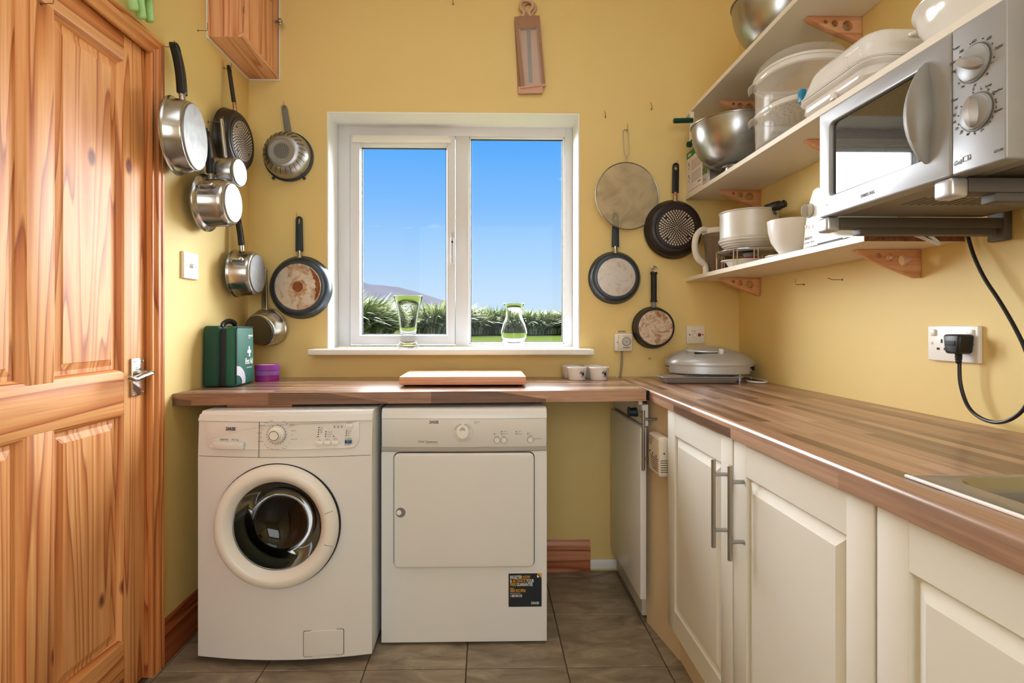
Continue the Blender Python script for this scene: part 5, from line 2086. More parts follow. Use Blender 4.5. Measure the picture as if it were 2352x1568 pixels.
# second pot, lower and nearer the corner
c_, n_ = left_pan(543, 628, -1.075, 0)
hz = AX(540, 500, -1.07).z
saucepan('saucepan', 'shiny saucepan with a black handle, hung above the first aid bag', c_, n_, 0.099, 0.094, 0.088, (XL + 0.030, c_.y, hz), lip=0.004, edge=0.012, spout=150, hoff=0.004, ht=0.022, hw=(0.026, 0.024))
wall_hook((XL, c_.y, hz), LN, 'thin hook holding the lower shiny saucepan, half hidden behind the pot above', 0.034)
# small saucepan in the corner, on the back wall
rc = AY(618, 750, YB - 0.030)
bc = AY(594, 759, YB - 0.030 - 0.078)
n_ = (bc - rc).normalized()
hk = AY(613, 622, YB)
m = frame(rc, n_)
g2_ = g2
saucepan('saucepan', 'steel saucepan with a dull base, hung in the corner behind the first aid bag', rc, n_, 0.084, 0.076, 0.078, (hk.x + 0.002, YB - 0.030, hk.z), hmat='steel', base='drum', pot=True, edge=0.008, lip=0.004, slim=True, hw=(0.030, 0.024), ht=0.010)
wall_hook((hk.x, YB, hk.z), BN, 'thin hook in the corner holding the steel saucepan', 0.034)
# bare hooks on the left wall and on the door
p = AX(454, 70, XL)
wall_hook((XL, p.y, p.z), LN, 'bare hook beside the pine wall cabinet', 0.036, 0.03)
p = AX(94, 8, DLX)
wall_hook((DLX, p.y, p.z), LN, 'bare hook on the top rail of the pine door', 0.03, 0.03)
# right wall bare hooks below the lowest shelf
for x, y, lb, up in ((1847, 653, 'bare square hook under the lowest shelf, the one nearer the corner', (0, 0, 1)), (1935, 642, 'bare bent hook under the lowest shelf, nearer the photographer', (-0.5, 0.4, 0.25))):
    p = AX(x, y, XR)
    wall_hook(p, (-1, 0, 0), lb, 0.032, 0.022, side=up)

# ---- jute bottle bag above the window
bo = AY(1216, 130, YB - 0.01)
S = 0.0020
t = thing('bottle_bag', 'jute bottle bag with a clear window panel, hung above the window', 'bag', bo)


def bp(x, y, off):
    p = AY(x, y, YB)
    return (p.x, YB - off, p.z)


def quadbox(pts, y0, y1, bm=None):
    """Prism between depth y0 and y1 (distance off the wall) over an image-plane outline."""
    bm = bm or bmesh.new()
    a = [bm.verts.new((p[0], YB - y0, p[1])) for p in pts]
    b_ = [bm.verts.new((p[0], YB - y1, p[1])) for p in pts]
    n = len(pts)
    bm.faces.new(a)
    bm.faces.new(b_[::-1])
    for k in range(n):
        bm.faces.new((a[k], a[(k + 1) % n], b_[(k + 1) % n], b_[k]))
    return bm


def bq(*pts):
    return [(AY(x, y, YB).x, AY(x, y, YB).z) for x, y in pts]


obj('bag_back', quadbox(bq((1181, 47), (1236, 42), (1246, 205), (1245, 217), (1190, 218)), 0.004, 0.010), 'jute', t)
obj('bag_base', quadbox(bq((1190, 204), (1246, 200), (1245, 217), (1190, 218)), 0.010, 0.024), 'jute_l', t)
bm = quadbox(bq((1181, 46), (1191, 46), (1206, 205), (1195, 206)), 0.012, 0.028)
quadbox(bq((1229, 44), (1238, 43), (1251, 198), (1242, 199)), 0.012, 0.028, bm)
obj('side_gusset', bm, 'jute', t)
obj('top_band', quadbox(bq((1189, 45), (1231, 43), (1233, 71), (1191, 73)), 0.010, 0.030), 'jute', t)
obj('base_seam', quadbox(bq((1194, 206), (1252, 199), (1252, 202), (1195, 209)), 0.008, 0.032), 'jute_l', t)
obj('lining', quadbox(bq((1191, 73), (1232, 71), (1243, 201), (1204, 204)), 0.0105, 0.0115), 'jute_l', t)
obj('centre_seam', quadbox(bq((1209, 73), (1218, 73), (1223, 192), (1214, 192)), 0.012, 0.013), 'ink_grey', t, label='dark folded lining seen through the window')
obj('clear_window', quadbox(bq((1190, 73), (1233, 71), (1244, 201), (1204, 204)), 0.029, 0.0295), 'clear', t)
for off, xs in ((0.028, 0), (0.012, 7)):
    pts = [bp(1199 + xs, 46, off), bp(1203 + xs, 36, off), bp(1194 + xs, 24, off), bp(1197 + xs, 13, off), bp(1208 + xs, 9, off), bp(1220 + xs, 14, off), bp(1222 + xs, 24, off), bp(1214 + xs, 36, off), bp(1218 + xs, 46, off)]
    obj('rope_handle', T(pts, 0.0075, sm=6, seg=10), 'cordage', t)
hk = AY(1212, 6, YB)
wall_hook((hk.x, YB, hk.z), BN, 'hook holding the jute bottle bag', 0.035, 0.02)

# ---- mint silicone glove over the door frame
t = thing('silicone_glove', 'mint green silicone oven glove with nubbed fingers, hung above the door', 'glove', AX(325, -30, XL + 0.04))
GX = XL + 0.045
def gp(x, y, dx=0.0):
    return AX(x, y, GX + dx)


pal = T([gp(345, -90), gp(335, -50), gp(325, -14)], [0.045, 0.05, 0.04], sm=4, seg=16, flat=0.4)
obj('palm', pal, 'mint', t)
for pts, r in (([(310, -35), (302, -10), (306, 15)], 0.013), ([(328, -30), (320, -2), (324, 34)], 0.013), ([(345, -30), (340, 0), (343, 42)], 0.012)):
    P3 = [gp(*q) for q in pts]
    end = P3[-1] + (P3[-1] - P3[-2]).normalized() * 0.008
    fg = obj('finger', T(P3 + [end, end + (end - P3[-1]) * 0.6], [r, r * 1.05, r * 1.1, r * 1.15, r * 1.15, r * 1.1, r * 1.05, r * 0.95, r * 0.75, r * 0.3], sm=5, seg=14, flat=0.7), 'mint', t)
    bm = bmesh.new()
    for k in range(9):
        for j in (-1, 0, 1):
            s_ = 0.35 + 0.6 * k / 9
            q = P3[0].lerp(P3[1], s_ * 2) if s_ < 0.5 else P3[1].lerp(P3[2], s_ * 2 - 1)
            q = q + Vector((r * 0.75, j * r * 0.55, 0))
            bmesh.ops.create_icosphere(bm, subdivisions=1, radius=0.0028, matrix=Matrix.Translation(q))
    obj('nub', bm, 'mint', fg, kind='stuff')

# ================================================================== SWITCHES, SOCKETS, CABLES
a, b_ = AX(415, 638, XL), AX(449, 584, XL)
t = thing('light_switch', 'white square dimmer switch on the wall beside the door', 'switch', (XL, (a.y + b_.y) / 2, a.z))
bm = B(XL, XL + 0.012, a.y, b_.y, a.z, b_.z, b=0.003, seg=3)
obj('plate', bm, 'white_pl', t)
cy2, cz2 = (a.y + b_.y) / 2, (a.z + b_.z) / 2
obj('dimmer_knob', CY((XL + 0.011, cy2, cz2), (XL + 0.022, cy2, cz2), 0.009, 0.0075, b=0.001), 'white_pl', t)
bm = bmesh.new()
for s_ in (-1, 1):
    cyl(bm, (XL + 0.012, cy2 + s_ * 0.032, cz2), (XL + 0.0128, cy2 + s_ * 0.032, cz2), 0.003, seg=12)
obj('screw', bm, 'appl_grey', t, kind='stuff')

# timer switch on the back wall
a, b_ = AY(1412, 806, YB - 0.03), AY(1452, 766, YB - 0.03)
t = thing('timer_switch', 'cream boxed timer switch with a round dial, right of the window', 'timer', ((a.x + b_.x) / 2, YB, a.z))
obj('back_box', B(a.x, b_.x, YB - 0.034, YB, a.z, b_.z, b=0.004, seg=3), 'white_pl', t)
obj('cover', B(a.x + 0.016, b_.x - 0.004, YB - 0.038, YB - 0.034, a.z + 0.006, b_.z - 0.006, b=0.001), 'cream_pl', t)
obj('cover_strip', B(a.x + 0.005, a.x + 0.015, YB - 0.037, YB - 0.034, a.z + 0.006, b_.z - 0.006, b=0.001), 'white_pl', t)
cx_, cz_ = a.x + 0.053, (a.z + b_.z) / 2 + 0.004
dl = obj('dial', L([(0.019, 0), (0.0185, 0.003), (0.015, 0.004), (0.014, 0.003), (0, 0.003)], 36, FY(cx_, YB - 0.038, cz_)), 'appl_grey', t)
bm = bmesh.new()
for k in range(24):
    a_ = 2 * PI * k / 24
    cyl(bm, (cx_ + 0.0165 * math.cos(a_), YB - 0.0415, cz_ + 0.0165 * math.sin(a_)), (cx_ + 0.0165 * math.cos(a_), YB - 0.042, cz_ + 0.0165 * math.sin(a_)), 0.0007, seg=5)
text_bm('24', 0.009, FY(cx_ - 0.005, YB - 0.0415, cz_ - 0.003), bm=bm)
lathe(bm, [(0.0192, 0), (0.0208, 0)], 36, FY(cx_, YB - 0.0383, cz_))
obj('dial_marks', bm, 'ink', dl, kind='stuff')
bm = B(cx_ - 0.017, cx_ + 0.017, YB - 0.0385, YB - 0.038, a.z + 0.014, a.z + 0.019)
text_bm('Timer Immersion', 0.005, FY(cx_ - 0.018, YB - 0.0383, b_.z - 0.013), bm=bm)
text_bm('0   60   120', 0.005, FY(cx_ - 0.018, YB - 0.0383, a.z + 0.0085), bm=bm)
obj('printed_marks', bm, 'ink_grey', t, kind='stuff')
obj('screw', CY((a.x + 0.010, YB - 0.037, cz_ - 0.004), (a.x + 0.010, YB - 0.0378, cz_ - 0.004), 0.003, seg=12), 'hookm', t)
p = AY(1428, 761, YB)
obj('name_tag', B(p.x - 0.018, p.x + 0.018, YB - 0.0015, YB, p.z - 0.004, p.z + 0.004), 'cable_grey', t, label='grey name tag')
p0, p1 = AY(1429, 806, YB - 0.012), AY(1425, 864, YB - 0.012)
t2 = thing('cable', 'grey cable running down from the timer switch to the worktop', 'cable', (p1.x, YB - 0.012, ZT))
obj('cable', T([(p0.x, YB - 0.010, p0.z + 0.01), (p0.x - 0.001, YB - 0.008, (p0.z + ZT) / 2), (p1.x, YB - 0.009, ZT + 0.003)], 0.005, sm=4, seg=10), 'cable_grey', t2)

# fused outlet in the corner
a, b_ = AY(1577, 789, YB - 0.01), AY(1619, 748, YB - 0.01)
t = thing('fused_switch', 'white fused connection plate with a red neon, above the grill', 'switch', ((a.x + b_.x) / 2, YB, a.z))
obj('plate', B(a.x, b_.x, YB - 0.010, YB, a.z, b_.z, b=0.002, seg=2), 'cream_pl', t)
cx_, cz_ = (a.x + b_.x) / 2, (a.z + b_.z) / 2
obj('fuse_holder', L([(0.012, 0), (0.0115, 0.003), (0.009, 0.0035), (0.007, 0.001), (0, 0.001)], 24, FY(cx_ - 0.006, YB - 0.010, cz_)), 'cream_pl', t)
obj('neon', B(cx_ + 0.010, cx_ + 0.024, YB - 0.0125, YB - 0.010, cz_ - 0.007, cz_ + 0.007, b=0.003), 'neon', t, label='small red neon')
bm = bmesh.new()
for s_ in (-0.029, 0.033):
    cyl(bm, (cx_ + s_, YB - 0.010, cz_), (cx_ + s_, YB - 0.0108, cz_), 0.003, seg=12)
obj('screw', bm, 'ink', t, kind='stuff')
obj('printed_marks', text_bm('FUSE', 0.008, FY(cx_ - 0.017, YB - 0.0105, cz_ + 0.014)), 'ink_grey', t, kind='stuff')

# double socket on the right wall, with the microwave's plug
a, b_ = AX(2140, 830, XR), AX(2259, 752, XR)
yA, yB_ = a.y, b_.y                                   # yA is further away
z0, z1 = AX(2200, 831, XR).z, AX(2200, 748, XR).z
yA, yB_ = AX(2140, 790, XR).y, AX(2258, 790, XR).y
t = thing('double_socket', 'white double wall socket with the black plug in its right outlet', 'socket', (XR, (yA + yB_) / 2, z0))
obj('plate', B(XR - 0.011, XR, yB_, yA, z0, z1, b=0.003, seg=3), 'white_pl', t)
W = yA - yB_
for f in (0.13, 0.87):
    yy = yA - W * (0.20 if f < 0.5 else 0.80)
    yy = yA - W * f
    rk = obj('rocker_switch', B(XR - 0.016, XR - 0.010, yy - 0.008, yy + 0.008, z1 - 0.026, z1 - 0.009, b=0.003), 'white_pl', t)
    bm = bmesh.new()
yy = yA - W * 0.30
for dy_, dz_, w_, h_ in ((0, 0.006, 0.0025, 0.006), (0.011, -0.014, 0.0045, 0.0035), (-0.011, -0.014, 0.0045, 0.0035)):
    obj('pin_hole', B(XR - 0.0116, XR - 0.0108, yy + dy_ - w_, yy + dy_ + w_, (z0 + z1) / 2 + dz_ - h_ * 0.8, (z0 + z1) / 2 + dz_ + h_ * 0.8), 'dark', t)
bm = bmesh.new()
for f in (0.1, 0.9):
    cyl(bm, (XR - 0.011, yA - W * f, (z0 + z1) / 2), (XR - 0.0118, yA - W * f, (z0 + z1) / 2), 0.0032, seg=12)
obj('screw', bm, 'appl_grey', t, kind='stuff')
py_ = yA - W * 0.79
zc_ = (z0 + z1) / 2 + 0.003
t = thing('mains_lead', 'black mains lead looping from the microwave down to its black plug in the socket', 'cable', (XR - 0.03, py_, zc_))
bm = B(XR - 0.052, XR - 0.012, py_ - 0.025, py_ + 0.025, zc_ - 0.026, zc_ + 0.022, b=0.007, seg=3)
for v in bm.verts:
    if v.co.z < zc_:
        k = (zc_ - v.co.z) / 0.026
        v.co.y = py_ + (v.co.y - py_) * (1 - 0.25 * k)
pl_ = obj('plug', bm, 'black', t)
obj('fuse_cover', B(XR - 0.0535, XR - 0.0515, py_ - 0.013, py_ + 0.013, zc_ - 0.006, zc_ + 0.006, b=0.0008), 'black_soft', pl_)
obj('strain_relief', L([(0.0065, 0), (0.008, 0.003), (0.0065, 0.006), (0.008, 0.009), (0.0065, 0.012), (0.0075, 0.015), (0.006, 0.018), (0.007, 0.021), (0.005, 0.026), (0, 0.028)], 16, Matrix.Translation((XR - 0.032, py_, zc_ - 0.024)) @ Matrix.Rotation(PI, 4, 'X')), 'black_soft', pl_)
XC = XR - 0.030
pts = [(XC, py_, zc_ - 0.04)] + [tuple(AX(x, y, X_)) for x, y, X_ in ((2206, 880, XC), (2222, 930, XC), (2250, 958, XC), (2290, 970, XC), (2330, 958, XC), (2360, 925, XC), (2372, 870, XC), (2358, 810, XC), (2330, 750, XC), (2295, 690, XC), (2262, 640, XC), (2238, 590, XC + 0.005), (2224, 545, XC + 0.008), (2222, 525, XC + 0.008))]
obj('cord', T(pts, 0.0042, sm=6, seg=10), 'black', t)

# ================================================================== WALL CABINET (pine)
p = AY(641, 183, YB)
cX, cZ = p.x, p.z
cY = AZ(557, 85, cZ).y
t = thing('wall_cabinet', 'small pine wall cabinet in the top left corner of the room', 'cabinet', (XL, (cY + YB) / 2, cZ))
Zt = ZC - 0.15
obj('side_panel', B(XL + 0.001, cX - 0.018, cY, cY + 0.018, cZ + 0.001, Zt), 'cab_z', t)
obj('side_panel', B(XL + 0.001, cX - 0.018, YB - 0.020, YB - 0.002, cZ + 0.001, Zt), 'cab_z', t)
obj('bottom_panel', B(XL + 0.001, cX - 0.0005, cY + 0.0005, YB - 0.003, cZ, cZ + 0.018), 'cab_y', t)
obj('top_panel', B(XL + 0.001, cX, cY, YB - 0.002, Zt, Zt + 0.018), 'cab_y', t)
obj('back_panel', B(XL + 0.001, XL + 0.006, cY + 0.018, YB - 0.02, cZ + 0.018, Zt), 'cab_z', t)
d = obj('door', B(cX - 0.017, cX, cY - 0.002, YB - 0.012, cZ + 0.016, Zt, b=0.002), 'cab_z', t)
p = AY(643, 50, YB - 0.05)
obj('knob', L([(0.006, 0), (0.006, 0.014), (0.014, 0.018), (0.016, 0.024), (0.012, 0.031), (0, 0.033)], 24, Matrix.Translation((cX, YB - 0.05, p.z)) @ Matrix.Rotation(PI / 2, 4, 'Y')), 'steel_b', d, label='brushed steel knob')
ph = AX(562, 27, cX)
obj('hinge', CY((cX + 0.002, cY + 0.001, ph.z - 0.012), (cX + 0.002, cY + 0.001, ph.z + 0.012), 0.003, seg=10), 'hookm', d)
bm = bmesh.new()
box(bm, XL + 0.0005, XL + 0.006, cY - 0.006, YB - 0.001, cZ - 0.007, cZ)
box(bm, XL + 0.0007, XL + 0.004, cY - 0.007, cY - 0.0008, cZ - 0.0065, Zt)
box(bm, XL + 0.0065, cX + 0.0005, YB - 0.0055, YB - 0.001, cZ - 0.0068, cZ - 0.0002)
box(bm, cX + 0.0012, cX + 0.006, YB - 0.006, YB - 0.0008, cZ - 0.0066, Zt)
obj('white_bead', bm, 'white_paint', t, label='white sealant line')

# ================================================================== THINGS ON THE LEFT WORKTOP
# first aid bag
bx0, bx1, by0, by1, bz0, bz1 = -1.098, -0.965, 2.150, 2.318, ZT, 1.150
t = thing('first_aid_bag', 'dark green first aid bag with a white cross, in the corner of the worktop', 'bag', ((bx0 + bx1) / 2, (by0 + by1) / 2, bz0))


def puffy(x0, x1, y0, y1, z0, z1, b, amt=0.006):
    bm = B(x0, x1, y0, y1, z0, z1, b=b, seg=4)
    bmesh.ops.subdivide_edges(bm, edges=[e for e in bm.edges if e.calc_length() > 0.05], cuts=5, use_grid_fill=True)
    cx, cy, cz = (x0 + x1) / 2, (y0 + y1) / 2, (z0 + z1) / 2
    for v in bm.verts:
        u, w, s_ = (v.co.x - cx) / (x1 - x0) * 2, (v.co.y - cy) / (y1 - y0) * 2, (v.co.z - cz) / (z1 - z0) * 2
        k = amt * (1 + 0.4 * math.sin(v.co.z * 60 + v.co.y * 40))
        if abs(u) > 0.9:
            v.co.x += math.copysign(k * (1 - w * w) * (1 - s_ * s_), u)
        if abs(w) > 0.9:
            v.co.y += math.copysign(k * 0.5 * (1 - u * u) * (1 - s_ * s_), w)
        # leans in toward the top
        v.co.y += -0.008 * s_ * (1 if w > 0 else -1) * 0.5
    return bm


obj('rear_pocket', puffy(bx0, bx0 + 0.062, by0 - 0.006, by1, bz0 + 0.001, bz1, 0.012), 'green_dk', t, smooth=60)
obj('zip_band', puffy(bx0 + 0.052, bx0 + 0.092, by0 + 0.005, by1 - 0.005, bz0 + 0.001, bz1 - 0.010, 0.008, 0.002), 'zip', t, smooth=60, label='black zipped gusset')
fp = obj('front_pocket', puffy(bx0 + 0.082, bx1 - 0.006, by0, by1, bz0 + 0.001, bz1 - 0.002, 0.014, 0.004), 'green', t, smooth=60)
pip = [(bx1 - 0.007, by0 + 0.003, bz0 + 0.012), (bx1 - 0.007, by0 + 0.003, bz1 - 0.02), (bx1 - 0.007, by0 + 0.012, bz1 - 0.006), (bx1 - 0.007, by1 - 0.012, bz1 - 0.006)]
obj('piping', T(pip, 0.0022, seg=8), 'zip', t)
hp = [(bx0 + 0.058, by0 + 0.030, bz1 - 0.004), (bx0 + 0.060, by0 + 0.045, bz1 + 0.010), (bx0 + 0.062, by0 + 0.08, bz1 + 0.019), (bx0 + 0.064, by0 + 0.12, bz1 + 0.012), (bx0 + 0.064, by0 + 0.135, bz1 - 0.004)]
hd_ = obj('carry_handle', T(hp, 0.0095, sm=6, seg=12, flat=0.6, up=(1, 0, 0)), 'black', t, label='black moulded carry handle')
bm = bmesh.new()
hs = smooth_path(hp, 6)
for q in hs[4:-4:1]:
    bmesh.ops.create_uvsphere(bm, u_segments=8, v_segments=6, radius=0.0105, matrix=Matrix.Translation(q) @ Matrix.Diagonal((1.0, 0.22, 1.0, 1)))
obj('handle_rib', bm, 'black_soft', hd_, kind='stuff')


def on_bag(bm, off=0.0008):
    from mathutils.bvhtree import BVHTree
    me = fp.data
    tree = BVHTree.FromPolygons([WM[fp.name] @ v.co for v in me.vertices], [tuple(p.vertices) for p in me.polygons])
    for v in bm.verts:
        hit = tree.ray_cast(Vector((bx1 + 0.1, v.co.y, v.co.z)), Vector((-1, 0, 0)))
        if hit[0] is not None:
            v.co.x = hit[0].x + off + (v.co.x - bx1)
    return bm


fxm = lambda y, z: FXP(bx1, y, z)
yc0 = by0 + 0.108
zc0 = bz0 + 0.135
bm = bmesh.new()
for (u0, u1, v0, v1) in ((-0.006, 0.006, -0.021, -0.006), (-0.018, -0.006, -0.006, 0.006), (-0.006, 0.006, -0.006, 0.006), (0.006, 0.018, -0.006, 0.006), (-0.006, 0.006, 0.006, 0.021)):
    v = [bm.verts.new((bx1, yc0 + u, zc0 + w)) for u, w in ((u0, v0), (u1, v0), (u1, v1), (u0, v1))]
    bm.faces.new(v)
bmesh.ops.remove_doubles(bm, verts=bm.verts, dist=1e-6)
bmesh.ops.subdivide_edges(bm, edges=bm.edges[:], cuts=4, use_grid_fill=True)
obj('white_cross', on_bag(bm, 0.0012), 'white_print', fp)
bm = text_bm('First Aid', 0.034, fxm(by0 + 0.072, bz0 + 0.085), sx=0.62, bold=0.02)
text_bm('www.firstaidkits.com', 0.008, fxm(by0 + 0.086, bz0 + 0.068), sx=0.8, bm=bm)
text_bm('STEROPLAST', 0.010, fxm(by0 + 0.105, bz0 + 0.195), sx=0.8, bm=bm, bold=0.02)
text_bm('healthcare', 0.006, fxm(by0 + 0.105, bz0 + 0.188), sx=0.9, bm=bm)
obj('lettering', on_bag(bm), 'white_print', fp)
# curved reflective band
bm = bmesh.new()
pv = None
for k in range(13):
    a_ = k / 12
    yo, zo_ = by0 + 0.004 + 0.075 * math.sin(a_ * PI / 2), bz0 + 0.010 + 0.072 * math.cos(a_ * PI / 2) 
    yi, zi = by0 + 0.004 + 0.045 * math.sin(a_ * PI / 2), bz0 + 0.010 + 0.036 * math.cos(a_ * PI / 2)
    cur = (bm.verts.new((bx1, yo, zo_)), bm.verts.new((bx1, yi, zi)))
    if pv:
        bm.faces.new((pv[0], pv[1], cur[1], cur[0]))
    pv = cur
obj('reflective_band', on_bag(bm, 0.0012), 'reflect', fp)

# round purple tins/tape
p = AZ(604, 877, ZT)
pc_ = Vector((p.x, p.y + 0.045, ZT))
t = thing('round_box', 'round purple lidded box half hidden behind the first aid bag', 'box', pc_)
RBX = 0.050
mt_ = Matrix.Translation(pc_)
obj('box_body', L([(0, 0.0), (RBX - 0.001, 0.0), (RBX - 0.001, 0.026), (RBX - 0.0012, 0.045), (RBX - 0.003, 0.05), (0, 0.05)], 48, mt_), 'purple3', t)
obj('side_stripe', L([(RBX - 0.0008, 0.027), (RBX, 0.0275), (RBX, 0.046), (RBX - 0.0008, 0.0465)], 48, mt_), 'purple2', t)
obj('lid', L([(RBX - 0.001, 0.0475), (RBX + 0.0012, 0.048), (RBX + 0.0012, 0.070), (RBX, 0.0715), (0.036, 0.0715), (0.035, 0.069), (0, 0.069)], 48, mt_), 'purple', t)
obj('lid_label', L([(0.035, 0.0695), (0.0345, 0.0705), (0, 0.0705)], 40, mt_), 'card', t)

# chopping board
t = thing('chopping_board', 'thick pale wooden chopping board on small feet, under the window', 'chopping board', (-0.09, 2.32, ZT))
Z0, Z1 = ZT + 0.009, ZT + 0.041
bxs = (-0.338, 0.156)
obj('board', B(bxs[0], bxs[1], 2.135, 2.50, Z0, Z1 - 0.002, b=0.004, seg=2), 'board_edge', t)
obj('top_face', B(bxs[0] + 0.001, bxs[1] - 0.001, 2.136, 2.499, Z1 - 0.003, Z1, b=0.001, seg=1), 'board', t, label='pale scrubbed top')
for x, y in ((bxs[0] + 0.025, 2.16), (bxs[1] - 0.025, 2.16), (bxs[0] + 0.025, 2.475), (bxs[1] - 0.025, 2.475)):
    obj('foot', CY((x, y, ZT), (x, y, Z0 + 0.001), 0.008, seg=14), 'dark', t)

# ramekins, two by two
def ramekin(x, y, label):
    t = thing('ramekin', label, 'ramekin', (x, y, ZT), group='white ramekins by the timer cable')
    mt_ = Matrix.Translation((x, y, ZT))
    R = 0.046
    obj('bowl', L([(0, 0.001), (0.035, 0.0), (0.038, 0.003), (R - 0.002, 0.050), (R, 0.055), (R - 0.0015, 0.0575), (R - 0.0045, 0.055), (0.035, 0.008), (0, 0.006)], 48, mt_), 'ceramic', t, smooth=50)
    return t


def plum(t, x, y):
    def on(u, z):                                       # a point on the conical side, u = angle
        r = 0.038 + (0.046 - 0.038) * (z / 0.055) + 0.0006
        return Vector((x + r * math.sin(u), y - r * math.cos(u), ZT + z))
    bm = bmesh.new()

    def blob(u, z, ru, rz, n=12, rot=0.0):
        vs = []
        for k in range(n):
            a_ = 2 * PI * k / n
            du, dz_ = ru * math.cos(a_), rz * math.sin(a_)
            du, dz_ = du * math.cos(rot) - dz_ * math.sin(rot), du * math.sin(rot) + dz_ * math.cos(rot)
            vs.append(bm.verts.new(on(u + du / 0.042, z + dz_)))
        bm.faces.new(vs)
    blob(0.50, 0.030, 0.0075, 0.0075)
    blob(0.62, 0.024, 0.004, 0.0045)
    obj('plum_print', bm, 'plum', t, smooth=0)
    bm = bmesh.new()
    for u, z, r_, ro in ((0.22, 0.034, 0.0052, 0.6), (0.30, 0.040, 0.004, -0.5), (0.62, 0.038, 0.0035, 1.0), (0.72, 0.015, 0.0045, 0.8), (0.42, 0.019, 0.004, -0.6), (0.5, 0.044, 0.003, 1.5)):
        vs = []
        for k in range(10):
            a_ = 2 * PI * k / 10
            du, dz_ = r_ * math.cos(a_), r_ * 0.55 * math.sin(a_)
            du, dz_ = du * math.cos(ro) - dz_ * math.sin(ro), du * math.sin(ro) + dz_ * math.cos(ro)
            vs.append(bm.verts.new(on(u + du / 0.042, z + dz_)))
        bm.faces.new(vs)
    obj('leaf_print', bm, 'leafp', t, smooth=0)


for x, y, lb, pr in ((0.400, 2.415, 'front left white ramekin with a plum print', True), (0.497, 2.415, 'front right white ramekin with a plum print', True), (0.392, 2.512, 'plain white ramekin behind the front left one', False), (0.490, 2.512, 'plain white ramekin behind the front right one', False)):
    q = ramekin(x, y, lb)
    if pr:
        plum(q, x, y)

# vases on the sill
def vase(name, label, cx, cy, prof, inner, z0=WZ0):
    t = thing(name, label, 'vase', (cx, cy, z0))
    obj('glass', L(prof + inner, 64, Matrix.Translation((cx, cy, z0 + 0.0008))), 'vase', t, smooth=60)


vx = AY(937.5, 790, 2.60).x
vase('flared_vase', 'tall flared clear glass vase with a thick base, on the left of the sill', vx, 2.60,
     [(0, 0), (0.048, 0), (0.0505, 0.003), (0.050, 0.012), (0.044, 0.024), (0.0405, 0.034), (0.0395, 0.06), (0.0405, 0.10), (0.046, 0.15), (0.056, 0.20), (0.069, 0.245)],
     [(0.0675, 0.246), (0.066, 0.245), (0.053, 0.20), (0.0425, 0.15), (0.0365, 0.10), (0.0345, 0.068), (0.030, 0.062), (0, 0.060)])
vx = AY(1180.5, 790, 2.60).x
vase('bulbous_vase', 'rounded clear glass vase with a narrow neck, on the right of the sill', vx, 2.60,
     [(0, 0), (0.036, 0), (0.042, 0.004), (0.052, 0.025), (0.060, 0.048), (0.062, 0.066), (0.060, 0.085), (0.052, 0.112), (0.042, 0.135), (0.0375, 0.152), (0.0365, 0.172), (0.040, 0.190), (0.049, 0.210)],
     [(0.0475, 0.211), (0.046, 0.210), (0.0375, 0.190), (0.034, 0.172), (0.035, 0.152), (0.0395, 0.135), (0.0495, 0.112), (0.0575, 0.085), (0.0595, 0.066), (0.057, 0.050), (0.045, 0.030), (0.03, 0.025), (0, 0.024)])

# ================================================================== ON THE RIGHT WORKTOP
# baking tray
p0, p1 = AY(1520, 861, 2.24), AY(1707, 866, 2.24)
t = thing('baking_tray', 'shallow grey roasting tray in front of the grill', 'tray', ((p0.x + p1.x) / 2, 2.29, ZT))
tcx, tcy = (p0.x + p1.x) / 2, 2.285
hx_, hy2 = (p1.x - p0.x) / 2, 0.062
bm = bmesh.new()
prev = None
for sx_, z in (((hx_ - 0.028), 0.0008), ((hx_ - 0.022), 0.006), ((hx_ - 0.014), 0.026), ((hx_), 0.0275), ((hx_ - 0.0005), 0.0290), ((hx_ - 0.013), 0.0285), ((hx_ - 0.024), 0.008), ((hx_ - 0.030), 0.003)):
    yy = hy2 - (hx_ - sx_) 
    lp = rrect(tcx - sx_, tcx + sx_, tcy - yy, tcy + yy, 0.012, 4)
    ringv = [bm.verts.new((x, y, ZT + z)) for x, y in lp]
    if prev:
        for k in range(len(ringv)):
            bm.faces.new((prev[k], prev[(k + 1) % len(ringv)], ringv[(k + 1) % len(ringv)], ringv[k]))
    else:
        first = ringv
    prev = ringv
bm.faces.new(first[::-1])
bm.faces.new(prev)
obj('tray', bm, 'tray', t, smooth=40)
# contact grill
gcx, gcy = 0.985, 2.415
t = thing('contact_grill', 'silver contact grill with a domed lid, in the corner of the long worktop', 'grill', (gcx, gcy, ZT))
GM = Matrix.Translation((gcx, gcy, ZT)) @ Matrix.Rotation(math.radians(-8), 4, 'Z')
SX, SY = 1.0, 0.76
R = 0.185
def gl(prof, m_=GM, **k):
    return L(prof, 72, m_, sx=SX, sy=SY * 0.98, power=2.5, **k)


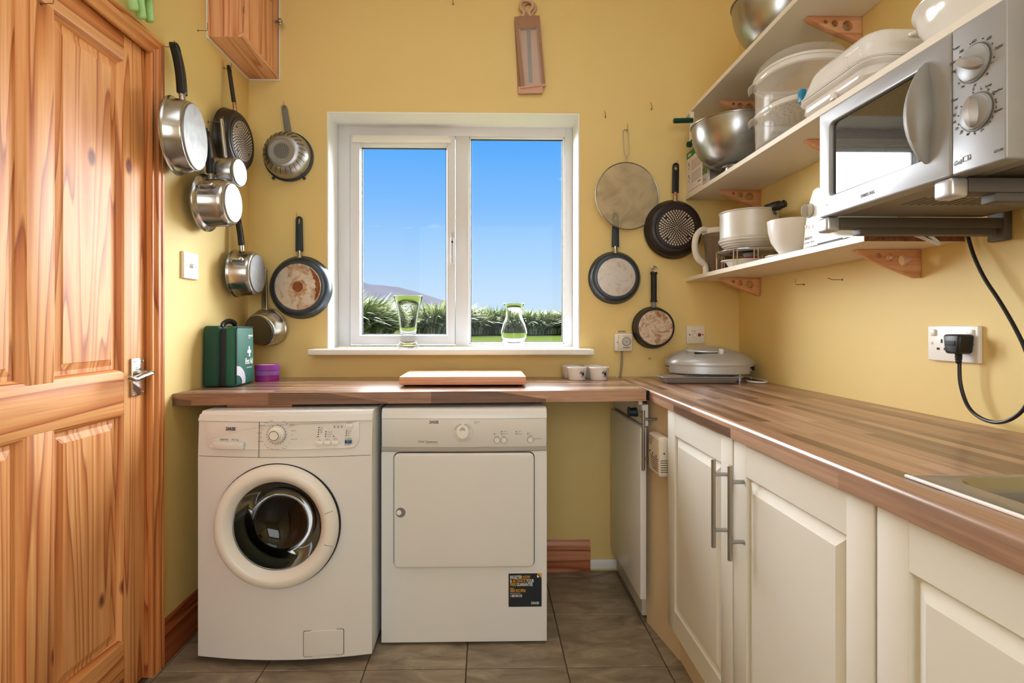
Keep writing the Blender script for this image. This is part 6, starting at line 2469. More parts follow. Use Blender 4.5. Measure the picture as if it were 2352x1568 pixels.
obj('lower_shell', gl([(0, 0.032), (R * 0.80, 0.032), (R * 0.93, 0.038), (R * 0.97, 0.052), (R * 0.97, 0.058), (0, 0.058)]), 'grill', t, smooth=50)
obj('hinge_band', gl([(R * 0.94, 0.055), (R * 1.004, 0.050), (R * 1.004, 0.066), (R * 0.94, 0.067)], a0=math.radians(-35), a1=math.radians(75)), 'black_soft', t, label='black seam between the grill plates')
up_ = obj('upper_shell', gl([(R * 0.90, 0.062), (R * 0.985, 0.064), (R, 0.072), (R * 0.995, 0.082), (R * 0.965, 0.092), (R * 0.90, 0.103), (R * 0.78, 0.116), (R * 0.60, 0.130), (R * 0.35, 0.142), (R * 0.15, 0.146), (0, 0.147)]), 'grill', t, smooth=50)
obj('front_skirt', gl([(R * 0.955, 0.033), (R * 0.985, 0.036), (R * 0.99, 0.078), (R * 0.96, 0.080)], a0=math.radians(200), a1=math.radians(318)), 'grill', t, smooth=50)
hm = GM @ Matrix.Translation((-0.02, -0.060, 0.134)) @ Matrix.Rotation(math.radians(14), 4, 'X')
hh = obj('lid_handle', L([(0, -0.012), (0.086, -0.010), (0.093, 0.0), (0.088, 0.006), (0.06, 0.010), (0, 0.012)], 48, hm, sx=1.0, sy=0.42), 'grill', t, smooth=50)
obj('handle_slot', B(-0.06, 0.035, -0.0395, -0.030, -0.006, 0.000, b=0.001, mtx=hm), 'dark', hh)
obj('latch', B(0.040, 0.058, -0.044, -0.026, -0.006, 0.016, b=0.004, mtx=hm), 'white_pl', hh, label='white latch')
pm = GM @ Matrix.Translation((-0.050, -0.108, 0.1085)) @ Matrix.Rotation(math.radians(30), 4, 'X')
ps = obj('indicator_panel', L([(0, 0.0005), (0.036, 0.0), (0.038, -0.002)], 32, pm, sy=0.30), 'grill', t)
obj('indicator', B(-0.009, 0.009, -0.0045, 0.0045, 0.0005, 0.0015, mtx=pm), 'hookm', ps)
bm = text_bm('FOREMAN', 0.016, GM @ Matrix.Translation((-0.055, -0.004, 0.1475)) @ Matrix.Rotation(0.05, 4, 'X'), sx=0.85, shear=0.3)
obj('lettering', bm, 'ink_grey', up_)
for x, y in ((-0.10, -0.055), (0.12, -0.04), (-0.12, 0.07), (0.12, 0.07)):
    q = GM @ Vector((x, y, 0))
    obj('foot', CY((q.x, q.y, ZT), (q.x, q.y, ZT + 0.033), 0.010, seg=14), 'grill', t)
cp = [AZ(x, y, ZT + 0.006) for x, y in ((1726, 868), (1750, 860), (1773, 864), (1780, 874), (1755, 878), (1722, 876), (1712, 872))]
for q in cp:
    q.x = min(q.x, XR - 0.012)
tc_ = thing('grill_flex', 'white flex curling beside the grill', 'cable', cp[0])
obj('flex', T(cp, 0.0038, sm=6, seg=10), 'white_pl', tc_)

# ================================================================== SHELVES
XS = 0.940
SH = {'low': (1.360, 1.378, 1.345), 'mid': (1.742, 1.760, 0.45), 'up': (2.132, 2.150, 0.45)}
shl = {}
for k, lb in (('low', 'lowest white shelf, with its bare chipboard end below the microwave'), ('mid', 'middle white shelf carrying the steamer and plastic containers'), ('up', 'topmost white shelf carrying a steel bowl')):
    za, zb2, ye = SH[k]
    t = thing('wall_shelf', lb, 'shelf', ((XS + XR) / 2, (ye + YB) / 2, za), group='white shelves on the right wall')
    obj('board', B(XS, XR - 0.0015, ye + 0.001, YB - 0.002, za, zb2, b=0.0008, seg=1), 'shelf', t)
    if k == 'low':
        obj('chipboard_end', B(XS + 0.001, XR - 0.002, ye, ye + 0.0015, za + 0.0005, zb2 - 0.0005), 'chip', t, label='bare brown chipboard end')
    shl[k] = t


def bracket(y, z, label):
    """Sail-shaped beech bracket with three round holes, its long edge under the shelf."""
    t = thing('shelf_bracket', label, 'bracket', (XR, y, z), group='beech shelf brackets')
    Lx, Hz = 0.178, 0.080
    lp = [(0, 0), (-Lx, 0), (-Lx + 0.004, -0.005)]
    for k in range(1, 13):
        s_ = k / 12
        lp.append((-Lx + 0.004 + (Lx - 0.012) * s_, -0.005 - (Hz - 0.007) * (s_ ** 0.85) ))
    lp += [(0, -Hz + 0.003)]
    holes = [circ(-0.046, -0.029, 0.0165, 24), circ(-0.087, -0.022, 0.0105, 20), circ(-0.117, -0.0165, 0.006, 16)]
    mt_ = Matrix.Translation((XR - 0.001, y, z)) @ Matrix.Rotation(PI / 2, 4, 'X')
    obj('bracket_plate', shape2d([lp[::-1]] + holes, 0.024, 0.002, mt_), 'beech', t, smooth=40)
    return t


yb1, yb2, yb3 = AX(1747, 600, XR).y, AX(2117, 600, XR).y, AX(1981, 70, XR).y
bracket(yb1 + 0.012, 1.3595, 'beech bracket nearest the corner, under the lowest shelf')
bracket(yb2 + 0.012, 1.3595, 'beech bracket under the open end of the lowest shelf')
bracket(yb1 + 0.012, 1.7415, 'beech bracket nearest the corner, under the middle shelf')
bracket(yb3 + 0.012, 1.7415, 'beech bracket under the middle shelf, half hidden behind the microwave')
bracket(yb1 + 0.012, 2.1315, 'beech bracket nearest the corner, under the topmost shelf')
bracket(yb3 + 0.012, 2.1315, 'beech bracket under the topmost shelf, at the top of the picture')

ZLo, ZMi, ZUp = SH['low'][1], SH['mid'][1], SH['up'][1]

# ---- steel mixing bowls
def mixing_bowl(x, y, z, R, H, label):
    t = thing('mixing_bowl', label, 'bowl', (x, y, z), group='large steel mixing bowls')
    prof = [(0, 0.0), (R * 0.30, 0.0), (R * 0.30, 0.004)]
    n = 14
    for k in range(1, n + 1):
        a_ = k / n * PI / 2
        prof.append((R * (0.30 + 0.70 * math.sin(a_) ** 0.9), 0.004 + (H - 0.006) * (1 - math.cos(a_)) ** 0.95))
    prof += [(R + 0.004, H - 0.002), (R + 0.0045, H), (R - 0.001, H)]
    for k in range(n, -1, -1):
        a_ = k / n * PI / 2
        prof.append((R * (0.30 + 0.70 * math.sin(a_) ** 0.9) - 0.002, 0.006 + (H - 0.008) * (1 - math.cos(a_)) ** 0.95))
    prof.append((0, 0.006))
    obj('bowl', L(prof, 80, Matrix.Translation((x, y, z))), 'steel_b', t, smooth=60)
    return t


zfoot = ZMi
tb = mixing_bowl(1.012, 2.226, ZMi + 0.034, 0.163, 0.178, 'large steel mixing bowl on the middle shelf')
obj('foot_ring', L([(0.030, -0.034), (0.034, -0.034), (0.036, 0.0), (0.030, 0.002), (0.028, -0.02)], 40, Matrix.Translation((1.012, 2.226, ZMi + 0.034))), 'steel_b', tb)
mixing_bowl(1.045, 1.965, ZUp + 0.001, 0.145, 0.17, 'large steel mixing bowl on the topmost shelf, cut by the picture edge')

# ---- appliance box standing behind the bowl, with printed front
x0b = 0.946
t = thing('printed_box', 'white box with a green header and small print, at the shelf\'s corner end', 'box', (1.0, 2.48, ZMi))
yq = AX(1613, 400, x0b).y
obj('carton', B(x0b, x0b + 0.10, yq, YB - 0.004, ZMi, 1.960, b=0.001, seg=1), 'card', t)
obj('green_header', B(x0b - 0.0006, x0b, yq, YB - 0.004, 1.930, 1.960), 'card_green', t)
bm = text_bm('Salter', 0.020, FX(x0b - 0.001, YB - 0.02, 1.938), bold=0.02, sx=0.9)
obj('lettering', bm, 'white_print', t)
bm = bmesh.new()
for j, zz in enumerate((1.905, 1.848)):
    for k in range(7):
        box(bm, x0b - 0.0006, x0b - 0.0001, yq + 0.015, YB - 0.060 + 0.0 * k, zz - k * 0.0065, zz - k * 0.0065 + 0.0014)
    for q in range(3):
        cyl(bm, (x0b - 0.0001, YB - 0.028 - 0.008 * (q % 2), zz - 0.012 * q), (x0b - 0.0007, YB - 0.028 - 0.008 * (q % 2), zz - 0.012 * q), 0.006 - 0.001 * q, seg=10)
box(bm, x0b - 0.0006, x0b - 0.0001, yq + 0.02, yq + 0.05, 1.792, 1.798)
box(bm, x0b - 0.0006, x0b - 0.0001, yq + 0.01, YB - 0.02, 1.774, 1.7755)
obj('printed_marks', bm, 'ink_grey', t, kind='stuff')
t = thing('photo_box', 'low box with a green photograph on it, beneath the steel mixing bowl\'s edge', 'box', (1.0, 2.37, ZMi))
obj('carton', B(x0b, x0b + 0.011, yq - 0.058, yq - 0.002, ZMi, 1.836, b=0.001, seg=1), 'card', t)
obj('photo_print', B(x0b - 0.0006, x0b, yq - 0.057, yq - 0.003, ZMi + 0.045, 1.835), 'photo_green', t)
obj('caption_strip', B(x0b - 0.0006, x0b, yq - 0.057, yq - 0.003, ZMi + 0.001, ZMi + 0.045), 'appl_grey', t)
obj('lettering', text_bm('We', 0.022, FX(x0b - 0.001, yq - 0.008, ZMi + 0.015)), 'ink_grey', t)
# green-handled kitchen tool on its white frame
t = thing('rotary_grater', 'white upright kitchen tool with dark green handles, by the corner end of the shelf', 'kitchen tool', (0.96, 2.53, ZMi))
a_ = AY(1586, 290, 2.40)
pT = AX(1590, 270, 0.936)
px_, py2 = 0.915, 2.405
px_ = AY(1589, 275, 2.47).x
obj('frame_post', B(px_ - 0.008, px_ + 0.008, 2.462, 2.480, 1.985, 2.118, b=0.002), 'shelf', t)
obj('foot_plate', B(px_ - 0.008, px_ + 0.11, 2.455, 2.50, 1.962, 1.985, b=0.003), 'shelf', t)
g0_, g1_ = AY(1547, 277, 2.46), AY(1580, 277, 2.46)
obj('handle', CY((g0_.x, 2.462, g0_.z), (px_ + 0.002, 2.462, g1_.z + 0.002), 0.0115, b=0.003), 'hgreen', t, label='dark green top handle')
g2_ = AY(1582, 333, 2.45)
obj('crank_knob', CY((g2_.x + 0.008, 2.44, g2_.z), (g2_.x - 0.006, 2.455, g2_.z + 0.004), 0.013, b=0.004), 'hgreen', t, label='dark green crank knob')
obj('crank_arm', T([(g2_.x, 2.452, g2_.z + 0.004), (px_, 2.462, 1.99)], 0.005, seg=8), 'hgreen', t)

# ---- clear tiered steamer
sxc, syc = 1.058, 1.835
HX, HYY = 0.128, 0.155
t = thing('steamer', 'clear plastic three-tier oval steamer next to the steel bowl', 'steamer', (sxc, syc, ZMi))


def oval(prof, m_=None, z=0.0, inset=0.0, power=2.4, seg=64, sx=None, sy=None):
    return L([(r, h) for r, h in prof], seg, Matrix.Translation((sxc, syc, ZMi + z)), sx=sx or 1.0, sy=sy or HYY / HX, power=power)


R = HX
tz = [0.0, 0.118, 0.228]
for i, z in enumerate(tz[:2]):
    tier = obj('basket', oval([(0, 0.003), (R * 0.93, 0.002), (R * 0.95, 0.006), (R * 0.97, 0.09), (R * 0.98, 0.108), (R, 0.112), (R, 0.118), (R * 0.985, 0.118), (R * 0.965, 0.106), (R * 0.955, 0.09), (R * 0.93, 0.008), (0, 0.006)], z=z), 'clear', t, smooth=50)
    obj('rim_band', oval([(R * 0.965, 0.100), (R * 1.005, 0.104), (R * 1.01, 0.118), (R * 0.985, 0.120)], z=z), 'milky', tier, smooth=50)
    bm = bmesh.new()
    for q in range(5):
        rr = R * (0.18 + 0.16 * q)
        n = 8 + 7 * q
        for k in range(n):
            a_ = 2 * PI * k / n
            bmesh.ops.create_circle(bm, cap_ends=True, segments=8, radius=0.0030, matrix=Matrix.Translation((sxc + rr * math.cos(a_), syc + rr * math.sin(a_) * HYY / HX, ZMi + z + 0.0012)))
    obj('drain_hole', bm, 'gasket', tier, kind='stuff', smooth=0)
    # side grips: lipped tabs toward the far end and the near end, and one to the front
    for ang in (150, 330):
        a_ = math.radians(ang)
        c_ = Vector((sxc + R * 0.99 * math.cos(a_), syc + HYY * 0.99 * math.sin(a_), ZMi + z + 0.110))
        d_ = Vector((math.cos(a_), math.sin(a_), 0))
        s_ = Vector((-d_.y, d_.x, 0))
        bm = bmesh.new()
        prev = None
        for k in range(7):
            q = k / 6
            ww = 0.036 * (1 - 0.25 * q)
            pt = c_ + d_ * (0.024 * math.sin(q * PI / 2)) + Vector((0, 0, -0.020 * (1 - math.cos(q * PI / 2))))
            cur = [bm.verts.new(pt - s_ * ww), bm.verts.new(pt + s_ * ww), bm.verts.new(pt + s_ * ww + Vector((0, 0, -0.002))), bm.verts.new(pt - s_ * ww + Vector((0, 0, -0.002)))]
            if prev:
                for j in range(4):
                    bm.faces.new((prev[j], prev[(j + 1) % 4], cur[(j + 1) % 4], cur[j]))
            prev = cur
        bm.faces.new(prev)
        obj('grip', bm, 'milky', tier, smooth=50)
ldd = obj('lid', oval([(R * 1.0, 0.002), (R * 1.01, 0.006), (R * 0.98, 0.022), (R * 0.90, 0.042), (R * 0.72, 0.054), (R * 0.3, 0.058), (0, 0.058)], z=0.238), 'clear', t, smooth=60)
obj('lid_band', oval([(R * 0.99, 0.0), (R * 1.02, 0.002), (R * 1.02, 0.010), (R * 0.99, 0.012)], z=0.236), 'milky', ldd, smooth=50)

# ---- white lidded plastic cooker dish
t = thing('microwave_cooker', 'long white plastic lidded dish lying on the middle shelf beside the steamer', 'container', (1.06, 1.46, ZMi))
cx0, cx1, cy0, cy1 = 0.930, 1.182, 1.312, 1.642


def rr_loft(levels, r, m_, par, name, closed=True, y_skew=0.0, n=6, label=None):
    bm = bmesh.new()
    prev = None
    first = None
    for ins, z in levels:
        lp = rrect(cx0 + ins, cx1 - ins, cy0 + ins, cy1 - ins, max(r - ins * 0.3, 0.01), n)
        ringv = [bm.verts.new((x, y, z)) for x, y in lp]
        if prev:
            for k in range(len(ringv)):
                bm.faces.new((prev[k], prev[(k + 1) % len(ringv)], ringv[(k + 1) % len(ringv)], ringv[k]))
        else:
            first = ringv
        prev = ringv
    if closed:
        bm.faces.new(prev)
        bm.faces.new(first[::-1])
    return obj(name, bm, m_, par, smooth=50, label=label)


base_ = rr_loft([(0.030, ZMi + 0.0005), (0.016, ZMi + 0.004), (0.008, ZMi + 0.014), (0.010, ZMi + 0.034), (0.002, ZMi + 0.040), (0.0, ZMi + 0.044), (0.002, ZMi + 0.048)], 0.05, 'milky', t, 'base_dish')
lid_ = rr_loft([(0.001, ZMi + 0.049), (-0.001, ZMi + 0.054), (0.004, ZMi + 0.060), (0.014, ZMi + 0.088), (0.022, ZMi + 0.112), (0.032, ZMi + 0.128), (0.050, ZMi + 0.138), (0.075, ZMi + 0.141)], 0.055, 'milky', t, 'lid')
obj('blue_clip', B(cx0 + 0.018, cx0 + 0.034, cy1 - 0.012, cy1 + 0.012, ZMi + 0.066, ZMi + 0.104, b=0.004), 'blue', t, label='bright blue clip')
hb = [(cx0 + 0.012, 1.385, ZMi + 0.052), (cx0 - 0.008, 1.385, ZMi + 0.054), (cx0 - 0.010, 1.385, ZMi + 0.074), (cx0 - 0.010, 1.380, ZMi + 0.078), (cx0 - 0.010, 1.335, ZMi + 0.078), (cx0 - 0.010, 1.33, ZMi + 0.074), (cx0 - 0.008, 1.33, ZMi + 0.054), (cx0 + 0.012, 1.33, ZMi + 0.052)]
obj('lid_grip', T(hb, 0.0035, sm=3, seg=8), 'clear', lid_)
obj('steam_tab', B(cx0 + 0.004, cx0 + 0.014, 1.455, 1.475, ZMi + 0.001, ZMi + 0.020, b=0.002), 'milky', base_)

# ---- white oval tureen with loop handles
t = thing('tureen', 'white oval serving dish with loop handles, above the microwave', 'dish', (1.060, 1.12, ZMi))
tm = Matrix.Translation((1.060, 1.120, ZMi))
RT = 0.112
obj('dish_body', L([(0, 0.0), (RT * 0.55, 0.0), (RT * 0.60, 0.006), (RT * 0.84, 0.030), (RT * 0.96, 0.060), (RT, 0.090), (RT * 1.05, 0.094), (RT * 1.05, 0.098), (RT * 0.97, 0.097), (RT * 0.92, 0.060), (RT * 0.7, 0.02), (0, 0.008)], 64, tm, sy=1.45), 'ceramic', t, smooth=60)
for sgn in (1, -1):
    y_ = 1.120 + sgn * RT * 1.45
    pts = [(1.012, y_ - sgn * 0.016, ZMi + 0.080), (1.010, y_ + sgn * 0.006, ZMi + 0.084), (1.030, y_ + sgn * 0.016, ZMi + 0.086), (1.09, y_ + sgn * 0.016, ZMi + 0.086), (1.112, y_ + sgn * 0.006, ZMi + 0.084), (1.110, y_ - sgn * 0.016, ZMi + 0.080)]
    obj('loop_handle', T(pts, 0.005, sm=5, seg=10), 'ceramic', t)
# ---- lowest shelf: jug, pot on a wire rack, dish, jar, bowl, mixer
jx, jy = 1.030, 2.412
t = thing('blender_jug', 'smoked plastic jug with a cream handle, at the corner end of the lowest shelf', 'jug', (jx, jy, ZLo))
jm = Matrix.Translation((jx, jy, ZLo))
obj('jug_body', L([(0, 0.001), (0.050, 0.001), (0.052, 0.006), (0.058, 0.10), (0.066, 0.180), (0.0675, 0.181), (0.065, 0.180), (0.056, 0.10), (0.049, 0.008), (0, 0.006)], 40, jm), 'jug', t, smooth=50)
obj('collar', L([(0.0655, 0.176), (0.069, 0.178), (0.070, 0.196), (0.066, 0.200), (0.063, 0.194)], 40, jm), 'cream_pl', t, smooth=50)
hp = [(jx - 0.050, jy - 0.02, ZLo + 0.190), (jx - 0.085, jy - 0.03, ZLo + 0.192), (jx - 0.112, jy - 0.035, ZLo + 0.165), (jx - 0.120, jy - 0.036, ZLo + 0.115), (jx - 0.108, jy - 0.034, ZLo + 0.070), (jx - 0.080, jy - 0.03, ZLo + 0.045), (jx - 0.070, jy - 0.028, ZLo + 0.030), (jx - 0.068, jy - 0.028, ZLo + 0.002)]
obj('handle', T(hp, [0.010, 0.010, 0.011, 0.011, 0.011, 0.010, 0.011, 0.012], sm=5, seg=12, flat=1.3), 'cream_pl', t)
# chrome wire rack
rx, ry, rz = 1.055, 2.190, ZLo + 0.070
t = thing('wire_rack', 'chrome wire stand under the aluminium pan', 'rack', (rx, ry, ZLo))
RR = 0.118
obj('ring', T([(rx + RR * math.cos(a), ry + RR * math.sin(a), rz) for a in [2 * PI * k / 40 for k in range(40)]], 0.0024, closed=True, seg=8), 'chrome', t)
bm = bmesh.new()
for k in range(-7, 8):
    u = k * 0.0155
    hl = math.sqrt(max(0, RR * RR - u * u))
    tube(bm, [(rx - hl, ry + u, rz + 0.002), (rx + hl, ry + u, rz + 0.002)], 0.0014, seg=6)
obj('cross_wires', bm, 'chrome', t, kind='stuff')
for ang in (118, 150, 222, 258, 40, -40):
    a_ = math.radians(ang)
    q = Vector((rx + RR * math.cos(a_), ry + RR * math.sin(a_), 0))
    s_ = Vector((-math.sin(a_), math.cos(a_), 0)) * 0.007
    obj('leg', T([q - s_ + Vector((0, 0, rz)), q - s_ + Vector((0, 0, ZLo + 0.002)), q + s_ + Vector((0, 0, ZLo + 0.002)), q + s_ + Vector((0, 0, rz))], 0.0022, seg=8), 'chrome', t)
# aluminium pan
pm = Matrix.Translation((rx + 0.002, ry - 0.002, rz + 0.0045))
t = thing('aluminium_pan', 'worn white-grey aluminium pan with a ringed base and black side handle', 'pan', (rx, ry, rz + 0.0045))
RP = 0.116
obj('pan_body', L([(0, 0.0), (0.075, 0.0), (0.082, 0.004), (0.096, 0.014), (0.112, 0.034), (0.114, 0.042), (0.109, 0.048), (0.109, 0.146), (0.113, 0.150), (0.113, 0.152), (0.108, 0.152), (0.106, 0.148), (0.106, 0.048), (0.07, 0.010), (0, 0.006)], 64, pm), 'alu', t, smooth=35)
for r, z in ((0.0885, 0.010), (0.0975, 0.017), (0.105, 0.0255), (0.1115, 0.035)):
    obj('base_ring', T([(rx + 0.002 + r * math.cos(a), ry - 0.002 + r * math.sin(a), rz + 0.0045 + z) for a in [2 * PI * k / 48 for k in range(48)]], 0.0036, closed=True, seg=8), 'alu', t)
ha = math.radians(-62)
hc = Vector((rx + 0.109 * math.cos(ha), ry + 0.109 * math.sin(ha), rz + 0.146))
hdir = Vector((math.cos(ha), math.sin(ha), 0))
obj('handle', T([hc - hdir * 0.030 + Vector((0, 0, 0.012)), hc + Vector((0, 0, 0.015)), hc + hdir * 0.035 + Vector((0, 0, 0.016)), hc + hdir * 0.052 + Vector((0, 0, 0.020))], [0.014, 0.015, 0.012, 0.008], sm=4, seg=14, flat=1.2), 'black', t)
obj('bracket', T([hc + Vector((0, 0, 0.005)), hc + hdir * 0.006 + Vector((0, 0, -0.008)), hc + hdir * 0.006 + Vector((0.01, 0.01, -0.012))], 0.006, seg=10), 'gasket', t)
# white flared dish in front, under the rack
t = thing('flared_dish', 'shallow white dish slid under the wire stand', 'dish', (1.045, 2.155, ZLo))
obj('dish', L([(0, 0.001), (0.060, 0.0), (0.066, 0.004), (0.076, 0.024), (0.082, 0.028), (0.098, 0.030), (0.098, 0.0325), (0.080, 0.031), (0.070, 0.022), (0.062, 0.006), (0, 0.005)], 56, Matrix.Translation((1.040, 2.175, ZLo)), sx=1.0, sy=0.80), 'ceramic', t, smooth=50)
jx_, jy_ = 1.06, 2.175
t = thing('jar', 'small dark red jar with a grey lid, standing in the shallow dish', 'jar', (jx_, jy_, ZLo + 0.006))
obj('jar_body', L([(0, 0), (0.026, 0), (0.028, 0.004), (0.028, 0.040), (0, 0.040)], 32, Matrix.Translation((jx_, jy_, ZLo + 0.0062))), 'red_lid', t)
obj('jar_lid', L([(0.030, 0.040), (0.031, 0.042), (0.031, 0.054), (0.029, 0.056), (0, 0.056)], 32, Matrix.Translation((jx_, jy_, ZLo + 0.0062))), 'ink_grey', t)
# white bowl on its saucer
wxb, wyb = 1.052, 1.880
t = thing('saucer', 'white saucer under the white bowl', 'saucer', (wxb, wyb, ZLo))
obj('saucer_dish', L([(0, 0.001), (0.040, 0.0), (0.046, 0.004), (0.078, 0.012), (0.078, 0.0145), (0.046, 0.007), (0, 0.005)], 48, Matrix.Translation((wxb, wyb, ZLo))), 'ceramic', t, smooth=50)
t = thing('bowl', 'deep white bowl between the aluminium pan and the food mixer', 'bowl', (wxb, wyb, ZLo + 0.006))
obj('bowl_body', L([(0, 0.0), (0.036, 0.0), (0.038, 0.003), (0.036, 0.018), (0.042, 0.026), (0.060, 0.055), (0.069, 0.090), (0.072, 0.128), (0.070, 0.129), (0.066, 0.09), (0.05, 0.04), (0, 0.022)], 56, Matrix.Translation((wxb, wyb, ZLo + 0.0072))), 'ceramic', t, smooth=50)
# food mixer base
t = thing('food_mixer', 'white food mixer base with a grey dial, behind the microwave', 'mixer', (1.06, 1.58, ZLo))
MX0, MX1 = 0.958, 1.165
def mp_(x, y):
    q = AX(x, y, MX0)
    return (q.y, q.z)


pr_ = [mp_(1843, 572), mp_(1848, 520), mp_(1856, 470), mp_(1866, 436), mp_(1874, 430), mp_(1905, 428), mp_(1908, 455), mp_(1897, 500), mp_(1903, 528), mp_(1925, 538), mp_(1978, 541), mp_(1990, 545)]
pr_ = [(y, max(z, ZLo)) for y, z in pr_]
pr_[0] = (pr_[0][0], ZLo + 0.0005)
pr_.append((pr_[-1][0] , ZLo + 0.0005))
lp = [(-y, z) for y, z in pr_]
fm_ = FX(0, 0, 0)
bm = shape2d([lp], MX1 - MX0, 0.006, Matrix.Translation(((MX0 + MX1) / 2, 0, 0)) @ FX(0, 0, 0), bseg=2)
body = obj('mixer_body', bm, 'white_pl', t, smooth=40)
q0 = AX(1860, 484, MX0)
km = Matrix.Translation((MX0, q0.y, q0.z)) @ Matrix.Rotation(-PI / 2, 4, 'Y')
kn = obj('dial', L([(0.019, 0), (0.018, 0.006), (0, 0.008)], 32, km), 'white_pl', t)
obj('dial_ring', L([(0.0195, 0), (0.021, 0.001), (0.021, 0)], 32, km), 'blue', kn)
obj('dial_grip', L([(0, -0.019), (0.006, -0.017), (0.009, -0.008), (0.009, 0.008), (0.006, 0.017), (0, 0.019)], 24, Matrix.Translation((MX0 - 0.014, q0.y, q0.z)), sx=1.3, sy=0.5), 'appl_grey', kn)
q1 = AX(1849, 552, MX0)
obj('lettering', text_bm('BOSCH', 0.011, FX(MX0 - 0.0006, q1.y, q1.z), bold=0.01), 'ink', body)
q1 = AX(1845, 562, MX0)
obj('printed_marks', text_bm('CombiMax 700 W', 0.0075, FX(MX0 - 0.0006, q1.y, q1.z)), 'ink_grey', body, kind='stuff')
bm = bmesh.new()
for x, y in ((1851, 519), (1857, 521), (1866, 519)):
    q1 = AX(x, y, MX0)
    box(bm, MX0 - 0.0008, MX0 - 0.0001, q1.y - 0.004, q1.y + 0.004, q1.z - 0.006, q1.z + 0.003)
obj('button_print', bm, 'neon', body, kind='stuff')
q1, q2 = AX(1878, 566, MX0), AX(1935, 549, MX0)
bm = B(MX0 - 0.001, MX0 + 0.002, q2.y, q1.y, ZLo + 0.001, ZLo + 0.010, b=0.0008, seg=1)
obj('base_slot', bm, 'ink', body)
c0_ = AX(2150, 541, 1.10)
t = thing('white_flex', 'loop of white flex hanging over the shelf\'s chipboard end', 'cable', c0_)
pts = [(1.03, 1.41, ZLo + 0.005), (1.05, 1.36, ZLo + 0.006), (1.075, 1.338, ZLo - 0.008), (1.10, 1.330, ZLo - 0.022), (1.115, 1.330, ZLo - 0.026), (1.108, 1.334, ZLo - 0.014), (1.10, 1.355, ZLo + 0.005)]
obj('flex', T(pts, 0.004, sm=6, seg=8), 'white_pl', t)

# ================================================================== MICROWAVE ON ITS WALL BRACKETS
MXF = 0.770
MY0, MY1, MZ0, MZ1 = 0.797, 1.254, 1.397, 1.637
t = thing('microwave_bracket', 'dark grey wall brackets with silver caps, carrying the microwave', 'bracket', (XR, 1.08, 1.36))
for y in (1.243, 0.912):
    w_ = 0.018
    arm = obj('arm', B(0.800, XR - 0.018, y - w_, y + w_, 1.372, 1.396, b=0.002), 'arm', t)
    obj('lower_channel', B(0.85, XR - 0.03, y - w_ + 0.004, y + w_ - 0.004, 1.358, 1.3722, b=0.001), 'arm', arm)
    bm = B(0.770, 0.801, y - w_ - 0.001, y + w_ + 0.001, 1.364, 1.397, b=0.006, seg=3)
    obj('end_cap', bm, 'arm_cap', arm, label='silver end cap')
    obj('wall_plate', B(XR - 0.020, XR - 0.001, y - w_ - 0.004, y + w_ + 0.004, 1.345, 1.470, b=0.003), 'arm', arm)
mz = 1.3975
t = thing('microwave', 'silver microwave oven with two dials, resting on wall brackets', 'microwave', (0.96, 1.02, mz))
body = obj('case', B(MXF + 0.030, 1.150, MY0 + 0.003, MY1 - 0.003, mz + 0.004, MZ1 - 0.003, b=0.004), 'mw_side', t)
# vents and rivets underneath
bm = bmesh.new()
for j in range(2):
    for k in range(14):
        x = 0.86 + 0.016 * k
        box(bm, x, x + 0.006, 0.96 + 0.10 * j, 1.02 + 0.10 * j, mz + 0.0030, mz + 0.0042)
obj('vent_slot', bm, 'gasket', body, kind='stuff')
obj('base_recess', B(0.84, 1.12, 0.84, 0.93, mz + 0.0032, mz + 0.0042), 'gasket', body)
# door frame with rounded outline and a window cut-out
dv = AX(2185, 240, MXF).y


def fl2(*pts):
    """outline on the front face: image points -> (distance toward the camera, height)"""
    out = []
    for x, y in pts:
        q = AX(x, y, MXF)
        out.append((-q.y, q.z))
    return out


gl0, gl1 = 1.214, 0.955
gz0, gz1 = 1.4425, 1.6035
bow_pts = []
for k in range(0, 13):
    s_ = k / 12
    z = gz1 - (gz1 - gz0) * s_
    yb_ = 0.957 + 0.026 * math.sin(PI * s_)
    bow_pts.append((-yb_, z))
inner = [(-gl0, gz0 + 0.008), (-gl0 + 0.002, gz0 + 0.002), (-gl0 + 0.008, gz0)] + bow_pts[::-1] + [(-gl0 + 0.010, gz1), (-gl0 + 0.003, gz1 - 0.003), (-gl0, gz1 - 0.008)]
outer = rrect(-MY1, -dv - 0.001, mz, MZ1, 0.006, 4)
off_m = Matrix.Translation((MXF + 0.017, 0, 0)) @ FX(0, 0, 0)
dr_ = obj('door', shape2d([outer, inner], 0.034, 0.004, off_m, bseg=2), 'mw', t, smooth=45)
obj('door_window', B(MXF + 0.008, MXF + 0.012, 0.935, gl0 + 0.002, gz0 - 0.002, gz1 + 0.002), 'mw_glass', dr_, label='dark mirror-like glass')
bm = bmesh.new()
for i in range(26):
    for j in range(44):
        y_, z_ = gl0 - 0.014 - 0.0052 * j, gz0 + 0.012 + 0.0054 * i
        if y_ < 0.99:
            continue
        v = [bm.verts.new((MXF + 0.0077, y_ + a * 0.00055, z_ + b2 * 0.00055)) for a, b2 in ((1, 0), (0, 1), (-1, 0), (0, -1))]
        bm.faces.new(v)
obj('window_dots', bm, 'ink_grey', dr_, kind='stuff', smooth=0)
# control panel
cp2 = obj('control_panel', shape2d([rrect(-dv + 0.0012, -MY0, mz, MZ1, 0.004, 4)], 0.034, 0.003, off_m, bseg=2), 'mw', t, smooth=45)
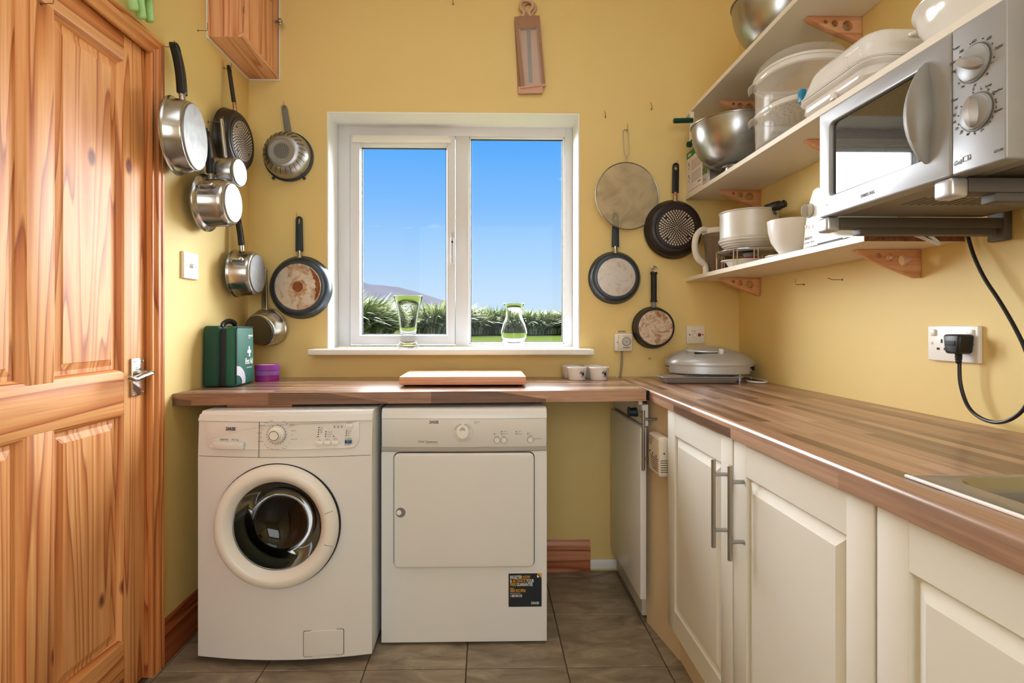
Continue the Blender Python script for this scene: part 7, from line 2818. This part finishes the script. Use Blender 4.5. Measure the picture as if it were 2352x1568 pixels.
# lens-shaped door handle
hl_ = []
n = 16
zt1, zb1 = 1.609, 1.433
bm = bmesh.new()
prev = None
for k in range(n + 1):
    s_ = k / n
    z = zb1 + (zt1 - zb1) * s_
    c_ = math.sin(PI * s_)
    yR = 0.941 - 0.004 * math.sin(PI * s_) - 0.006 * c_      # straight side, toward the camera
    yL = 0.947 + 0.034 * c_
    hgt = 0.004 + 0.030 * c_ ** 0.6
    cur = [bm.verts.new((MXF - 0.0, yR, z)), bm.verts.new((MXF - hgt * 0.7, yR + 0.001, z)), bm.verts.new((MXF - hgt, yR + (yL - yR) * 0.28, z)), bm.verts.new((MXF - hgt * 0.85, yR + (yL - yR) * 0.6, z)), bm.verts.new((MXF - hgt * 0.4, yR + (yL - yR) * 0.88, z)), bm.verts.new((MXF, yL, z)), bm.verts.new((MXF + 0.008, yL, z)), bm.verts.new((MXF + 0.008, yR, z))]
    if prev:
        for j in range(8):
            bm.faces.new((prev[j], prev[(j + 1) % 8], cur[(j + 1) % 8], cur[j]))
    else:
        bm.faces.new(cur[::-1])
    prev = cur
bm.faces.new(prev)
obj('handle', bm, 'mw_side', dr_, smooth=60)
# dials
for (x, y), ang, lb in (((2238, 145), -30, None), ((2243, 257), 92, None)):
    q = AX(x, y, MXF)
    km = Matrix.Translation((MXF - 0.0005, q.y, q.z)) @ Matrix.Rotation(-PI / 2, 4, 'Y')
    kn = obj('dial', L([(0.0280, 0), (0.0280, 0.0015), (0.0268, 0.002), (0.0264, 0.0045), (0.0255, 0.0052), (0, 0.0055)], 44, km), 'mw', t, smooth=40)
    obj('dial_gap', L([(0.0300, 0.0004), (0.0300, 0.0008), (0.0280, 0.0009)], 44, km), 'gasket', kn)
    bm = bmesh.new()
    prev = None
    nn = 12
    aa = math.radians(ang)
    # ridge grip across the dial: along its own direction in the face plane (u toward the camera, v up)
    U = Vector((0, -1, 0)) * math.cos(aa) + Vector((0, 0, 1)) * math.sin(aa)
    V = Vector((0, 1, 0)) * math.sin(aa) + Vector((0, 0, 1)) * math.cos(aa)
    N = Vector((-1, 0, 0))
    c_ = Vector((MXF - 0.0050, q.y, q.z))
    for k in range(nn + 1):
        s_ = -1 + 2 * k / nn
        ww = 0.0085 * (1 - s_ * s_) ** 0.5 + 0.0012
        hh_ = 0.013 * (0.55 + 0.45 * (1 - s_ * s_))
        p_ = c_ + U * (0.0245 * s_)
        cur = [bm.verts.new(p_ - V * ww), bm.verts.new(p_ - V * ww * 0.55 + N * hh_), bm.verts.new(p_ + V * ww * 0.55 + N * hh_), bm.verts.new(p_ + V * ww)]
        if prev:
            for j in range(3):
                bm.faces.new((prev[j], prev[j + 1], cur[j + 1], cur[j]))
        else:
            bm.faces.new(cur)
        prev = cur
    bm.faces.new(prev[::-1])
    obj('dial_grip', bm, 'mw_knob', kn, smooth=60)
    e_ = c_ + U * 0.0232 + N * 0.0009
    obj('pointer_dot', CY(e_, e_ + N * 0.0006, 0.0016, seg=10), 'ink', kn)


def mt2(s, x, y, cap, bm=None, align='LEFT', sx=0.85, shear=0.2, bold=0.0):
    q = AX(x, y, MXF)
    return text_bm(s, cap / 0.72, FX(MXF - 0.0006, q.y, q.z), sx=sx, align=align, bm=bm, shear=shear, bold=bold)


bm = mt2('Power', 2188, 118, 0.0042)
for s_, x, y in (('300', 2203, 124), ('450', 2232, 101), ('600', 2266, 94), ('750W', 2284, 117), ('Defrost', 2182, 151), ('100', 2185, 171), ('Timer', 2185, 236), ('0', 2234, 209), ('1', 2251, 206), ('2', 2267, 209), ('3', 2278, 217), ('4', 2285, 233), ('5', 2286, 250), ('6', 2278, 272), ('7', 2267, 289), ('8', 2252, 304), ('9', 2236, 310), ('10', 2219, 313), ('20', 2204, 309), ('30', 2194, 300), ('40', 2189, 285), ('50', 2189, 269), ('60', 2193, 252)):
    mt2(s_, x, y, 0.0046, bm)
for s_, x, y in (('Beverage', 2263, 202), ('Soup/Sauce', 2283, 214), ('Vegetables', 2284, 259)):
    mt2(s_, x, y, 0.0036, bm, sx=0.62)
mt2('G2719N', 2283, 352, 0.0042, bm, sx=0.75)
obj('printed_marks', bm, 'ink', cp2, kind='stuff')
bm = bmesh.new()
for (cx_, cy_), n_, rr, a0_, a1_ in (((2238, 145), 10, 0.0345, -125, 215), ((2243, 257), 14, 0.0335, -215, 100)):
    q = AX(cx_, cy_, MXF)
    for k in range(n_):
        a_ = math.radians(a0_ + (a1_ - a0_) * k / (n_ - 1))
        p_ = Vector((MXF - 0.0002, q.y - rr * math.cos(a_), q.z + rr * math.sin(a_)))
        cyl(bm, p_, p_ + Vector((-0.0005, 0, 0)), 0.0012, seg=8)
obj('dial_marks', bm, 'ink', cp2, kind='stuff', smooth=0)
obj('lettering', mt2('Grill', 2190, 382, 0.0075, sx=0.85, shear=0.35), 'ink', cp2)
q = AX(2212, 372, MXF)
bm = bmesh.new()
for (u0, u1, v0, v1) in ((0, 0.014, 0, 0.0006), (0, 0.014, 0.0076, 0.0082), (0, 0.0006, 0, 0.0082), (0.0134, 0.014, 0, 0.0082), (0.0088, 0.0093, 0, 0.0082), (0.0104, 0.0124, 0.0015, 0.0035)):
    box(bm, MXF - 0.0006, MXF - 0.0001, q.y - u1, q.y - u0, q.z + v0, q.z + v1)
obj('grill_symbol', bm, 'ink_grey', cp2, kind='stuff')
bm = bmesh.new()
for x, y in ((2276, 146), (2264, 173), (2236, 198), (2208, 201)):
    q = AX(x, y, MXF)
    pts = [(MXF - 0.0004, q.y - 0.0016 * k, q.z + (0.0018 if (k // 1) % 2 else -0.0012)) for k in range(4)]
    tube(bm, pts, 0.00025, seg=5)
obj('heater_symbol', bm, 'ink_red', cp2, kind='stuff')
obj('lettering', mt2('SAMSUNG', 1976, 455, 0.0072, sx=0.92, shear=0.0, bold=0.012), 'ink_grey', dr_)
obj('printed_marks', mt2('103 C', 1893, 476, 0.006, sx=0.9, shear=0.0), 'appl_grey', dr_, kind='stuff')
for y in (MY1 - 0.05, MY0 + 0.05):
    pass
